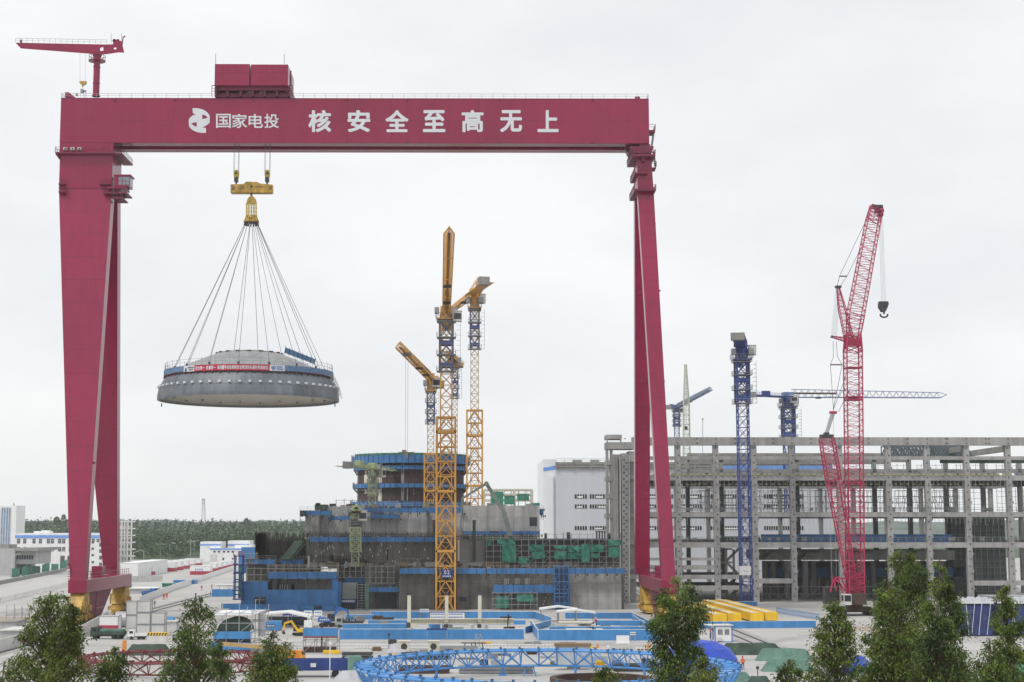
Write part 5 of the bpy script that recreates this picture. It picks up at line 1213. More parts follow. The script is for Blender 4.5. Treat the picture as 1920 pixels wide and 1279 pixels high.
# ------------------------------------------------------------------ ground level things
def gy(px, py): return G(px, py).y
def fence(name, label, cat, pts, hpx, matn, group=None, posts=True, kind='sheet', capm='white_paint', thick=.08):
    """pts: pixel base points; hpx: height in photo pixels at the first point"""
    P = [G(*p) for p in pts]; h = hpx*P[0].y/3050
    t = thing(name, label, cat, P[0], group)
    m = MB(); c = MB()
    for a, b in zip(P, P[1:]):
        d = (b-a); L = d.length; d.normalize(); nrm = Vector((d.y,-d.x,0))
        if kind == 'sheet':
            m.add([a-nrm*thick/2, b-nrm*thick/2, b+nrm*thick/2, a+nrm*thick/2]+[q+Vector((0,0,h)) for q in (a-nrm*thick/2, b-nrm*thick/2, b+nrm*thick/2, a+nrm*thick/2)], [(0,1,5,4),(1,2,6,5),(2,3,7,6),(3,0,4,7),(4,5,6,7)])
            n = max(1, int(L/2.6))
            for i in range(n+1): q = a.lerp(b, i/n); c.bar(q-nrm*.08, q-nrm*.08+Vector((0,0,h+.08)), .09)
            c.bar(a+Vector((0,0,h+.03)), b+Vector((0,0,h+.03)), .1, .06)
        else:
            n = max(2, int(L/(.55 if kind == 'picket' else 1.1)))
            for i in range(n+1): q = a.lerp(b, i/n); m.bar(q, q+Vector((0,0,h*(1 if i%4 else 1.1))), .07, None, 4, False)
            c.bar(a+Vector((0,0,h*.9)), b+Vector((0,0,h*.9)), .07); c.bar(a+Vector((0,0,h*.25)), b+Vector((0,0,h*.25)), .07)
    m.build('panel' if kind == 'sheet' else 'paling', M_(matn), t); c.build('rail', M_(capm), t); return t
BH = 'blue sheet hoardings round the yards in the foreground'
fence('hoarding','long blue hoarding nearest the camera, left of the gap','hoarding',[(637,1199),(982,1199)],19,'blue_hoard',BH)
fence('hoarding','blue hoarding nearest the camera, right of the gap, ending at the tree','hoarding',[(995,1180),(1008,1201),(1236,1201)],18,'blue_hoard',BH)
fence('hoarding','short blue hoarding behind the left end of the long front hoarding','hoarding',[(642,1182),(768,1182)],12,'blue_hoard',BH)
fence('hoarding','blue hoarding at the foot of the tallest yellow crane','hoarding',[(695,1160),(1003,1160),(1034,1172)],13,'blue_hoard',BH)
fence('hoarding','blue hoarding with a slanting left end under the white canopies','hoarding',[(1030,1186),(1208,1186)],11,'blue_hoard',BH)
fence('hoarding','blue hoarding directly in front of the pale concrete wall','hoarding',[(1060,1160),(1185,1160),(1228,1182)],11,'blue_hoard',BH)
fence('hoarding','low blue hoarding along the front of the yellow beams','hoarding',[(1312,1179),(1530,1177)],13,'blue_hoard',BH)
fence('hoarding','pale blue railing behind the yellow beams','railing',[(1456,1150),(1536,1163)],11,'blue_hoard',BH,kind='picket',capm='blue_hoard')
fence('hoarding','small blue hoarding beside the crane road at the far left','hoarding',[(397,1119),(440,1119)],14,'blue_hoard',BH)
fence('hoarding','blue hoarding along the front of the annex','hoarding',[(415,1141),(484,1141)],9,'blue_hoard',BH)
fence('hoarding','blue hoarding between the excavator and the dark gateway','hoarding',[(648,1162),(700,1162)],9,'blue_hoard',BH)
fence('hoarding','blue hoarding in front of the hall behind the crawler crane','hoarding',[(1300,1140),(1345,1137),(1420,1137)],9,'blue_panel',BH)
fence('hoarding','short slanting blue hoarding closing the gap at its far end','hoarding',[(985,1188),(1032,1174)],12,'blue_hoard',BH)
fence('hoarding','blue hoarding across the middle of the left yard behind the cream posts','hoarding',[(690,1171),(985,1171)],8,'blue_hoard',BH)
fence('hoarding','low blue hoarding across the back of the right yard','hoarding',[(1090,1172),(1215,1173)],9,'blue_hoard',BH)
fence('hoarding','blue hoarding slanting down to the middle tree','hoarding',[(1186,1163),(1236,1196)],10,'blue_hoard',BH)
WF = 'white and grey fences on the left side of the site'
fence('fence','pale corrugated fence in front of the left crane leg','fence',[(150,1194),(203,1163)],19,'off_white',WF)
fence('fence','long white fence running along the crane road','fence',[(262,1132),(330,1105),(438,1068)],13,'white_paint',WF)
fence('fence','pale blue corrugated fence in front of the white cabins','fence',[(224,1092),(305,1090)],11,'off_white',WF)
fence('fence','pale blue panel fence at the bottom left corner behind the tree','fence',[(-60,1238),(0,1222),(56,1206)],24,'off_white',WF)
fence('fence','white palisade fence beside the pale road at the left edge','fence',[(-30,1139),(0,1131),(131,1099)],11,'off_white',WF,kind='picket')
fence('fence','grey wall along the far side of the pale road at the left edge','fence',[(-30,1104),(0,1096),(124,1071)],8,'concrete_light',WF)
fence('fence','white railing line along the track in front of the blue hoardings','railing',[(553,1216),(1045,1216)],8,'white_paint',WF,kind='picket')
fence('fence','white railing behind the blue trailer','railing',[(552,1250),(650,1250)],13,'white_paint',WF,kind='rail')
fence('fence','short white railing right of the grey panel behind the blue ring truss','railing',[(1110,1226),(1236,1226)],11,'white_paint',WF,kind='picket')
fence('fence','white railing by the dark green covered stack at the left','railing',[(150,1240),(285,1238)],9,'white_paint',WF,kind='picket')
# green screens on the left road
m = MB(); a = G(20,1083); b = G(128,1068)
for i in range(6): q = a.lerp(b, i/6); r_ = a.lerp(b, (i+.8)/6); m.prism([q, r_, r_+Vector((0,0,3.0+i%2*1.5)), q+Vector((0,0,3.4))], (0,.2,0))
tag(m.build('construction_screen', M_('green_net')), 'faded green construction screens in front of the white office block', 'screen')

def vtag(*a): return thing(*a)
def wheels(m, xs, y0, y1, r, hub=None):
    for x in xs:
        for y in (y0, y1): m.tube((x,y-.16,r), (x,y+.16,r), r, 14)
def place(t, px, py, rz, parts):
    g = G(px, py); t.location = (g.x, g.y, 0); t.rotation_euler.z = rz
    for n, mb, mt in parts: o = mb.build(n, mt if not isinstance(mt, str) else M_(mt)); o.parent = t
    return t
def truck(px, py, rz, label, cabm, bedm, L=7.0, cat='truck', load=None, sc=.75):
    t = thing('truck', label, cat); c = MB(); c.prism([(L/2,-1.15,.8),(L/2,-1.15,1.9),(L/2-.5,-1.15,2.7),(L/2-1.9,-1.15,2.7),(L/2-1.9,-1.15,.8)], (0,2.3,0))
    g = MB(); g.prism([(L/2+.02,-1.0,1.85),(L/2-.4,-1.0,2.55),(L/2-.45,-1.0,2.55),(L/2-.03,-1.0,1.85)], (0,2.0,0)); g.box((L/2-1.0,-1.17,2.1), (1.0,.04,.7)); g.box((L/2-1.0,1.17,2.1), (1.0,.04,.7))
    b = MB(); b.box2((-L/2,-1.2,1.0), (L/2-2.05,1.2,1.15)); b.box2((-L/2,-1.2,1.15), (L/2-2.05,-1.1,1.8)); b.box2((-L/2,1.1,1.15), (L/2-2.05,1.2,1.8)); b.box2((-L/2,-1.1,1.15), (-L/2+.1,1.1,1.8)); b.box2((L/2-2.15,-1.1,1.15), (L/2-2.05,1.1,2.2))
    w_ = MB(); wheels(w_, (L/2-1.1,-L/2+1.1,-L/2+2.3), -1.0, 1.0, .5); f = MB(); f.box2((-L/2,-.5,.6), (L/2-.3,.5,.95)); f.box2((L/2-.1,-1.1,.5), (L/2+.1,1.1,.8))
    pr = [('cab',c,cabm),('windscreen',g,'glass_and_shade'),('bed',b,bedm),('wheel_set',w_,'rubber'),('chassis',f,'steel_dark')]
    if load: q = MB(); q.box2((-L/2+.2,-1.05,1.16), (L/2-2.3,1.05,2.3)); pr.append(('load',q,load))
    place(t, px, py, rz, pr); t.scale = (sc,)*3; return t
truck(280,1117,R(60),'blue truck parked behind the white fence on the left','truck_blue','truck_blue')
truck(258,1199,R(185),'white pickup truck at the foot of the grey crate stack','white_paint','white_paint',5.5,'pickup',None,.6)
truck(203,1198,R(170),'grey green covered truck in front of the left crane leg','dull_green','dull_green',8,load='green_tarp')
truck(655,1178,R(175),'dark flatbed truck loaded with pipes behind the short blue hoarding','steel_grey','steel_dark',7)
truck(1100,1178,R(20),'white truck parked between the blue hoardings under the canopies','white_paint','off_white',6.5,sc=.5)
def excavator(px, py, rz, label, bodym, sc=1.0, txt=False):
    t = thing('excavator', label, 'excavator'); tr = MB()
    for s in (-1,1): tr.prism([(-1.9,s*1.2-.3,.3),(-1.5,s*1.2-.3,0),(1.5,s*1.2-.3,0),(1.9,s*1.2-.3,.3),(1.9,s*1.2-.3,.6),(1.5,s*1.2-.3,.85),(-1.5,s*1.2-.3,.85),(-1.9,s*1.2-.3,.6)], (0,.6,0))
    b = MB(); b.prism([(-2.2,-1.3,1.1),(.9,-1.3,1.1),(.9,-1.3,1.9),(-1.9,-1.3,2.2),(-2.2,-1.3,1.9)], (0,2.6,0)); b.tube((0,0,.8),(0,0,1.15),.9,14)
    c = MB(); c.prism([(.0,-1.25,1.2),(1.7,-1.25,1.2),(1.7,-1.25,2.2),(1.4,-1.25,2.95),(.0,-1.25,2.95)], (0,1.1,0)); g = MB(); g.box((.85,-1.28,2.3), (1.2,.04,.9)); g.box((.85,-.12,2.3), (1.2,.04,.9)); g.prism([(1.72,-1.2,2.15),(1.74,-1.2,2.15),(1.46,-1.2,2.85),(1.44,-1.2,2.85)], (0,1.0,0))
    a = MB(); a.bar((.8,.3,1.6),(2.6,.3,4.2),.45,.6); a.bar((2.6,.3,4.2),(4.6,.3,3.6),.42,.5); a.bar((4.5,.3,3.8),(4.9,.3,1.6),.32,.4); k = MB(); k.prism([(4.9,-.2,1.7),(5.3,-.2,1.2),(5.0,-.2,.5),(4.4,-.2,.6),(4.5,-.2,1.2)], (0,1.0,0))
    place(t, px, py, rz, [('track_pair',tr,'rubber'),('body',b,bodym),('cab',c,'steel_dark'),('cab_window',g,'glass_and_shade'),('arm',a,bodym),('bucket',k,'steel_dark')])
    if txt:
        m = MB()
        for i in range(5): m.box((-1.6+i*.45,-1.32,1.65), (.28,.03,.36))
        o = m.build('lettering', M_('sign_white')); o.parent = t
    t.scale = (sc,)*3; return t
excavator(614,1175,R(3),'blue excavator with white lettering beside the blue hoardings','truck_blue',.85,True)
excavator(562,1192,R(200),'small yellow excavator by the white canopy','yellow_bright',.62)
mat('boom_beige',(.52,.36,.16),.5,var=.15)
# mobile crane with a lowered boom, blue trailer
t = thing('mobile_crane', 'orange mobile crane with its boom lowered to the left, behind the small tree', 'mobile crane'); L_ = 9.5
b = MB(); b.box2((-5,-1.25,.9),(4.6,1.25,1.35)); b.box2((1.2,-1.2,1.35),(4.4,1.2,2.5)); c = MB(); c.prism([(4.6,-1.2,.6),(6.3,-1.2,.6),(6.3,-1.2,1.6),(5.9,-1.2,2.5),(4.6,-1.2,2.5)], (0,2.4,0)); w_ = MB(); wheels(w_, (-3.8,-2.4,2.2,3.6,5.2), -1.1, 1.1, .55)
bo = MB(); bo.bar((2.2,0,2.9),(-10.5,0,3.6),.7,.75); bo.bar((-10.5,0,3.6),(-11.2,0,3.3),.9,.6); g = MB(); g.box((6.2,0,2.05),(.3,2.0,.6))
t.scale = (.72,)*3; place(t, 512, 1243, R(-8), [('carrier',b,'orange_paint'),('cab',c,'orange_paint'),('windscreen',g,'glass_and_shade'),('wheel_set',w_,'rubber'),('boom',bo,'boom_beige')])
t = thing('trailer', 'long navy blue open trailer in front of the white railing', 'trailer'); b = MB(); b.box2((-4.4,-1.2,.9),(4.4,-1.05,2.3)); b.box2((-4.4,1.05,.9),(4.4,1.2,2.3)); b.box2((-4.4,-1.05,.9),(4.4,1.05,1.1)); b.box2((4.3,-1.05,1.1),(4.4,1.05,2.3)); b.box2((-4.4,-1.05,1.1),(-4.3,1.05,2.3))
for k in range(9): b.box((-4.2+k*1.05,-1.24,1.6),(.12,.08,1.4))
w_ = MB(); wheels(w_, (-3.6,-2.6,2.8), -1.0, 1.0, .45); s_ = MB(); s_.box((0,-1.3,1.6),(.7,.03,.5)); place(t, 588, 1269, R(3), [('body',b,'blue_deep'),('wheel_set',w_,'rubber'),('sign',s_,'sign_white')])

# crates, cabins, tanks
def crate(px, py, z, w_, d_, h_, rz, label, mt, group=None, name='crate', cat='crate'):
    t = thing(name, label, cat, (0,0,0), group); g = G(px, py); t.location = (g.x,g.y,z); t.rotation_euler.z = rz
    b = MB(); b.box((0,0,h_/2), (w_,d_,h_)); f = MB()
    for sx in (-1,1):
        for sy in (-1,1): f.box((sx*w_/2,sy*d_/2,h_/2), (.14,.14,h_+.06))
    for zz in (.05,h_): 
        for sy in (-1,1): f.box((0,sy*d_/2,zz), (w_,.12,.12))
        for sx in (-1,1): f.box((sx*w_/2,0,zz), (.12,d_,.12))
    o = b.build('body', M_(mt)); o.parent = t; o = f.build('frame', M_('steel_grey')); o.parent = t; return t
CS = 'grey crates stacked beside the left crane leg'
for i, (dx, z, lab) in enumerate(((0,0,'bottom left'),(0,2.1,'middle left'),(0,4.2,'top left'),(2.6,0,'bottom right'),(2.6,2.1,'middle right'))):
    t = crate(270,1192,z,2.4,2.4,2.0,0.05,lab+' grey crate of the stack by the left crane leg','off_white',CS); t.location.x += dx
for i, (px,py,z,lab) in enumerate(((255,1178,0,'lower'),(255,1178,2.6,'upper'))): crate(px,py,z,3.6,2.4,2.5,.1,lab+' wide grey crate left of the crate stack','off_white',CS)
crate(206,1184,0,3.6,2.6,2.9,.1,'white cabin with a dark red base in front of the left crane legs','white_paint',None,'site_cabin','site cabin')
m = MB(); g = G(206,1184); m.box((g.x,g.y-1.36,.6),(3.7,.1,1.2)); 
o = m.build('skirt', M_('cabin_red')); bpy.data.objects['site_cabin'] and None
for ob in bpy.data.objects:
    if ob.get('label') == 'white cabin with a dark red base in front of the left crane legs': o.location = -ob.location; o.parent = ob; ob.rotation_euler.z = 0
m = MB(); g = G(243,1176); m.tube((g.x-2.6,g.y,1.5),(g.x+2.4,g.y,1.5),1.5,20); tag(m.build('steel_drum', mat('drum_grey',(.45,.46,.50),.4,.3)), 'large silver grey drum lying beside the crates', 'drum')
m = MB(); g = G(310,1184); m.tube((g.x-1.6,g.y,1.35),(g.x+1.6,g.y,1.35),1.35,20); m.box((g.x,g.y,.2),(2.6,1.6,.4)); tag(m.build('water_tank', M_('blue_hoard')), 'bright blue water tank left of the second tree', 'tank')
t = thing('barrier', 'black and yellow striped barrier box on a white base by the left trees', 'barrier'); b = MB(); b.box((0,0,1.35),(3.4,1.2,.5)); w_ = MB(); w_.box((0,0,.55),(3.3,1.15,1.1)); s_ = MB()
for k in range(7): s_.prism([(-1.6+k*.48,-.62,1.12),(-1.36+k*.48,-.62,1.12),(-1.2+k*.48,-.62,1.58),(-1.44+k*.48,-.62,1.58)], (0,.015,0))
place(t, 295, 1204, 0, [('band',b,'yellow_bright'),('base',w_,'off_white'),('stripe',s_,'steel_dark')])
def covered(px, py, w_, d_, h_, rz, label, mt, group):
    n = max(3,int(w_/.9)); mm = max(2,int(d_/.9)); m = MB(); vs = []; 
    for i in range(n+1):
        for j in range(mm+1):
            e = min(i, n-i, j, mm-j); z = h_*(.0 if e == 0 else 1)+ (random.uniform(-.12,.12) if e else 0); k = 1.06 if e == 0 else .98
            vs.append(((-w_/2+w_*i/n)*k+random.uniform(-.08,.08), (-d_/2+d_*j/mm)*k+random.uniform(-.08,.08), max(0,z)))
    m.add(vs, [(i*(mm+1)+j, (i+1)*(mm+1)+j, (i+1)*(mm+1)+j+1, i*(mm+1)+j+1) for i in range(n) for j in range(mm)])
    o = m.build('covered_stack', M_(mt)); g = G(px, py); o.location = (g.x,g.y,0); o.rotation_euler.z = rz; return tag(o, label, 'covered stack', group)
CG = 'stacks covered with green and grey sheets'
covered(278,1229,7,3,1.6,.05,'dark green covered stack between the two left trees','dull_green',CG)
covered(1408,1227,9.5,3.2,1.7,-.03,'dark green covered stack nearest the white and blue cabin','dull_green',CG)
covered(1470,1238,8,3.4,1.7,-.05,'pale green covered stack beside the second right tree, farther row','green_tarp',CG)
covered(1478,1258,7,3.0,1.6,-.05,'pale green covered stack beside the second right tree, nearer row','green_tarp',CG)
covered(1384,1284,4.4,3.0,1.6,0,'green covered stack at the bottom edge left of the rail','green_tarp',CG)
covered(1424,1292,3.6,3.0,1.5,0,'dark green covered stack at the bottom edge beside the rail','dull_green',CG)
covered(662,1256,4,4,1.8,.2,'crumpled green sheet over a heap left of the blue ring truss','green_tarp',CG)
covered(655,1274,4,3,1.1,.1,'grey sheet over a low heap at the left end of the blue ring truss','drum_grey',CG)
covered(748,1222,3.6,2.4,1.3,.1,'grey covered heap behind the back of the blue ring truss','drum_grey',CG)
covered(1905,1248,5,3,1.6,.1,'teal covered stack at the right edge behind the last tree','green_net',CG)
covered(1902,1275,5,3,1.6,.1,'teal covered stack at the bottom right corner','green_net',CG)
# long yellow box beams
for i, (nb, fb, lab) in enumerate((((1447,1166),(1352,1139),'rightmost'),((1420,1167),(1328,1140),'second from the right'),((1378,1168),(1300,1144),'third from the right'),((1350,1170),(1278,1147),'leftmost'))):
    p, q = G(*nb), G(*fb); d = q-p; L_ = min(d.length, 60); d.normalize(); q = p+d*L_; s_ = Vector((d.y,-d.x,0)); h = 1.9; w_ = 1.35
    t = thing('box_beam', lab+' of the long bright yellow box beams lying behind the blue hoarding', 'box beam', p, 'long yellow box beams')
    m = MB(); z = Vector((0,0,1)); m.hexa([p-s_*w_+z*.3,p+s_*w_+z*.3,q+s_*w_+z*.3,q-s_*w_+z*.3],[p-s_*w_+z*h,p+s_*w_+z*h,q+s_*w_+z*h,q-s_*w_+z*h]); m.build('beam', M_('yellow_bright'), t)
    m = MB()
    for k in range(40):
        c = p.lerp(q,(k+.5)/40)+z*(h+.06); m.bar(c-s_*1.25, c-s_*.2, L_/41, .12)
    m.build('deck_plank', M_('cream'), t)
    m = MB()
    for k in range(4): c = p.lerp(q,k/3.2+.02)+z*.15; m.bar(c-s_*1.2, c+s_*1.2, .5,.3)
    m.build('skid', M_('wood'), t)
# white and blue gate cabin
t = thing('guard_cabin', 'small white cabin with blue corner trim and two windows beside the yellow beams', 'cabin'); b = MB(); b.box((0,0,1.35),(2.9,3.2,2.7)); tr = MB()
for sx in (-1,1):
    for sy in (-1,1): tr.box((sx*1.45,sy*1.6,1.35),(.16,.16,2.75))
for z in (.06,2.68): tr.box((0,-1.6,z),(2.9,.14,.14)); tr.box((1.45,0,z),(.14,3.2,.14)); tr.box((-1.45,0,z),(.14,3.2,.14))
wd = MB(); wd.box((-.55,-1.62,1.7),(.75,.05,.9)); wd.box((.6,-1.62,1.7),(.75,.05,.9)); wd.box((-1.47,0,1.3),(.05,.9,2.0)); sb = MB(); 
for x in (-.75,-.55,-.35,.4,.6,.8): sb.box((x,-1.66,1.7),(.05,.03,.9))
ac = MB(); ac.box((-.7,-1.8,.55),(.7,.35,.55)); rf = MB(); rf.box((-.5,0,2.8),(4.4,3.6,.14)); rf.bar((.2,.2,2.9),(.9,.6,3.5),.06); rf.bar((.9,.6,3.5),(1.2,.9,2.9),.06)
place(t, 1353, 1203, .06, [('wall',b,'white_paint'),('trim',tr,'truck_blue'),('window',wd,'glass_and_shade'),('window_bar',sb,'white_paint'),('air_conditioner',ac,'off_white'),('roof',rf,'off_white')])
# blue tarpaulin mound
m = MB(); g = G(1318,1256); n, k_ = 11, 4; vs = []
for j in range(k_+1):
    a = j/k_*math.pi/2
    for i in range(n):
        q = 2*math.pi*i/n; r_ = math.cos(a)**.9*(1+random.uniform(-.03,.03)*(j<k_)); vs.append((g.x-.4+r_*5.6*math.cos(q), g.y+r_*5.0*math.sin(q), math.sin(a)*4.1*(1+.0*random.random())))
m.add(vs, [(j*n+i, j*n+(i+1)%n, (j+1)*n+(i+1)%n, (j+1)*n+i) for j in range(k_) for i in range(n)]); tag(m.build('tarpaulin_mound', M_('blue_tarp')), 'tall mound wrapped in bright blue tarpaulin right of the middle tree', 'covered mound')
m = MB(); g = G(1610,1262)
vs = [(g.x+random.uniform(-.3,.3)+5.4*(i/8-.5), g.y+3*(j/4-.5), max(0,2.2*math.sin(math.pi*i/8)*math.sin(math.pi*(j+.0)/4)+random.uniform(-.2,.2))) for i in range(9) for j in range(5)]
m.add(vs, [(i*5+j,(i+1)*5+j,(i+1)*5+j+1,i*5+j+1) for i in range(8) for j in range(4)]); tag(m.build('tarpaulin_heap', M_('blue_tarp')), 'low heap under crumpled blue tarpaulin behind the right trees', 'covered heap')
# navy wrapped module with white straps on the right
for (x0,x1,lab,seed) in ((1800,1862,'navy blue wrapped block with white straps right of the tall trees',1),(1873,1960,'navy blue wrapped block with a pale sheet top at the right edge',2)):
    yb = 1193; Yq = gy(1830,yb); X0, X1 = AX(x0,1160,Yq), AX(x1,1160,Yq); h = AZ(1133,Yq,1830); t = thing('wrapped_module', lab, 'wrapped block', ((X0+X1)/2,Yq,0))
    n = 14; vs = []; random.seed(seed)
    m = MB(); m.box2((X0,Yq,0),(X1,Yq+7,h)); m.build('wrapping', M_('navy_tarp'), t, bevel=.2)
    m = MB(); nn = 12
    for i in range(nn+1):
        for j in range(7): vs.append((X0-.2+(X1-X0+.4)*i/nn, Yq-.25+7.4*j/6, h+.1+random.uniform(0,.7)*(0 < j)+.5*math.sin(3.1*j/6)))
    m.add(vs, [(i*7+j,(i+1)*7+j,(i+1)*7+j+1,i*7+j+1) for i in range(nn) for j in range(6)]); m.build('cover_sheet', mat('cover_grey',(.42,.43,.45),.6,bump=.4,scale=.8), t)
    m = MB()
    for q in (.25,.34,.55,.8): X = X0+(X1-X0)*q; m.bar((X,Yq-.06,.2),(X+random.uniform(-.4,.9),Yq-.3,h+.2),.08)
    m.build('strap', M_('white_paint'), t)
m = MB(); Yq = 300; m.box2((AX(1858,1118,Yq),Yq,AZ(1121,Yq,1880)),(AX(1960,1118,Yq),Yq+8,AZ(1118.5,Yq,1880)))
for x in (1862,1920,1956): m.box2((AX(x,1150,Yq)-.1,Yq+.3,0),(AX(x,1150,Yq)+.1,Yq+.5,AZ(1121,Yq,x)))
tag(m.build('canopy_roof', M_('steel_grey')), 'flat dark grey canopy on posts behind the navy wrapped blocks', 'canopy')
# cream portal frame
t = thing('portal_frame', 'cream steel frame of three tall posts and one long beam above the blue hoarding', 'steel frame', G(835,1184)); Yq = gy(835,1184)
for x in (767,837.5,899.5):
    m = MB(); w_ = sec(Yq,6.5); X = AX(x,1150,Yq); z = AZ(1116,Yq,x); m.box((X,Yq-w_*.4,z/2),(w_,.12,z)); m.box((X,Yq+w_*.4,z/2),(w_,.12,z)); m.box((X,Yq,z/2),(.14,w_*.7,z)); c = m.build('post', M_('cream'), t)
    m = MB(); m.box((X,Yq,z+.2),(w_*1.25,w_*1.2,.35)); m.box((X-.1,Yq,AZ(1172,Yq,x)),(w_*1.15,w_*1.1,1.0)); m.build('end_plate', M_('steel_dark'), c)
m = MB(); Xa, Xb = AX(769,1165,Yq), AX(963,1165,Yq); z0, z1 = AZ(1170,Yq,860), AZ(1160,Yq,860)
m.box2((Xa,Yq-.5,z1-.12),(Xb,Yq+.9,z1)); m.box2((Xa,Yq-.5,z0),(Xb,Yq+.9,z0+.12)); m.box2((Xa,Yq+.1,z0+.12),(Xb,Yq+.25,z1-.12))
for k in range(14): m.box2((Xa+1+k*1.35,Yq-.4,z0+.12),(Xa+1.08+k*1.35,Yq+.1,z1-.12))
m.build('beam', M_('cream'), t); m = MB(); m.rail([(AX(952,1170,Yq),Yq-.6,z0-.5),(AX(953,1170,Yq),Yq-.6,z1)],.8,.2,1); m.build('fitting', M_('steel_dark'), t)
# notice boards, white canopies, tables
def board(x0,y0,x1,y1,yb,label,mt,leg=True,txt=0,group=None,tm='truck_blue'):
    Yq = gy((x0+x1)/2,yb); t = thing('notice_board', label, 'notice board', G((x0+x1)/2,yb), group); m = MB(); m.box2((AX(x0,y0,Yq),Yq,AZ(y1,Yq,x0)),(AX(x1,y0,Yq),Yq+.12,AZ(y0,Yq,x0))); o = m.build('panel', M_(mt), t)
    m = MB()
    for x in (x0+1,x1-1): m.bar((AX(x,yb,Yq),Yq+.2,0),(AX(x,yb,Yq),Yq+.2,AZ(y0,Yq,x)),.12)
    m.build('post', M_('steel_grey'), t)
    if txt:
        m = MB(); w_ = (x1-x0)
        for r_ in range(txt):
            n = int(w_/3.2)
            for k in range(n): yy = y0+(y1-y0)*(r_+.5)/txt; m.box2((AX(x0+1.6+k*3.0,yy,Yq),Yq-.03,AZ(yy+1.1,Yq,x0)),(AX(x0+3.6+k*3.0,yy,Yq),Yq-.005,AZ(yy-1.1,Yq,x0)))
        m.build('lettering', M_(tm), t)
NB = 'notice boards along the hoardings'
board(807,1149,871,1160,1163,'long white board with small blue text at the foot of the tallest crane','white_paint',True,2,NB)
board(806,1147,872,1149,1163,'thin blue heading strip above the long white board','blue_deep',True,0,NB)
board(787,1142,804,1148,1161,'small white and blue board left of the long white board','white_paint',True,1,NB)
for i, (x0,x1,c_) in enumerate(((530,547,'blue_deep'),(550,565,'blue_deep'),(570,585,'white_paint'),(589,604,'white_paint'))): board(x0,1145,x1,1159,1163,('leftmost blue','second blue','left white','rightmost white')[i]+' notice board in the row in front of the annex',c_,True,2,NB,'sign_white' if i < 2 else 'truck_blue')
board(649,1160,668,1166,1174,'small navy sign with white letters by the pipe truck','blue_deep',True,1,NB,'sign_white')
board(499,1171,516,1176,1184,'blue sign with white letters under the sloping white canopy','blue_deep',True,1,NB,'sign_white')
board(800,1178,839,1181.5,1200,'dark blue strip sign on the gate of the front hoarding','blue_deep',True,0,NB)
board(607,1204,631,1212,1222,'blank white board on the scaffold platform','white_paint',True,0,NB)
board(1182,1185,1192,1191,1202,'small white sign with dark marks on the right front hoarding','white_paint',True,1,NB,'steel_dark')
def canopy(x0,y0,x1,y1,yb,label,mt='white_paint',dep=4,slope=0,peak=0):
    Yq = gy((x0+x1)/2,yb); t = thing('canopy', label, 'canopy', G((x0+x1)/2,yb)); m = MB(); xm = x0+(x1-x0)*.5
    pts = [A(x0,y1,Yq),A(xm,y0 if peak else (y0+y1)/2,Yq),A(x1,y1 if not slope else y1+slope,Yq)]
    for a, b in zip(pts, pts[1:]): m.prism([a, b, b+Vector((0,0,.3)), a+Vector((0,0,.3))], (0,dep,0))
    m.build('roof', M_(mt), t); m = MB()
    for x in (x0+3,xm,x1-3): 
        for yy in (Yq+.2,Yq+dep-.2): m.bar((AX(x,yb,Yq),yy,0),(AX(x,yb,Yq),yy,AZ(y1,Yq,x)),.12)
    m.build('post', M_('steel_grey'), t)
canopy(1012,1139,1084,1144,1166,'white pitched canopy roof, the farther one in front of the pale wall',peak=1)
canopy(1044,1145,1117,1149,1170,'white pitched canopy roof, the nearer one, to the right',peak=1,slope=2)
canopy(498,1147,581,1153,1178,'sloping white canopy over a dark work bay beside the scaffold tent',slope=6,dep=7)
m = MB(); bx(m,500,1156,576,1176,gy(540,1176)+5,.3); tag(m.build('bay_shade', M_('glass_and_shade')), 'dark sheet standing in for the shade beneath the sloping white canopy', 'shade sheet')  # near-black sheet: the shade under the canopy put into its colour
m = MB(); bx(m,498,1165,526,1182,gy(512,1183)+.3,2.5); tag(m.build('blue_container', M_('blue_hoard')), 'blue container behind the blue sign beneath the sloping white canopy', 'container')
m = MB(); bx(m,570,1164,585,1178,gy(578,1179),2.0); tag(m.build('white_cabinet', M_('white_paint')), 'white cabinet at the right end of the sloping white canopy', 'cabinet')
for (a, lab) in (((1048,1164,1111,1170),'long'),((1062,1178,1111,1182),'second long'),((1119,1178,1131,1183),'short')):
    m = MB(); Yq = gy((a[0]+a[2])/2,a[3]+10); m.box2((AX(a[0],a[1],Yq),Yq,AZ(a[3]-1.5,Yq,1080)),(AX(a[2],a[1],Yq),Yq+2.5,AZ(a[1]+2,Yq,1080)))
    for x in (a[0]+2,a[2]-2): m.box2((AX(x,a[3],Yq)-.1,Yq+.3,0),(AX(x,a[3],Yq)+.1,Yq+2,AZ(a[3]-1.5,Yq,x)))
    tag(m.build('work_table', M_('cream')), lab+' pale covered bench between the right blue hoardings', 'bench', 'pale benches in the right yard')
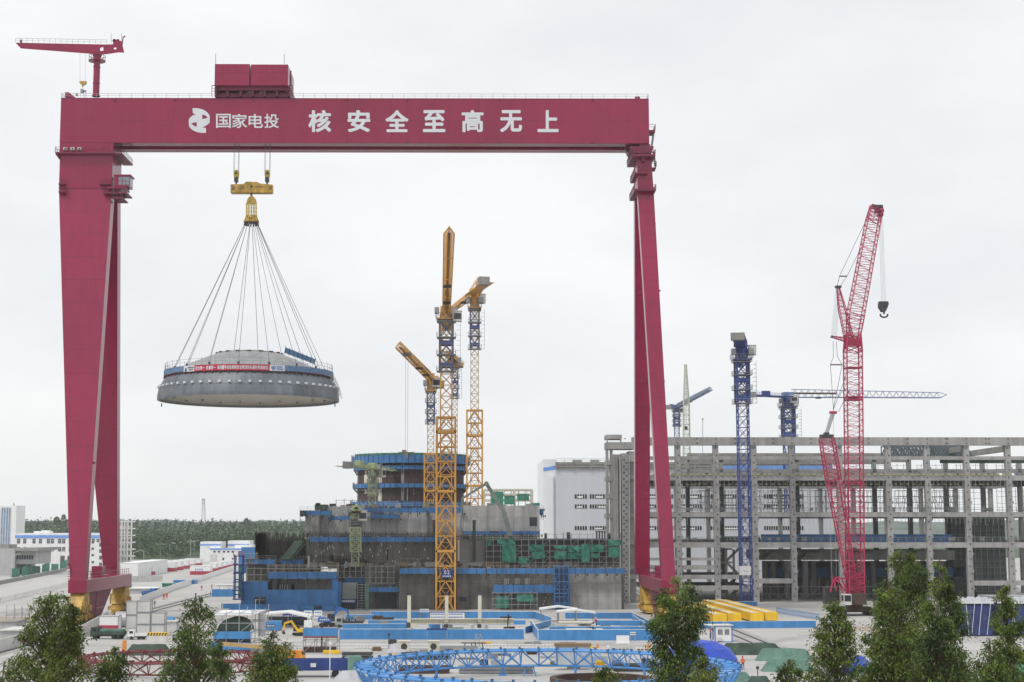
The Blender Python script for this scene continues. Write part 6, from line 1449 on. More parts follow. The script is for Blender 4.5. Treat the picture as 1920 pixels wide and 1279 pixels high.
# scaffold tent on the left
t = thing('scaffold_tent', 'white roofed scaffold tent with a dark arched opening and blue side panels', 'tent', G(437,1224)); Yq = gy(437,1224)
m = MB(); pipes(m,400,1150,472,1224,Yq,2.0,1.7,.09,9,True,.8); pipes(m,472,1146,497,1224,Yq+5,1.5,1.7,.09,4,False,1.2); m.build('pipe_frame', M_('galv'), t)
m = MB(); X0,X1 = AX(400,1150,Yq),AX(497,1150,Yq+9); z = AZ(1152,Yq,440); m.add([(X0,Yq,z),(AX(474,1150,Yq),Yq,z),(X1,Yq+9,z+.2),(AX(412,1150,Yq+9),Yq+9,z+.2),(X0,Yq,z-.15),(AX(474,1150,Yq),Yq,z-.15),(X1,Yq+9,z+.05),(AX(412,1150,Yq+9),Yq+9,z+.05)],[(0,1,2,3),(4,7,6,5),(0,4,5,1),(1,5,6,2),(2,6,7,3),(3,7,4,0)]); m.build('roof', M_('white_paint'), t)
m = MB(); bx(m,484,1151,497,1193,Yq+9,.2); m.build('side_wall', M_('white_paint'), t)
m = MB(); bx(m,401,1184,470,1198,Yq-.2,.1); bx(m,394,1205,470,1219,Yq-.25,.1); m.build('blue_sheeting', M_('blue_hoard'), t)
m = MB(); pts = [A(437+30*math.cos(k*math.pi/14),1184-25*math.sin(k*math.pi/14),Yq+.6) for k in range(15)]; m.prism(pts,(0,6,0)); m.build('arch_cover', M_('dull_green'), t)
m = MB(); bx(m,401,1198,470,1205,Yq+.8,.2); bx(m,401,1219,470,1226,Yq+.8,.2); m.build('dark_gap', M_('glass_and_shade'), t)
# scaffold platform with blue parapet
t = thing('scaffold_platform', 'open pipe scaffold platform with a blue parapet and a hazard striped edge', 'scaffold platform', G(600,1224)); Yq = gy(600,1224)
m = MB(); pipes(m,569,1180,633,1224,Yq,1.9,1.6,.10,3.5,True,.3); m.build('pipe_frame', M_('steel_grey'), t); m = MB(); bx(m,568,1178,634,1193,Yq-.2,.1); m.build('parapet', M_('blue_hoard'), t)
m = MB(); bx(m,568,1193,634,1196.5,Yq-.25,.1); e = m.build('edge_board', mat('hazard_red',(.42,.10,.05),.6), t); m = MB()
for k in range(14): m.prism(P3([(570+k*4.6,1196.4),(572+k*4.6,1196.4),(574+k*4.6,1193.1),(572+k*4.6,1193.1)],Yq-.28),(0,.02,0))
m.build('stripe', M_('steel_dark'), e)
m = MB(); g = G(600,1222); m.box((g.x,g.y-1,.4),(5,2,.8)); m.bar((g.x+.3,g.y-.4,.5),(g.x+.3,g.y-.4,4.5),.25); tag(m.build('pump_skid', M_('rust')), 'rusty machine skid standing beneath the scaffold platform', 'machine')
m = MB(); g = G(622,1226); m.box((g.x,g.y,.3),(2.6,.8,.5)); tag(m.build('yellow_skid', M_('yellow_bright')), 'low yellow block at the foot of the scaffold platform', 'block')
# blue ring truss (left end, right end, back row and front rows of the photo fix its size)
def ring_truss(name, label, cx, cy, rx, ry, zt, zb, wd, n, mt, a0=0, a1=2*math.pi, tw=.34, leg=True):
    t = thing(name, label, 'ring truss', (cx,cy,0)); full = a1-a0 > 6.2
    m = MB(); o = []; i_ = []; b = []
    for k in range(n+1):
        a = a0+(a1-a0)*k/n; c, s = math.cos(a), math.sin(a); o.append(Vector((cx+(rx+wd/2)*c,cy+(ry+wd/2)*s,zt))); i_.append(Vector((cx+(rx-wd/2)*c,cy+(ry-wd/2)*s,zt))); b.append(Vector((cx+rx*c,cy+ry*s,zb)))
    for ch in (o, i_, b): m.path(ch, tw, 8)
    ch = m.build('chord', M_(mt), t, smooth=True); m = MB()
    for k in range(n):
        m.bar(o[k],i_[k],tw*.6,None,6,False); m.bar(o[k],i_[k+1],tw*.5,None,6,False)
        for q in (o,i_):
            m.bar(q[k],b[k],tw*.62,None,6,False); m.bar(b[k],q[k+1],tw*.55,None,6,False)
            if k % 2: m.bar(q[k],b[k+1],tw*.55,None,6,False)
    m.build('brace', M_(mt), t); m = MB()
    for k in range(0,n,1):
        for q in (o,i_): m.box(q[k]+Vector((0,0,tw*.5)),(tw*1.1,tw*.9,tw*1.5),a0+(a1-a0)*k/n)
    m.build('connector', mat('truss_joint',(.05,.14,.28),.45) if mt == 'blue_truss' else M_(mt), t)
    if leg:
        for k in range(0,n,max(1,n//12)): m = MB(); m.bar(b[k],Vector((b[k].x,b[k].y,0)),tw*1.2,None,8); m.box((b[k].x,b[k].y,.1),(1,1,.2)); m.build('leg', M_(mt), t)
    return t
yb_ = gy(1018,1266); Lx, Rx = A(676,1240,yb_-14).x, A(1362,1245,yb_-14).x
ring_truss('ring_truss','large bright blue tubular ring truss across the bottom of the photo',(Lx+Rx)/2,yb_-23,(Rx-Lx)/2-1.1,23.0,AZ(1219,yb_,1018),AZ(1248,yb_,1018),2.2,56,'blue_truss',tw=.29)
g1 = G(320,1262); ring_truss('ring_truss','dark red steel ring truss lying between the left trees',G(325,1258).x,gy(325,1245)-11,12.2,10.5,1.9,.4,1.5,30,'maroon_truss',tw=.24,leg=False)
# round dark steel tank rim at the bottom edge, grey panel, poles, posts
t = thing('steel_tank', 'round dark brown steel tank whose rim shows at the bottom edge', 'tank'); g = G(1128,1300); rr = sec(g.y,92); m = MB(); zt = AZ(1270,g.y-rr*.0,1128); m.lathe([(rr,0),(rr,zt-.5),(rr+.25,zt-.5),(rr+.25,zt),(rr-.5,zt),(rr-.5,.3),(.01,.3)],48,(g.x,g.y,0)); t.location = (g.x,g.y,0); o = m.build('shell', M_('rust'), t)
t = thing('precast_slab', 'large upright pale grey panel with a brown top behind the blue ring truss', 'panel', G(1075,1254)); Yq = gy(1075,1256); m = MB(); bx(m,1041,1212,1107,1250,Yq,1.2); m.build('sheet', mat('panel_grey',(.50,.53,.57),.6,streak=.12), t); m = MB(); bx(m,1040,1207,1109,1212,Yq-.2,1.8); m.build('cap', M_('wood'), t); m = MB(); bx(m,1064,1250,1088,1266,Yq+.2,1.0); m.build('foot', M_('concrete_light'), t)
for (x,yb2,yt,lab) in ((618,1300,1206,'thin white pole in front of the scaffold platform'),(1141,1262,1213,'thin white pole in front of the grey panel'),(1421,1275,1252,'short dark bollard lamp by the right rail'),(729,1222,1190,'black topped signal post in front of the long blue hoarding')):
    g = G(x,yb2); m = MB(); h = AZ(yt,g.y,x); m.bar((g.x,g.y,0),(g.x,g.y,h),.12,None,6); m.box((g.x,g.y,h),(.35,.3,.35)); tag(m.build('pole', M_('white_paint' if 'white' in lab else 'steel_dark')), lab, 'pole')
for (x0,y0,x1,y1,lab) in ((1119,1208,1123,1222,'orange frame left of the middle tree, the left post'),(1124,1217,1140,1220,'low orange bar left of the middle tree'),(1213,1208,1219,1224,'orange post half hidden by the middle tree'),(229,1201,236,1223,'orange post between the two left trees'),(1156,1192,1180,1207,'white cabinet row behind the grey panel')):
    m = MB(); Yq = gy(x0,y1); bx(m,x0,y0,x1,y1,Yq,.5); bx(m,x0-1,y1-1.2,x1+1,y1,Yq-.3,1.1); tag(m.build('marker_post', M_('orange_paint') if 'orange' in lab else M_('white_paint')), lab, 'post')
# machines and steel stock behind the ring truss
def stock(px,py,w_,d_,n,label,mt):
    m = MB(); g = G(px,py)
    for i in range(n):
        for j in range(2): m.box((g.x,g.y-d_/2+d_*i/max(1,n-1),.25+j*.55),(w_*(1-.05*random.random()),.28,.32))
    for q in (-.35,0,.35): m.box((g.x+w_*q,g.y,.06),(.25,d_+.4,.1))
    tag(m.build('steel_stock', M_(mt)), label, 'steel stock', 'steel stock lying around the ring trusses')
stock(670,1236,4.6,2.4,4,'dark steel sections stacked left of the blue ring truss','steel_dark')
stock(800,1236,7,2.4,5,'dark steel sections seen through the back of the blue ring truss','steel_dark')
stock(930,1262,10,2.2,5,'long grey steel sections lying inside the blue ring truss','steel_grey')
stock(795,1262,7,2.2,4,'dark steel sections inside the left end of the blue ring truss','rust')
stock(1190,1258,6,2.4,5,'dark steel sections inside the right end of the blue ring truss','steel_dark')
stock(860,1224,6,2,3,'grey steel sections on the track side of the blue ring truss','steel_grey')
stock(1130,1244,4,2,3,'galvanised sections beside the grey panel','galv')
for i, (px,py,lab) in enumerate(((758,1222,'pale machine cabinet with a dark arch, left one behind the ring truss'),(813,1222,'pale machine cabinet with a dark arch, right one behind the ring truss'))):
    t = thing('machine_cabinet', lab, 'machine'); b = MB(); b.box((0,0,.8),(1.7,1.4,1.6)); b.box((0,0,1.66),(1.9,1.6,.12)); f = MB(); f.tube((0,-.74,.85),(0,-.7,.85),.5,16); place(t,px,py,0,[('body',b,'cream'),('fan',f,'steel_dark')])
for i, (px,py,lab) in enumerate(((878,1222,'left trestle behind the ring truss'),(898,1222,'right trestle behind the ring truss'),(993,1268,'blue trestle inside the ring truss'))):
    m = MB(); g = G(px,py); 
    for sx in (-.8,.8):
        for sy in (-.5,.5): m.bar((g.x+sx,g.y+sy,0),(g.x+sx*.6,g.y+sy*.3,1.3),.1)
    m.box((g.x,g.y,1.35),(2.2,.8,.12)); tag(m.build('trestle', M_('blue_truss' if 'blue' in lab else 'steel_dark')), lab, 'trestle')
# step ladder
m = MB(); g = G(893,1216)
for s in (-.4,.4): m.bar((g.x+s,g.y,0),(g.x+s+.3,g.y,2.4),.08); m.bar((g.x+s+1.1,g.y,0),(g.x+s+.3,g.y,2.4),.08)
for k in range(5): m.bar((g.x-.4+k*.06,g.y,.4+k*.45),(g.x+.4+k*.06,g.y,.4+k*.45),.06)
tag(m.build('step_ladder', M_('galv')), 'grey step ladder in front of the long blue hoarding', 'ladder')
# sheds and covered goods on the left
for (x0,y0,x1,y1,yb,mt,dep,lab) in ((243,1099,290,1105,1113,'white_paint',8,'low white flat roofed shed behind the white crane road fence'),(325,1085,366,1090,1095,'blue_hoard',5,'row of blue covered goods in front of the white cabins'),(304,1092,332,1096,1101,'green_net',4,'row of green covered goods in front of the white cabins'),(228,1094,243,1098,1102,'green_net',3,'small green covered goods close to the left crane leg'),(0,1178,40,1184,1197,'off_white',9,'low grey flat roofed shed at the left edge'),(0,1165,30,1168,1180,'concrete_light',7,'second low grey shed at the left edge, farther back'),(42,1181,50,1184,1192,'white_paint',3,'small white tilted roof beside the low grey shed'),(405,1094,436,1098,1104,'white_paint',3,'white box roof behind the small blue hoarding'),(296,1163,330,1167,1186,'off_white',4,'pale wall panel behind the blue water tank')):
    m = MB(); Yq = gy((x0+x1)/2,yb); t = thing('shed', lab, 'shed', G((x0+x1)/2,yb)); Xa, Xb = AX(x0,y1,Yq), AX(x1,y1,Yq); zt = AZ(y1-1,Yq,x0); m.box2((Xa,Yq,0),(Xb,Yq+dep,zt)); m.build('wall', M_('grey_wall') if 'shed' in lab else M_(mt), t); m = MB(); m.box2((Xa-.2,Yq-.3,zt),(Xb+.2,Yq+dep+.2,zt+.2)); m.build('roof', M_(mt), t)
m = MB(); pipes(m,12,1154,54,1168,gy(30,1169),1.7,1.2,.09,6,False,1.2); tag(m.build('scaffold', M_('steel_grey')), 'low pipe scaffold on brown earth at the left edge', 'scaffold')
GBL = 'bollards along the crane road'
for i in range(9):
    g = G(352+i*8.5,1137-i*4.4); m = MB(); m.lathe([(.22,0),(.2,.1),(.08,.15),(.06,.9),(.01,.92)],8,(0,0,0)); o = m.build('bollard', M_('steel_dark')); o.location = (g.x,g.y,0); tag(o, 'small dark bollard in the row beside the crane road', 'bollard', GBL)
# loose material lying on the ground behind the ring truss and in the yards
random.seed(5)
for i in range(16):
    a = G(random.uniform(200,1500), random.uniform(1206,1262)); d_ = random.uniform(-.5,.5); m = MB()
    for s_ in (-.9,.9):
        pts = [Vector((a.x+j*1.6*math.cos(d_+j*.02)-s_*math.sin(d_), a.y+j*1.6*math.sin(d_+j*.02)+s_*math.cos(d_), .02+.001*i)) for j in range(14)]
        m.add([q+Vector((0,e,0)) for q in pts for e in (-.17,.17)], [(2*j,2*j+2,2*j+3,2*j+1) for j in range(13)])
    struct(m.build('tyre_track', M_('rail_bed')))
random.seed(21)
for i in range(34):
    px = random.uniform(640,1230); py = random.choice((1208,1220,1228,1236,1246))+random.uniform(-2,2); g = G(px,py); m = MB(); k = random.random()
    if k < .4:
        for j in range(random.randint(3,6)): m.bar((g.x-1.2,g.y+j*.22,.12+.1*(j%2)),(g.x+random.uniform(.8,1.6),g.y+j*.22,.12+.1*(j%2)),.12)
        nm, ct, lb = 'pipe_bundle', 'pipes', 'small bundle of pipes lying on the pale ground round the blue ring truss'
    elif k < .7:
        m.box((g.x,g.y,.35),(random.uniform(.8,1.6),.8,.7),random.random()); m.box((g.x,g.y,.75),(.9,.7,.12)); nm, ct, lb = 'material_box', 'box', 'small box of material standing on the pale ground round the blue ring truss'
    else:
        for j in range(4): m.box((g.x,g.y,.1+j*.16),(random.uniform(1.2,1.8),1.0,.1),random.uniform(-.1,.1))
        nm, ct, lb = 'pallet', 'pallet', 'flat pile of boards lying on the pale ground round the blue ring truss'
    tag(m.build(nm, M_(random.choice(('steel_grey','wood','steel_dark','rust','galv','dull_green','yellow_bright')))), lb, ct, lb.split(' lying')[0].split(' standing')[0]+'s by the ring truss')
for i in range(44):
    px = random.choice((random.uniform(690,980),random.uniform(1040,1225),random.uniform(650,760))); py = random.choice((1165,1176,1181,1185))+random.uniform(-1,1); g = G(px,py); m = MB(); k = random.random()
    if k < .5: m.box((g.x,g.y,.5),(random.uniform(.8,2.4),.9,random.uniform(.6,1.3)),random.random()); nm, ct, lb = 'material_box', 'box', 'box of material standing in the yards between the blue hoardings'
    else:
        for j in range(5): m.bar((g.x-1.6,g.y+j*.25,.12+.1*(j%2)),(g.x+random.uniform(.8,2.0),g.y+j*.25,.12+.1*(j%2)),.14)
        nm, ct, lb = 'pipe_bundle', 'pipes', 'bundle of pipes lying in the yards between the blue hoardings'
    tag(m.build(nm, M_(random.choice(('steel_grey','cream','steel_dark','rust','blue_hoard','green_tarp','off_white','blue_hoard')))), lb, ct, ct+' in the blue walled yards')
# people
def make_person():
    me = bpy.data.meshes.new('person'); V = [(0,0,.95),(0,0,1.2),(0,0,1.42),(0,0,1.52),(0,-.01,1.62),(0,0,1.72),(.1,0,.88),(.12,-.05,.5),(.13,0,.08),(.14,-.14,.04),(-.1,0,.88),(-.12,.05,.5),(-.13,.1,.08),(-.14,-.03,.04),(.2,0,1.4),(.27,.03,1.13),(.26,-.08,.88),(-.2,0,1.4),(-.27,0,1.13),(-.26,-.1,.9)]
    E = [(0,1),(1,2),(2,3),(3,4),(4,5),(0,6),(6,7),(7,8),(8,9),(0,10),(10,11),(11,12),(12,13),(2,14),(14,15),(15,16),(2,17),(17,18),(18,19)]
    me.from_pydata(V, E, []); o = bpy.data.objects.new('person', me); col.objects.link(o); sk = o.modifiers.new('s','SKIN')
    rad = [.15,.15,.17,.06,.1,.09,.1,.075,.055,.05,.1,.075,.055,.05,.075,.055,.045,.075,.055,.045]
    for v, r_ in zip(me.skin_vertices[0].data, rad): v.radius = (r_, r_*.85)
    me.skin_vertices[0].data[0].use_root = True
    ss = o.modifiers.new('d','SUBSURF'); ss.levels = 1; ss.render_levels = 1; bpy.context.view_layer.update()
    m2 = bpy.data.meshes.new_from_object(o.evaluated_get(bpy.context.evaluated_depsgraph_get())); bpy.data.objects.remove(o); return m2
pm = make_person()
def person(px, py, rz, label, suit, legs, hat, group='workers walking on the site'):
    g = G(px, py); me = pm.copy(); me.materials.clear()
    for q in (suit, legs, 'skin', 'rubber'): me.materials.append(M_(q))
    for p in me.polygons:
        c = p.center; p.material_index = 2 if c.z > 1.5 or (c.z < .93 and abs(c.x) > .2) else (3 if c.z < .1 else (1 if c.z < .92 else 0)); p.use_smooth = True
    o = bpy.data.objects.new('person', me); col.objects.link(o); o.location = (g.x,g.y,0); o.rotation_euler.z = rz; o.scale = (1.02,)*3; tag(o, label, 'person', group)
    m = MB(); m.lathe([(.17,1.70),(.125,1.70),(.12,1.76),(.08,1.83),(.01,1.85)],12); h = m.build('helmet', M_(hat)); h.parent = o; return o
for a in ((241,1141,.3,'worker in red overalls, left of the pair beside the left crane legs','red_suit','red_suit','red_suit'),(247,1140,2.9,'worker in red overalls, right of the pair beside the left crane legs','red_suit','red_suit','red_suit'),(307,1125,1,'worker in red overalls, left of the pair on the crane road','red_suit','red_suit','yellow_bright'),(312.5,1124,.4,'worker in red overalls, right of the pair on the crane road','red_suit','red_suit','yellow_bright'),(378,1108,3,'lone worker in red overalls farther along the crane road','red_suit','red_suit','white_paint'),(397,1106,1.2,'worker in red overalls beside the small blue hoarding','red_suit','red_suit','white_paint'),(290,1139,2.2,'worker in dark clothes walking on the crane road','dark_cloth','dark_cloth','yellow_bright'),(44,1213,2.8,'worker in an orange vest by the pale blue fence at the left edge','orange_vest','dark_cloth','red_suit'),(58,1211,.6,'worker in an orange vest half behind the left tree','orange_vest','dark_cloth','red_suit'),(1393,1256,3.1,'worker in an orange vest and dark trousers beside the right rail','orange_vest','dark_cloth','red_suit'),(1332,1197,1.4,'worker in an orange vest at the door of the white and blue cabin','orange_vest','dark_cloth','red_suit'),(1117,1176,.5,'worker in a red top in the yard under the white canopies','red_suit','dark_cloth','white_paint')): person(*a)
# crane rails and road strips on the ground
def strip(name, pts, w_, mt, z=.004, h=None):
    m = MB(); P = [G(*p) for p in pts]
    for a, b in zip(P, P[1:]):
        d = (b-a).normalized(); s = Vector((d.y,-d.x,0))*w_/2; u = Vector((0,0,z))
        if h: m.bar(a+Vector((0,0,h/2)), b+Vector((0,0,h/2)), w_, h)
        else: m.add([a-s+u,b-s+u,b+s+u,a+s+u],[(0,1,2,3)])
    return struct(m.build(name, M_(mt)))
mat('asphalt_pale',(.45,.45,.44),.9,var=.08,scale=.15,fine=.1); mat('asphalt_dark',(.20,.20,.20),.9,var=.15,scale=.2); mat('earth',(.36,.30,.24),.95,var=.25,scale=.2)
xw = lambda Y,X: Vector((X,Y,0))
m = MB(); 
for X in (-72.8,-75.2,47.0,49.4):
    m.box2((X-.12,90,.0),(X+.12,700,.14))
struct(m.build('crane_rail', M_('steel_dark')))
m = MB()
for X in (-74,48.2): m.add([(X-3,90,.004),(X+3,90,.004),(X+3,700,.004),(X-3,700,.004)],[(0,1,2,3)])
struct(m.build('rail_bed', M_('rail_bed')))
strip('road',[(-200,1160),(131,1085)],16,'asphalt_pale',.008)
strip('track_strip',[(530,1211),(1240,1211)],2.6,'rail_bed',.008)
strip('ground_channel',[(520,1225),(1240,1225)],.5,'asphalt_dark',.012); strip('ground_channel',[(520,1205),(1240,1204)],.4,'asphalt_dark',.012)
strip('earth_patch',[(0,1165),(62,1157)],14,'earth',.012); strip('earth_patch',[(1570,1180),(1660,1178)],12,'earth',.012); strip('wet_patch',[(0,1152),(120,1135)],9,'rail_bed',.010)
for i,(a,b,w_) in enumerate((((700,1270),(980,1275),.9),((1380,1215),(1530,1190),3.0),((150,1210),(420,1208),1.0),((330,1160),(560,1165),1.2),((1380,1240),(1520,1225),.5),((170,1225),(420,1222),.5))): strip('concrete_joint',[a,b],w_,'rail_bed',.014+.002*i)
# ------------------------------------------------------------------ terrain and wood
import mathutils.noise as mn
def hillz(y): return 18.0*max(0, 1-y/130.0)**1.6
m = MB(); ny, nx = 40, 60
vs = [(-150+300*i/nx, -40+172*j/ny, hillz(max(0,-40+172*j/ny))+.35*mn.noise(Vector((i*.7,j*.9,0)))*(1 if j < ny-1 else 0)-.02) for j in range(ny+1) for i in range(nx+1)]
m.add(vs, [(j*(nx+1)+i, j*(nx+1)+i+1, (j+1)*(nx+1)+i+1, (j+1)*(nx+1)+i) for j in range(ny) for i in range(nx)])
struct(m.build('hillside', mat('grass_ground', (.07,.10,.035), .95, var=.35, scale=.6), None, True))
def tz(x, y):
    q = min(1, max(0, (y-880)/620)); return 15.5*q*q*(3-2*q) + 1.5*mn.noise(Vector((x*.004, y*.004, 3)))*q
m = MB(); nx, ny = 70, 26; x0, x1, y0, y1 = -900, 1300, 860, 2400
vs = [(x0+(x1-x0)*i/nx, y0+(y1-y0)*j/ny, (tz(x0+(x1-x0)*i/nx, y0+(y1-y0)*j/ny) if x0+(x1-x0)*i/nx < 60 else .3*tz(0,y0+(y1-y0)*j/ny)) - .3) for j in range(ny+1) for i in range(nx+1)]
m.add(vs, [(j*(nx+1)+i, j*(nx+1)+i+1, (j+1)*(nx+1)+i+1, (j+1)*(nx+1)+i) for j in range(ny) for i in range(nx)])
struct(m.build('wooded_slope', mat('wood_floor', (.05,.09,.035), .95, var=.3, scale=.05), None, True))
m = MB()
def ridge(Y, base, amp, s, x0=-1250, x1=1250, n=160):
    top = [(x0+(x1-x0)*i/n, Y, base+amp*(mn.noise(Vector((i*s,Y*.01,1)))+.5*mn.noise(Vector((i*s*2.7,Y*.01,5))))+ 1.2*random.random()) for i in range(n+1)]
    o = [(p[0], Y-420, -1) for p in top]; b = [(p[0], Y+500, -1) for p in top]; k = n+1
    m.add(o+top+b, [(i,i+1,k+i+1,k+i) for i in range(n)]+[(k+i,k+i+1,2*k+i+1,2*k+i) for i in range(n)])
ridge(2000, 23, 2.5, .22); ridge(2750, 26, 4, .13)
struct(m.build('far_hills', mat('hill_green', (.10,.14,.12), .95, var=.3, scale=.02), None, False))
# the wood: thousands of small crowns, one mass
random.seed(11); m = MB()
def crown(c, r, h, n):
    for _ in range(n):
        a = random.uniform(0, 6.283); t = random.random(); rr = r*(1-.75*t)*random.uniform(.55,1.05)*(1 if t > .12 else .7); p = Vector((c[0]+rr*math.cos(a), c[1]+rr*math.sin(a), c[2]+h*(.12+.88*t)))
        s = random.uniform(.5,1.15); d1 = Vector((random.uniform(-1,1),random.uniform(-1,1),random.uniform(-.5,.5))).normalized()*s; d2 = Vector((random.uniform(-1,1),random.uniform(-1,1),random.uniform(-1,1))).normalized()*s
        m.add([p-d1,p+d2*.7,p+d1,p-d2*.7], [(0,1,2,3)])
y = 930.0; row = 0
while y < 1750:
    step = 3.6 + (y-930)*.010; xl, xr = AX(-150,985,y), AX(640,985,y); x = xl+random.random()*step
    while x < xr:
        px = (x-AX(0,985,y))/(AX(1,985,y)-AX(0,985,y))
        if not (y < 990 and 350 < px < 480):
            h = random.uniform(6,10.5)*(1.0+.2*mn.noise(Vector((x*.02,y*.02,0)))); crown((x,y+random.uniform(-3,3),tz(x,y)), random.uniform(2.0,3.4), h, 30 if y < 1150 else 18)
        x += step*random.uniform(.6,1.1)
    y += 10+ (y-930)*.03
wood = m.build('forest', mat('leaf_wood', (.05,.095,.035), .9, var=.55, scale=.09), None)
tag(wood, 'dark green wood covering the slope behind the site on the left', 'forest'); wood['kind'] = 'stuff'
for (px, yb, yt, lab) in ((119,992,965,'tall dark tree standing above the wood by the left crane leg'),(106,992,969,'smaller dark tree standing above the wood left of the tall one'),(462,985,972,'round tree on the skyline of the wood')):
    Yq = 1500; X = AX(px,980,Yq); z0 = tz(X,Yq); zt_ = AZ(yt,Yq,px); m = MB(); crown((X,Yq,z0+4), 4.5, zt_-z0-4, 240); t = thing('tree', lab, 'tree', (X,Yq,z0), 'trees standing above the wood'); m.build('crown', M_('leaf_wood'), t); b = MB(); b.bar((X,Yq,z0-1),(X,Yq,zt_-3),.7); b.build('trunk', M_('wood'), t)

# ------------------------------------------------------------------ the near trees
def leafmat(name, c, c2):
    mt = bpy.data.materials.new(name); mt.use_nodes = True; t = mt.node_tree; p = t.nodes['Principled BSDF']; p.inputs['Roughness'].default_value = .48; N = t.nodes.new; L = t.links.new
    geo = N('ShaderNodeNewGeometry'); n = N('ShaderNodeTexNoise'); n.inputs['Scale'].default_value = .55; n.inputs['Detail'].default_value = 3; L(geo.outputs['Position'], n.inputs['Vector'])
    r = N('ShaderNodeValToRGB'); r.color_ramp.elements[0].position = .36; r.color_ramp.elements[1].position = .72; r.color_ramp.elements[0].color = (*c,1); r.color_ramp.elements[1].color = (*c2,1)
    ad = N('ShaderNodeMath'); ad.operation = 'MULTIPLY_ADD'; ad.inputs[1].default_value = .34; L(geo.outputs['Random Per Island'], ad.inputs[0]); s_ = N('ShaderNodeMath'); s_.operation = 'ADD'; s_.inputs[1].default_value = -.15; L(n.outputs[0], s_.inputs[0]); L(s_.outputs[0], ad.inputs[2]); L(ad.outputs[0], r.inputs[0]); L(r.outputs[0], p.inputs['Base Color'])
    tr = N('ShaderNodeBsdfTranslucent'); L(r.outputs[0], tr.inputs[0]); mx = N('ShaderNodeMixShader'); mx.inputs[0].default_value = .35; L(p.outputs[0], mx.inputs[1]); L(tr.outputs[0], mx.inputs[2]); L(mx.outputs[0], t.nodes['Material Output'].inputs[0]); return mt
LM = [leafmat('leaf_green', (.034,.066,.016), (.23,.31,.055)), leafmat('leaf_dark', (.028,.058,.018), (.18,.255,.052)), leafmat('leaf_yellow', (.05,.08,.016), (.22,.26,.05))]
BARK = mat('bark', (.16,.11,.075), .9, var=.3, scale=3)
def near_tree(label, x, Y, prof, n, seed, mi=0, lean=0, size=.21):
    """prof: (photo row, half width in photo pixels) down the crown"""
    random.seed(seed); base = hillz(Y); top = A(x, prof[0][0], Y); t = thing('tree', label, 'tree', (top.x+lean, Y, base-.2), 'young eucalyptus trees on the slope below the camera')
    if x > 1500: prof = [(a, w_*.86) for a, w_ in prof]
    def hw(py):
        for (a, wa), (b, wb) in zip(prof, prof[1:]):
            if a <= py <= b: return (wa+(wb-wa)*(py-a)/(b-a))*Y/3050
        return prof[-1][1]*Y/3050
    ya, yb = prof[0][0], prof[-1][0]; tot = [(py, hw(py)) for py in range(int(ya), int(yb)+1, 2)]; wsum = [w_**1.35+.02 for _, w_ in tot]
    tr = MB(); bz = base-.2; px_ = Vector((top.x+lean, Y, bz)); N_ = 9; pts = [px_.lerp(Vector((top.x,Y,top.z)), k/N_)+Vector((random.uniform(-.08,.08),random.uniform(-.08,.08),0))*(0 < k < N_) for k in range(N_+1)]
    for k in range(N_): r0 = .17*(1-k/N_)+.02; tr.bar(pts[k], pts[k+1], r0*2, None, 7, False)
    lv = MB(); nc = max(8, n//42); 
    def axis(z): q = max(0, min(1, (z-bz)/(top.z-bz))); i = min(N_-1, int(q*N_)); return pts[i].lerp(pts[i+1], q*N_-i)
    for _ in range(nc):
        py, w_ = random.choices(tot, wsum)[0]; z = AZ(py, Y, x); a = random.uniform(0, 6.283); rr = w_*math.sqrt(random.uniform(.02,1.15)); ax_ = axis(z); c = Vector((ax_.x+rr*math.cos(a), ax_.y+rr*math.sin(a), z-.12*rr+random.uniform(-.1,.1)))
        rad = random.uniform(.20,.46)*min(1,.35+w_/1.4); q_ = (py-ya)/190.0
        if random.random() < .33*min(1.6,max(0,q_-.25)): continue
        s0 = axis(z-.9*rr-.3); tr.bar(s0, c, .045, None, 4, False)
        dr = (c-ax_); dr.z = 0; dr = dr.normalized() if dr.length > .05 else Vector((0,-1,0))
        for _ in range(random.randint(40,78)):
            p = c+Vector((random.gauss(0,1),random.gauss(0,1),random.gauss(0,.8)))*rad*.62
            d = (dr*random.uniform(.1,.8)+Vector((random.uniform(-.7,.7),random.uniform(-.7,.7),random.uniform(-1.0,.5)))).normalized(); L_ = size*random.uniform(.55,1.15); s = d.cross(Vector((random.uniform(-1,1),random.uniform(-1,1),random.uniform(-.2,1)))).normalized()*L_*.19
            lv.add([p, p+d*L_*.45+s, p+d*L_-Vector((0,0,.05)), p+d*L_*.45-s], [(0,1,2,3)])
    lv.build('crown', LM[mi], t); tr.build('trunk', BARK, t); return t
near_tree('leafy young tree at the left edge in front of the left crane leg', 95, 95, [(1108,3),(1125,24),(1150,38),(1180,46),(1210,58),(1240,68),(1290,84),(1340,90)], 15000, 1, 0)
near_tree('lighter second crown pressed against the right of the leftmost tree', 128, 92, [(1122,2),(1140,16),(1170,24),(1210,30),(1260,34)], 3600, 2, 2)
near_tree('tall young tree in front of the scaffold tent', 367, 96, [(1112,3),(1128,16),(1150,26),(1180,30),(1210,42),(1240,60),(1290,78),(1340,80)], 11000, 3, 1)
near_tree('small leafy side shoot just right of the tree before the scaffold tent', 414, 93, [(1200,3),(1215,12),(1240,14),(1265,10)], 900, 4, 1)
near_tree('small sparse young tree between the two taller left trees', 215, 84, [(1213,3),(1230,14),(1255,26),(1290,40),(1330,44)], 3600, 5, 1)
near_tree('young tree in front of the orange mobile crane', 513, 90, [(1182,3),(1198,16),(1220,30),(1245,38),(1270,44),(1300,56),(1340,60)], 7600, 6, 0)
near_tree('bushy yellow green shoot at the bottom edge left of the mobile crane tree', 478, 80, [(1258,3),(1270,18),(1290,30),(1330,36)], 1500, 61, 2)
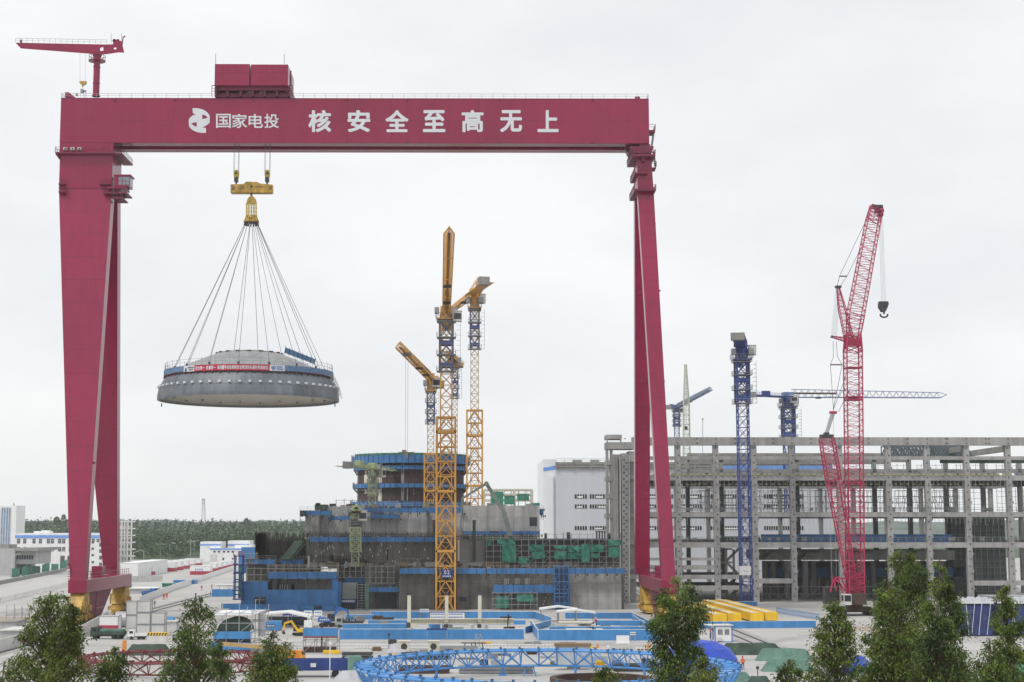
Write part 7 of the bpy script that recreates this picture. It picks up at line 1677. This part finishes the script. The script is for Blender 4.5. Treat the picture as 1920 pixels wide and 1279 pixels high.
near_tree('tall young tree in the middle right standing before the right crane leg', 1272, 92, [(1082,3),(1096,20),(1115,34),(1140,46),(1165,52),(1185,40),(1200,46),(1235,50),(1260,52),(1300,60),(1340,60)], 13500, 7, 1, -.35)
near_tree('yellowish bushy shoot at the foot of the middle right tree', 1322, 80, [(1230,3),(1242,14),(1262,26),(1290,36),(1330,40)], 2600, 8, 2)
near_tree('small shoot at the bottom edge in front of the dark tank rim', 1132, 78, [(1252,3),(1262,14),(1280,24),(1320,30)], 1300, 9, 2)
near_tree('rounded young tree below the red crawler crane', 1563, 98, [(1127,3),(1142,18),(1165,30),(1190,36),(1215,46),(1245,56),(1290,68),(1340,72)], 11000, 10, 0)
near_tree('small pale shoot at the bottom edge left of the rounded tree', 1482, 82, [(1236,3),(1248,14),(1270,24),(1300,32)], 1300, 11, 0)
near_tree('tallest dark tree in the right group with a double top', 1688, 112, [(1028,3),(1042,17),(1065,28),(1090,38),(1120,48),(1150,54),(1200,64),(1260,70),(1330,74)], 17000, 12, 1)
near_tree('second top of the tallest dark tree, on its right', 1714, 111, [(1030,2),(1044,14),(1065,22),(1090,28),(1130,30)], 2600, 13, 1)
near_tree('pointed tree with a yellowish tip right of the tallest dark tree', 1762, 97, [(1050,2),(1066,11),(1090,24),(1115,34),(1145,44),(1180,50),(1230,60),(1290,68),(1340,70)], 15000, 14, 0)
near_tree('leafy tree in front of the tallest dark tree, on its left', 1666, 90, [(1090,3),(1105,18),(1130,32),(1160,44),(1200,54),(1240,60),(1300,66),(1340,66)], 12500, 15, 0)
near_tree('lower tree in front of the pointed tree', 1757, 86, [(1132,2),(1148,14),(1175,28),(1210,42),(1250,60),(1300,66),(1340,66)], 10500, 16, 1)
near_tree('narrow tree near the right edge in front of the navy blocks', 1886, 97, [(1100,3),(1114,16),(1140,26),(1165,33),(1185,28),(1215,34),(1250,40),(1300,44)], 7600, 17, 0)
near_tree('lower young tree at the bottom right before the narrow tree', 1856, 84, [(1200,3),(1214,14),(1240,28),(1270,36),(1320,44)], 3600, 18, 1)
near_tree('bare looking twig tree at the bottom left corner', 8, 80, [(1240,3),(1255,12),(1280,22),(1320,30)], 500, 19, 1)
# ------------------------------------------------------------------ ground sheet and the hazy air
m = MB(); m.add([(-1300,-200,0),(1300,-200,0),(1300,3250,0),(-1300,3250,0)], [(0,1,2,3)])
struct(m.build('ground', mat('ground_concrete', (.40,.395,.385), .9, var=.22, scale=.07, fine=.14, dirt=(.25,.24,.21))))
m = MB(); m.box2((-1350,-260,-1.2), (1350,3300,150))
hz = m.build('haze', mat('haze_air', (1,1,1))); hz['kind'] = 'stuff'; tag(hz, 'thin pale haze in the air over the whole site', 'haze')
hm = MATS['haze_air']; t = hm.node_tree; t.nodes.clear()
o = t.nodes.new('ShaderNodeOutputMaterial'); v = t.nodes.new('ShaderNodeVolumePrincipled'); v.inputs['Color'].default_value = (.95,.97,1,1); v.inputs['Density'].default_value = .00009; v.inputs['Anisotropy'].default_value = .3
t.links.new(v.outputs[0], o.inputs['Volume'])
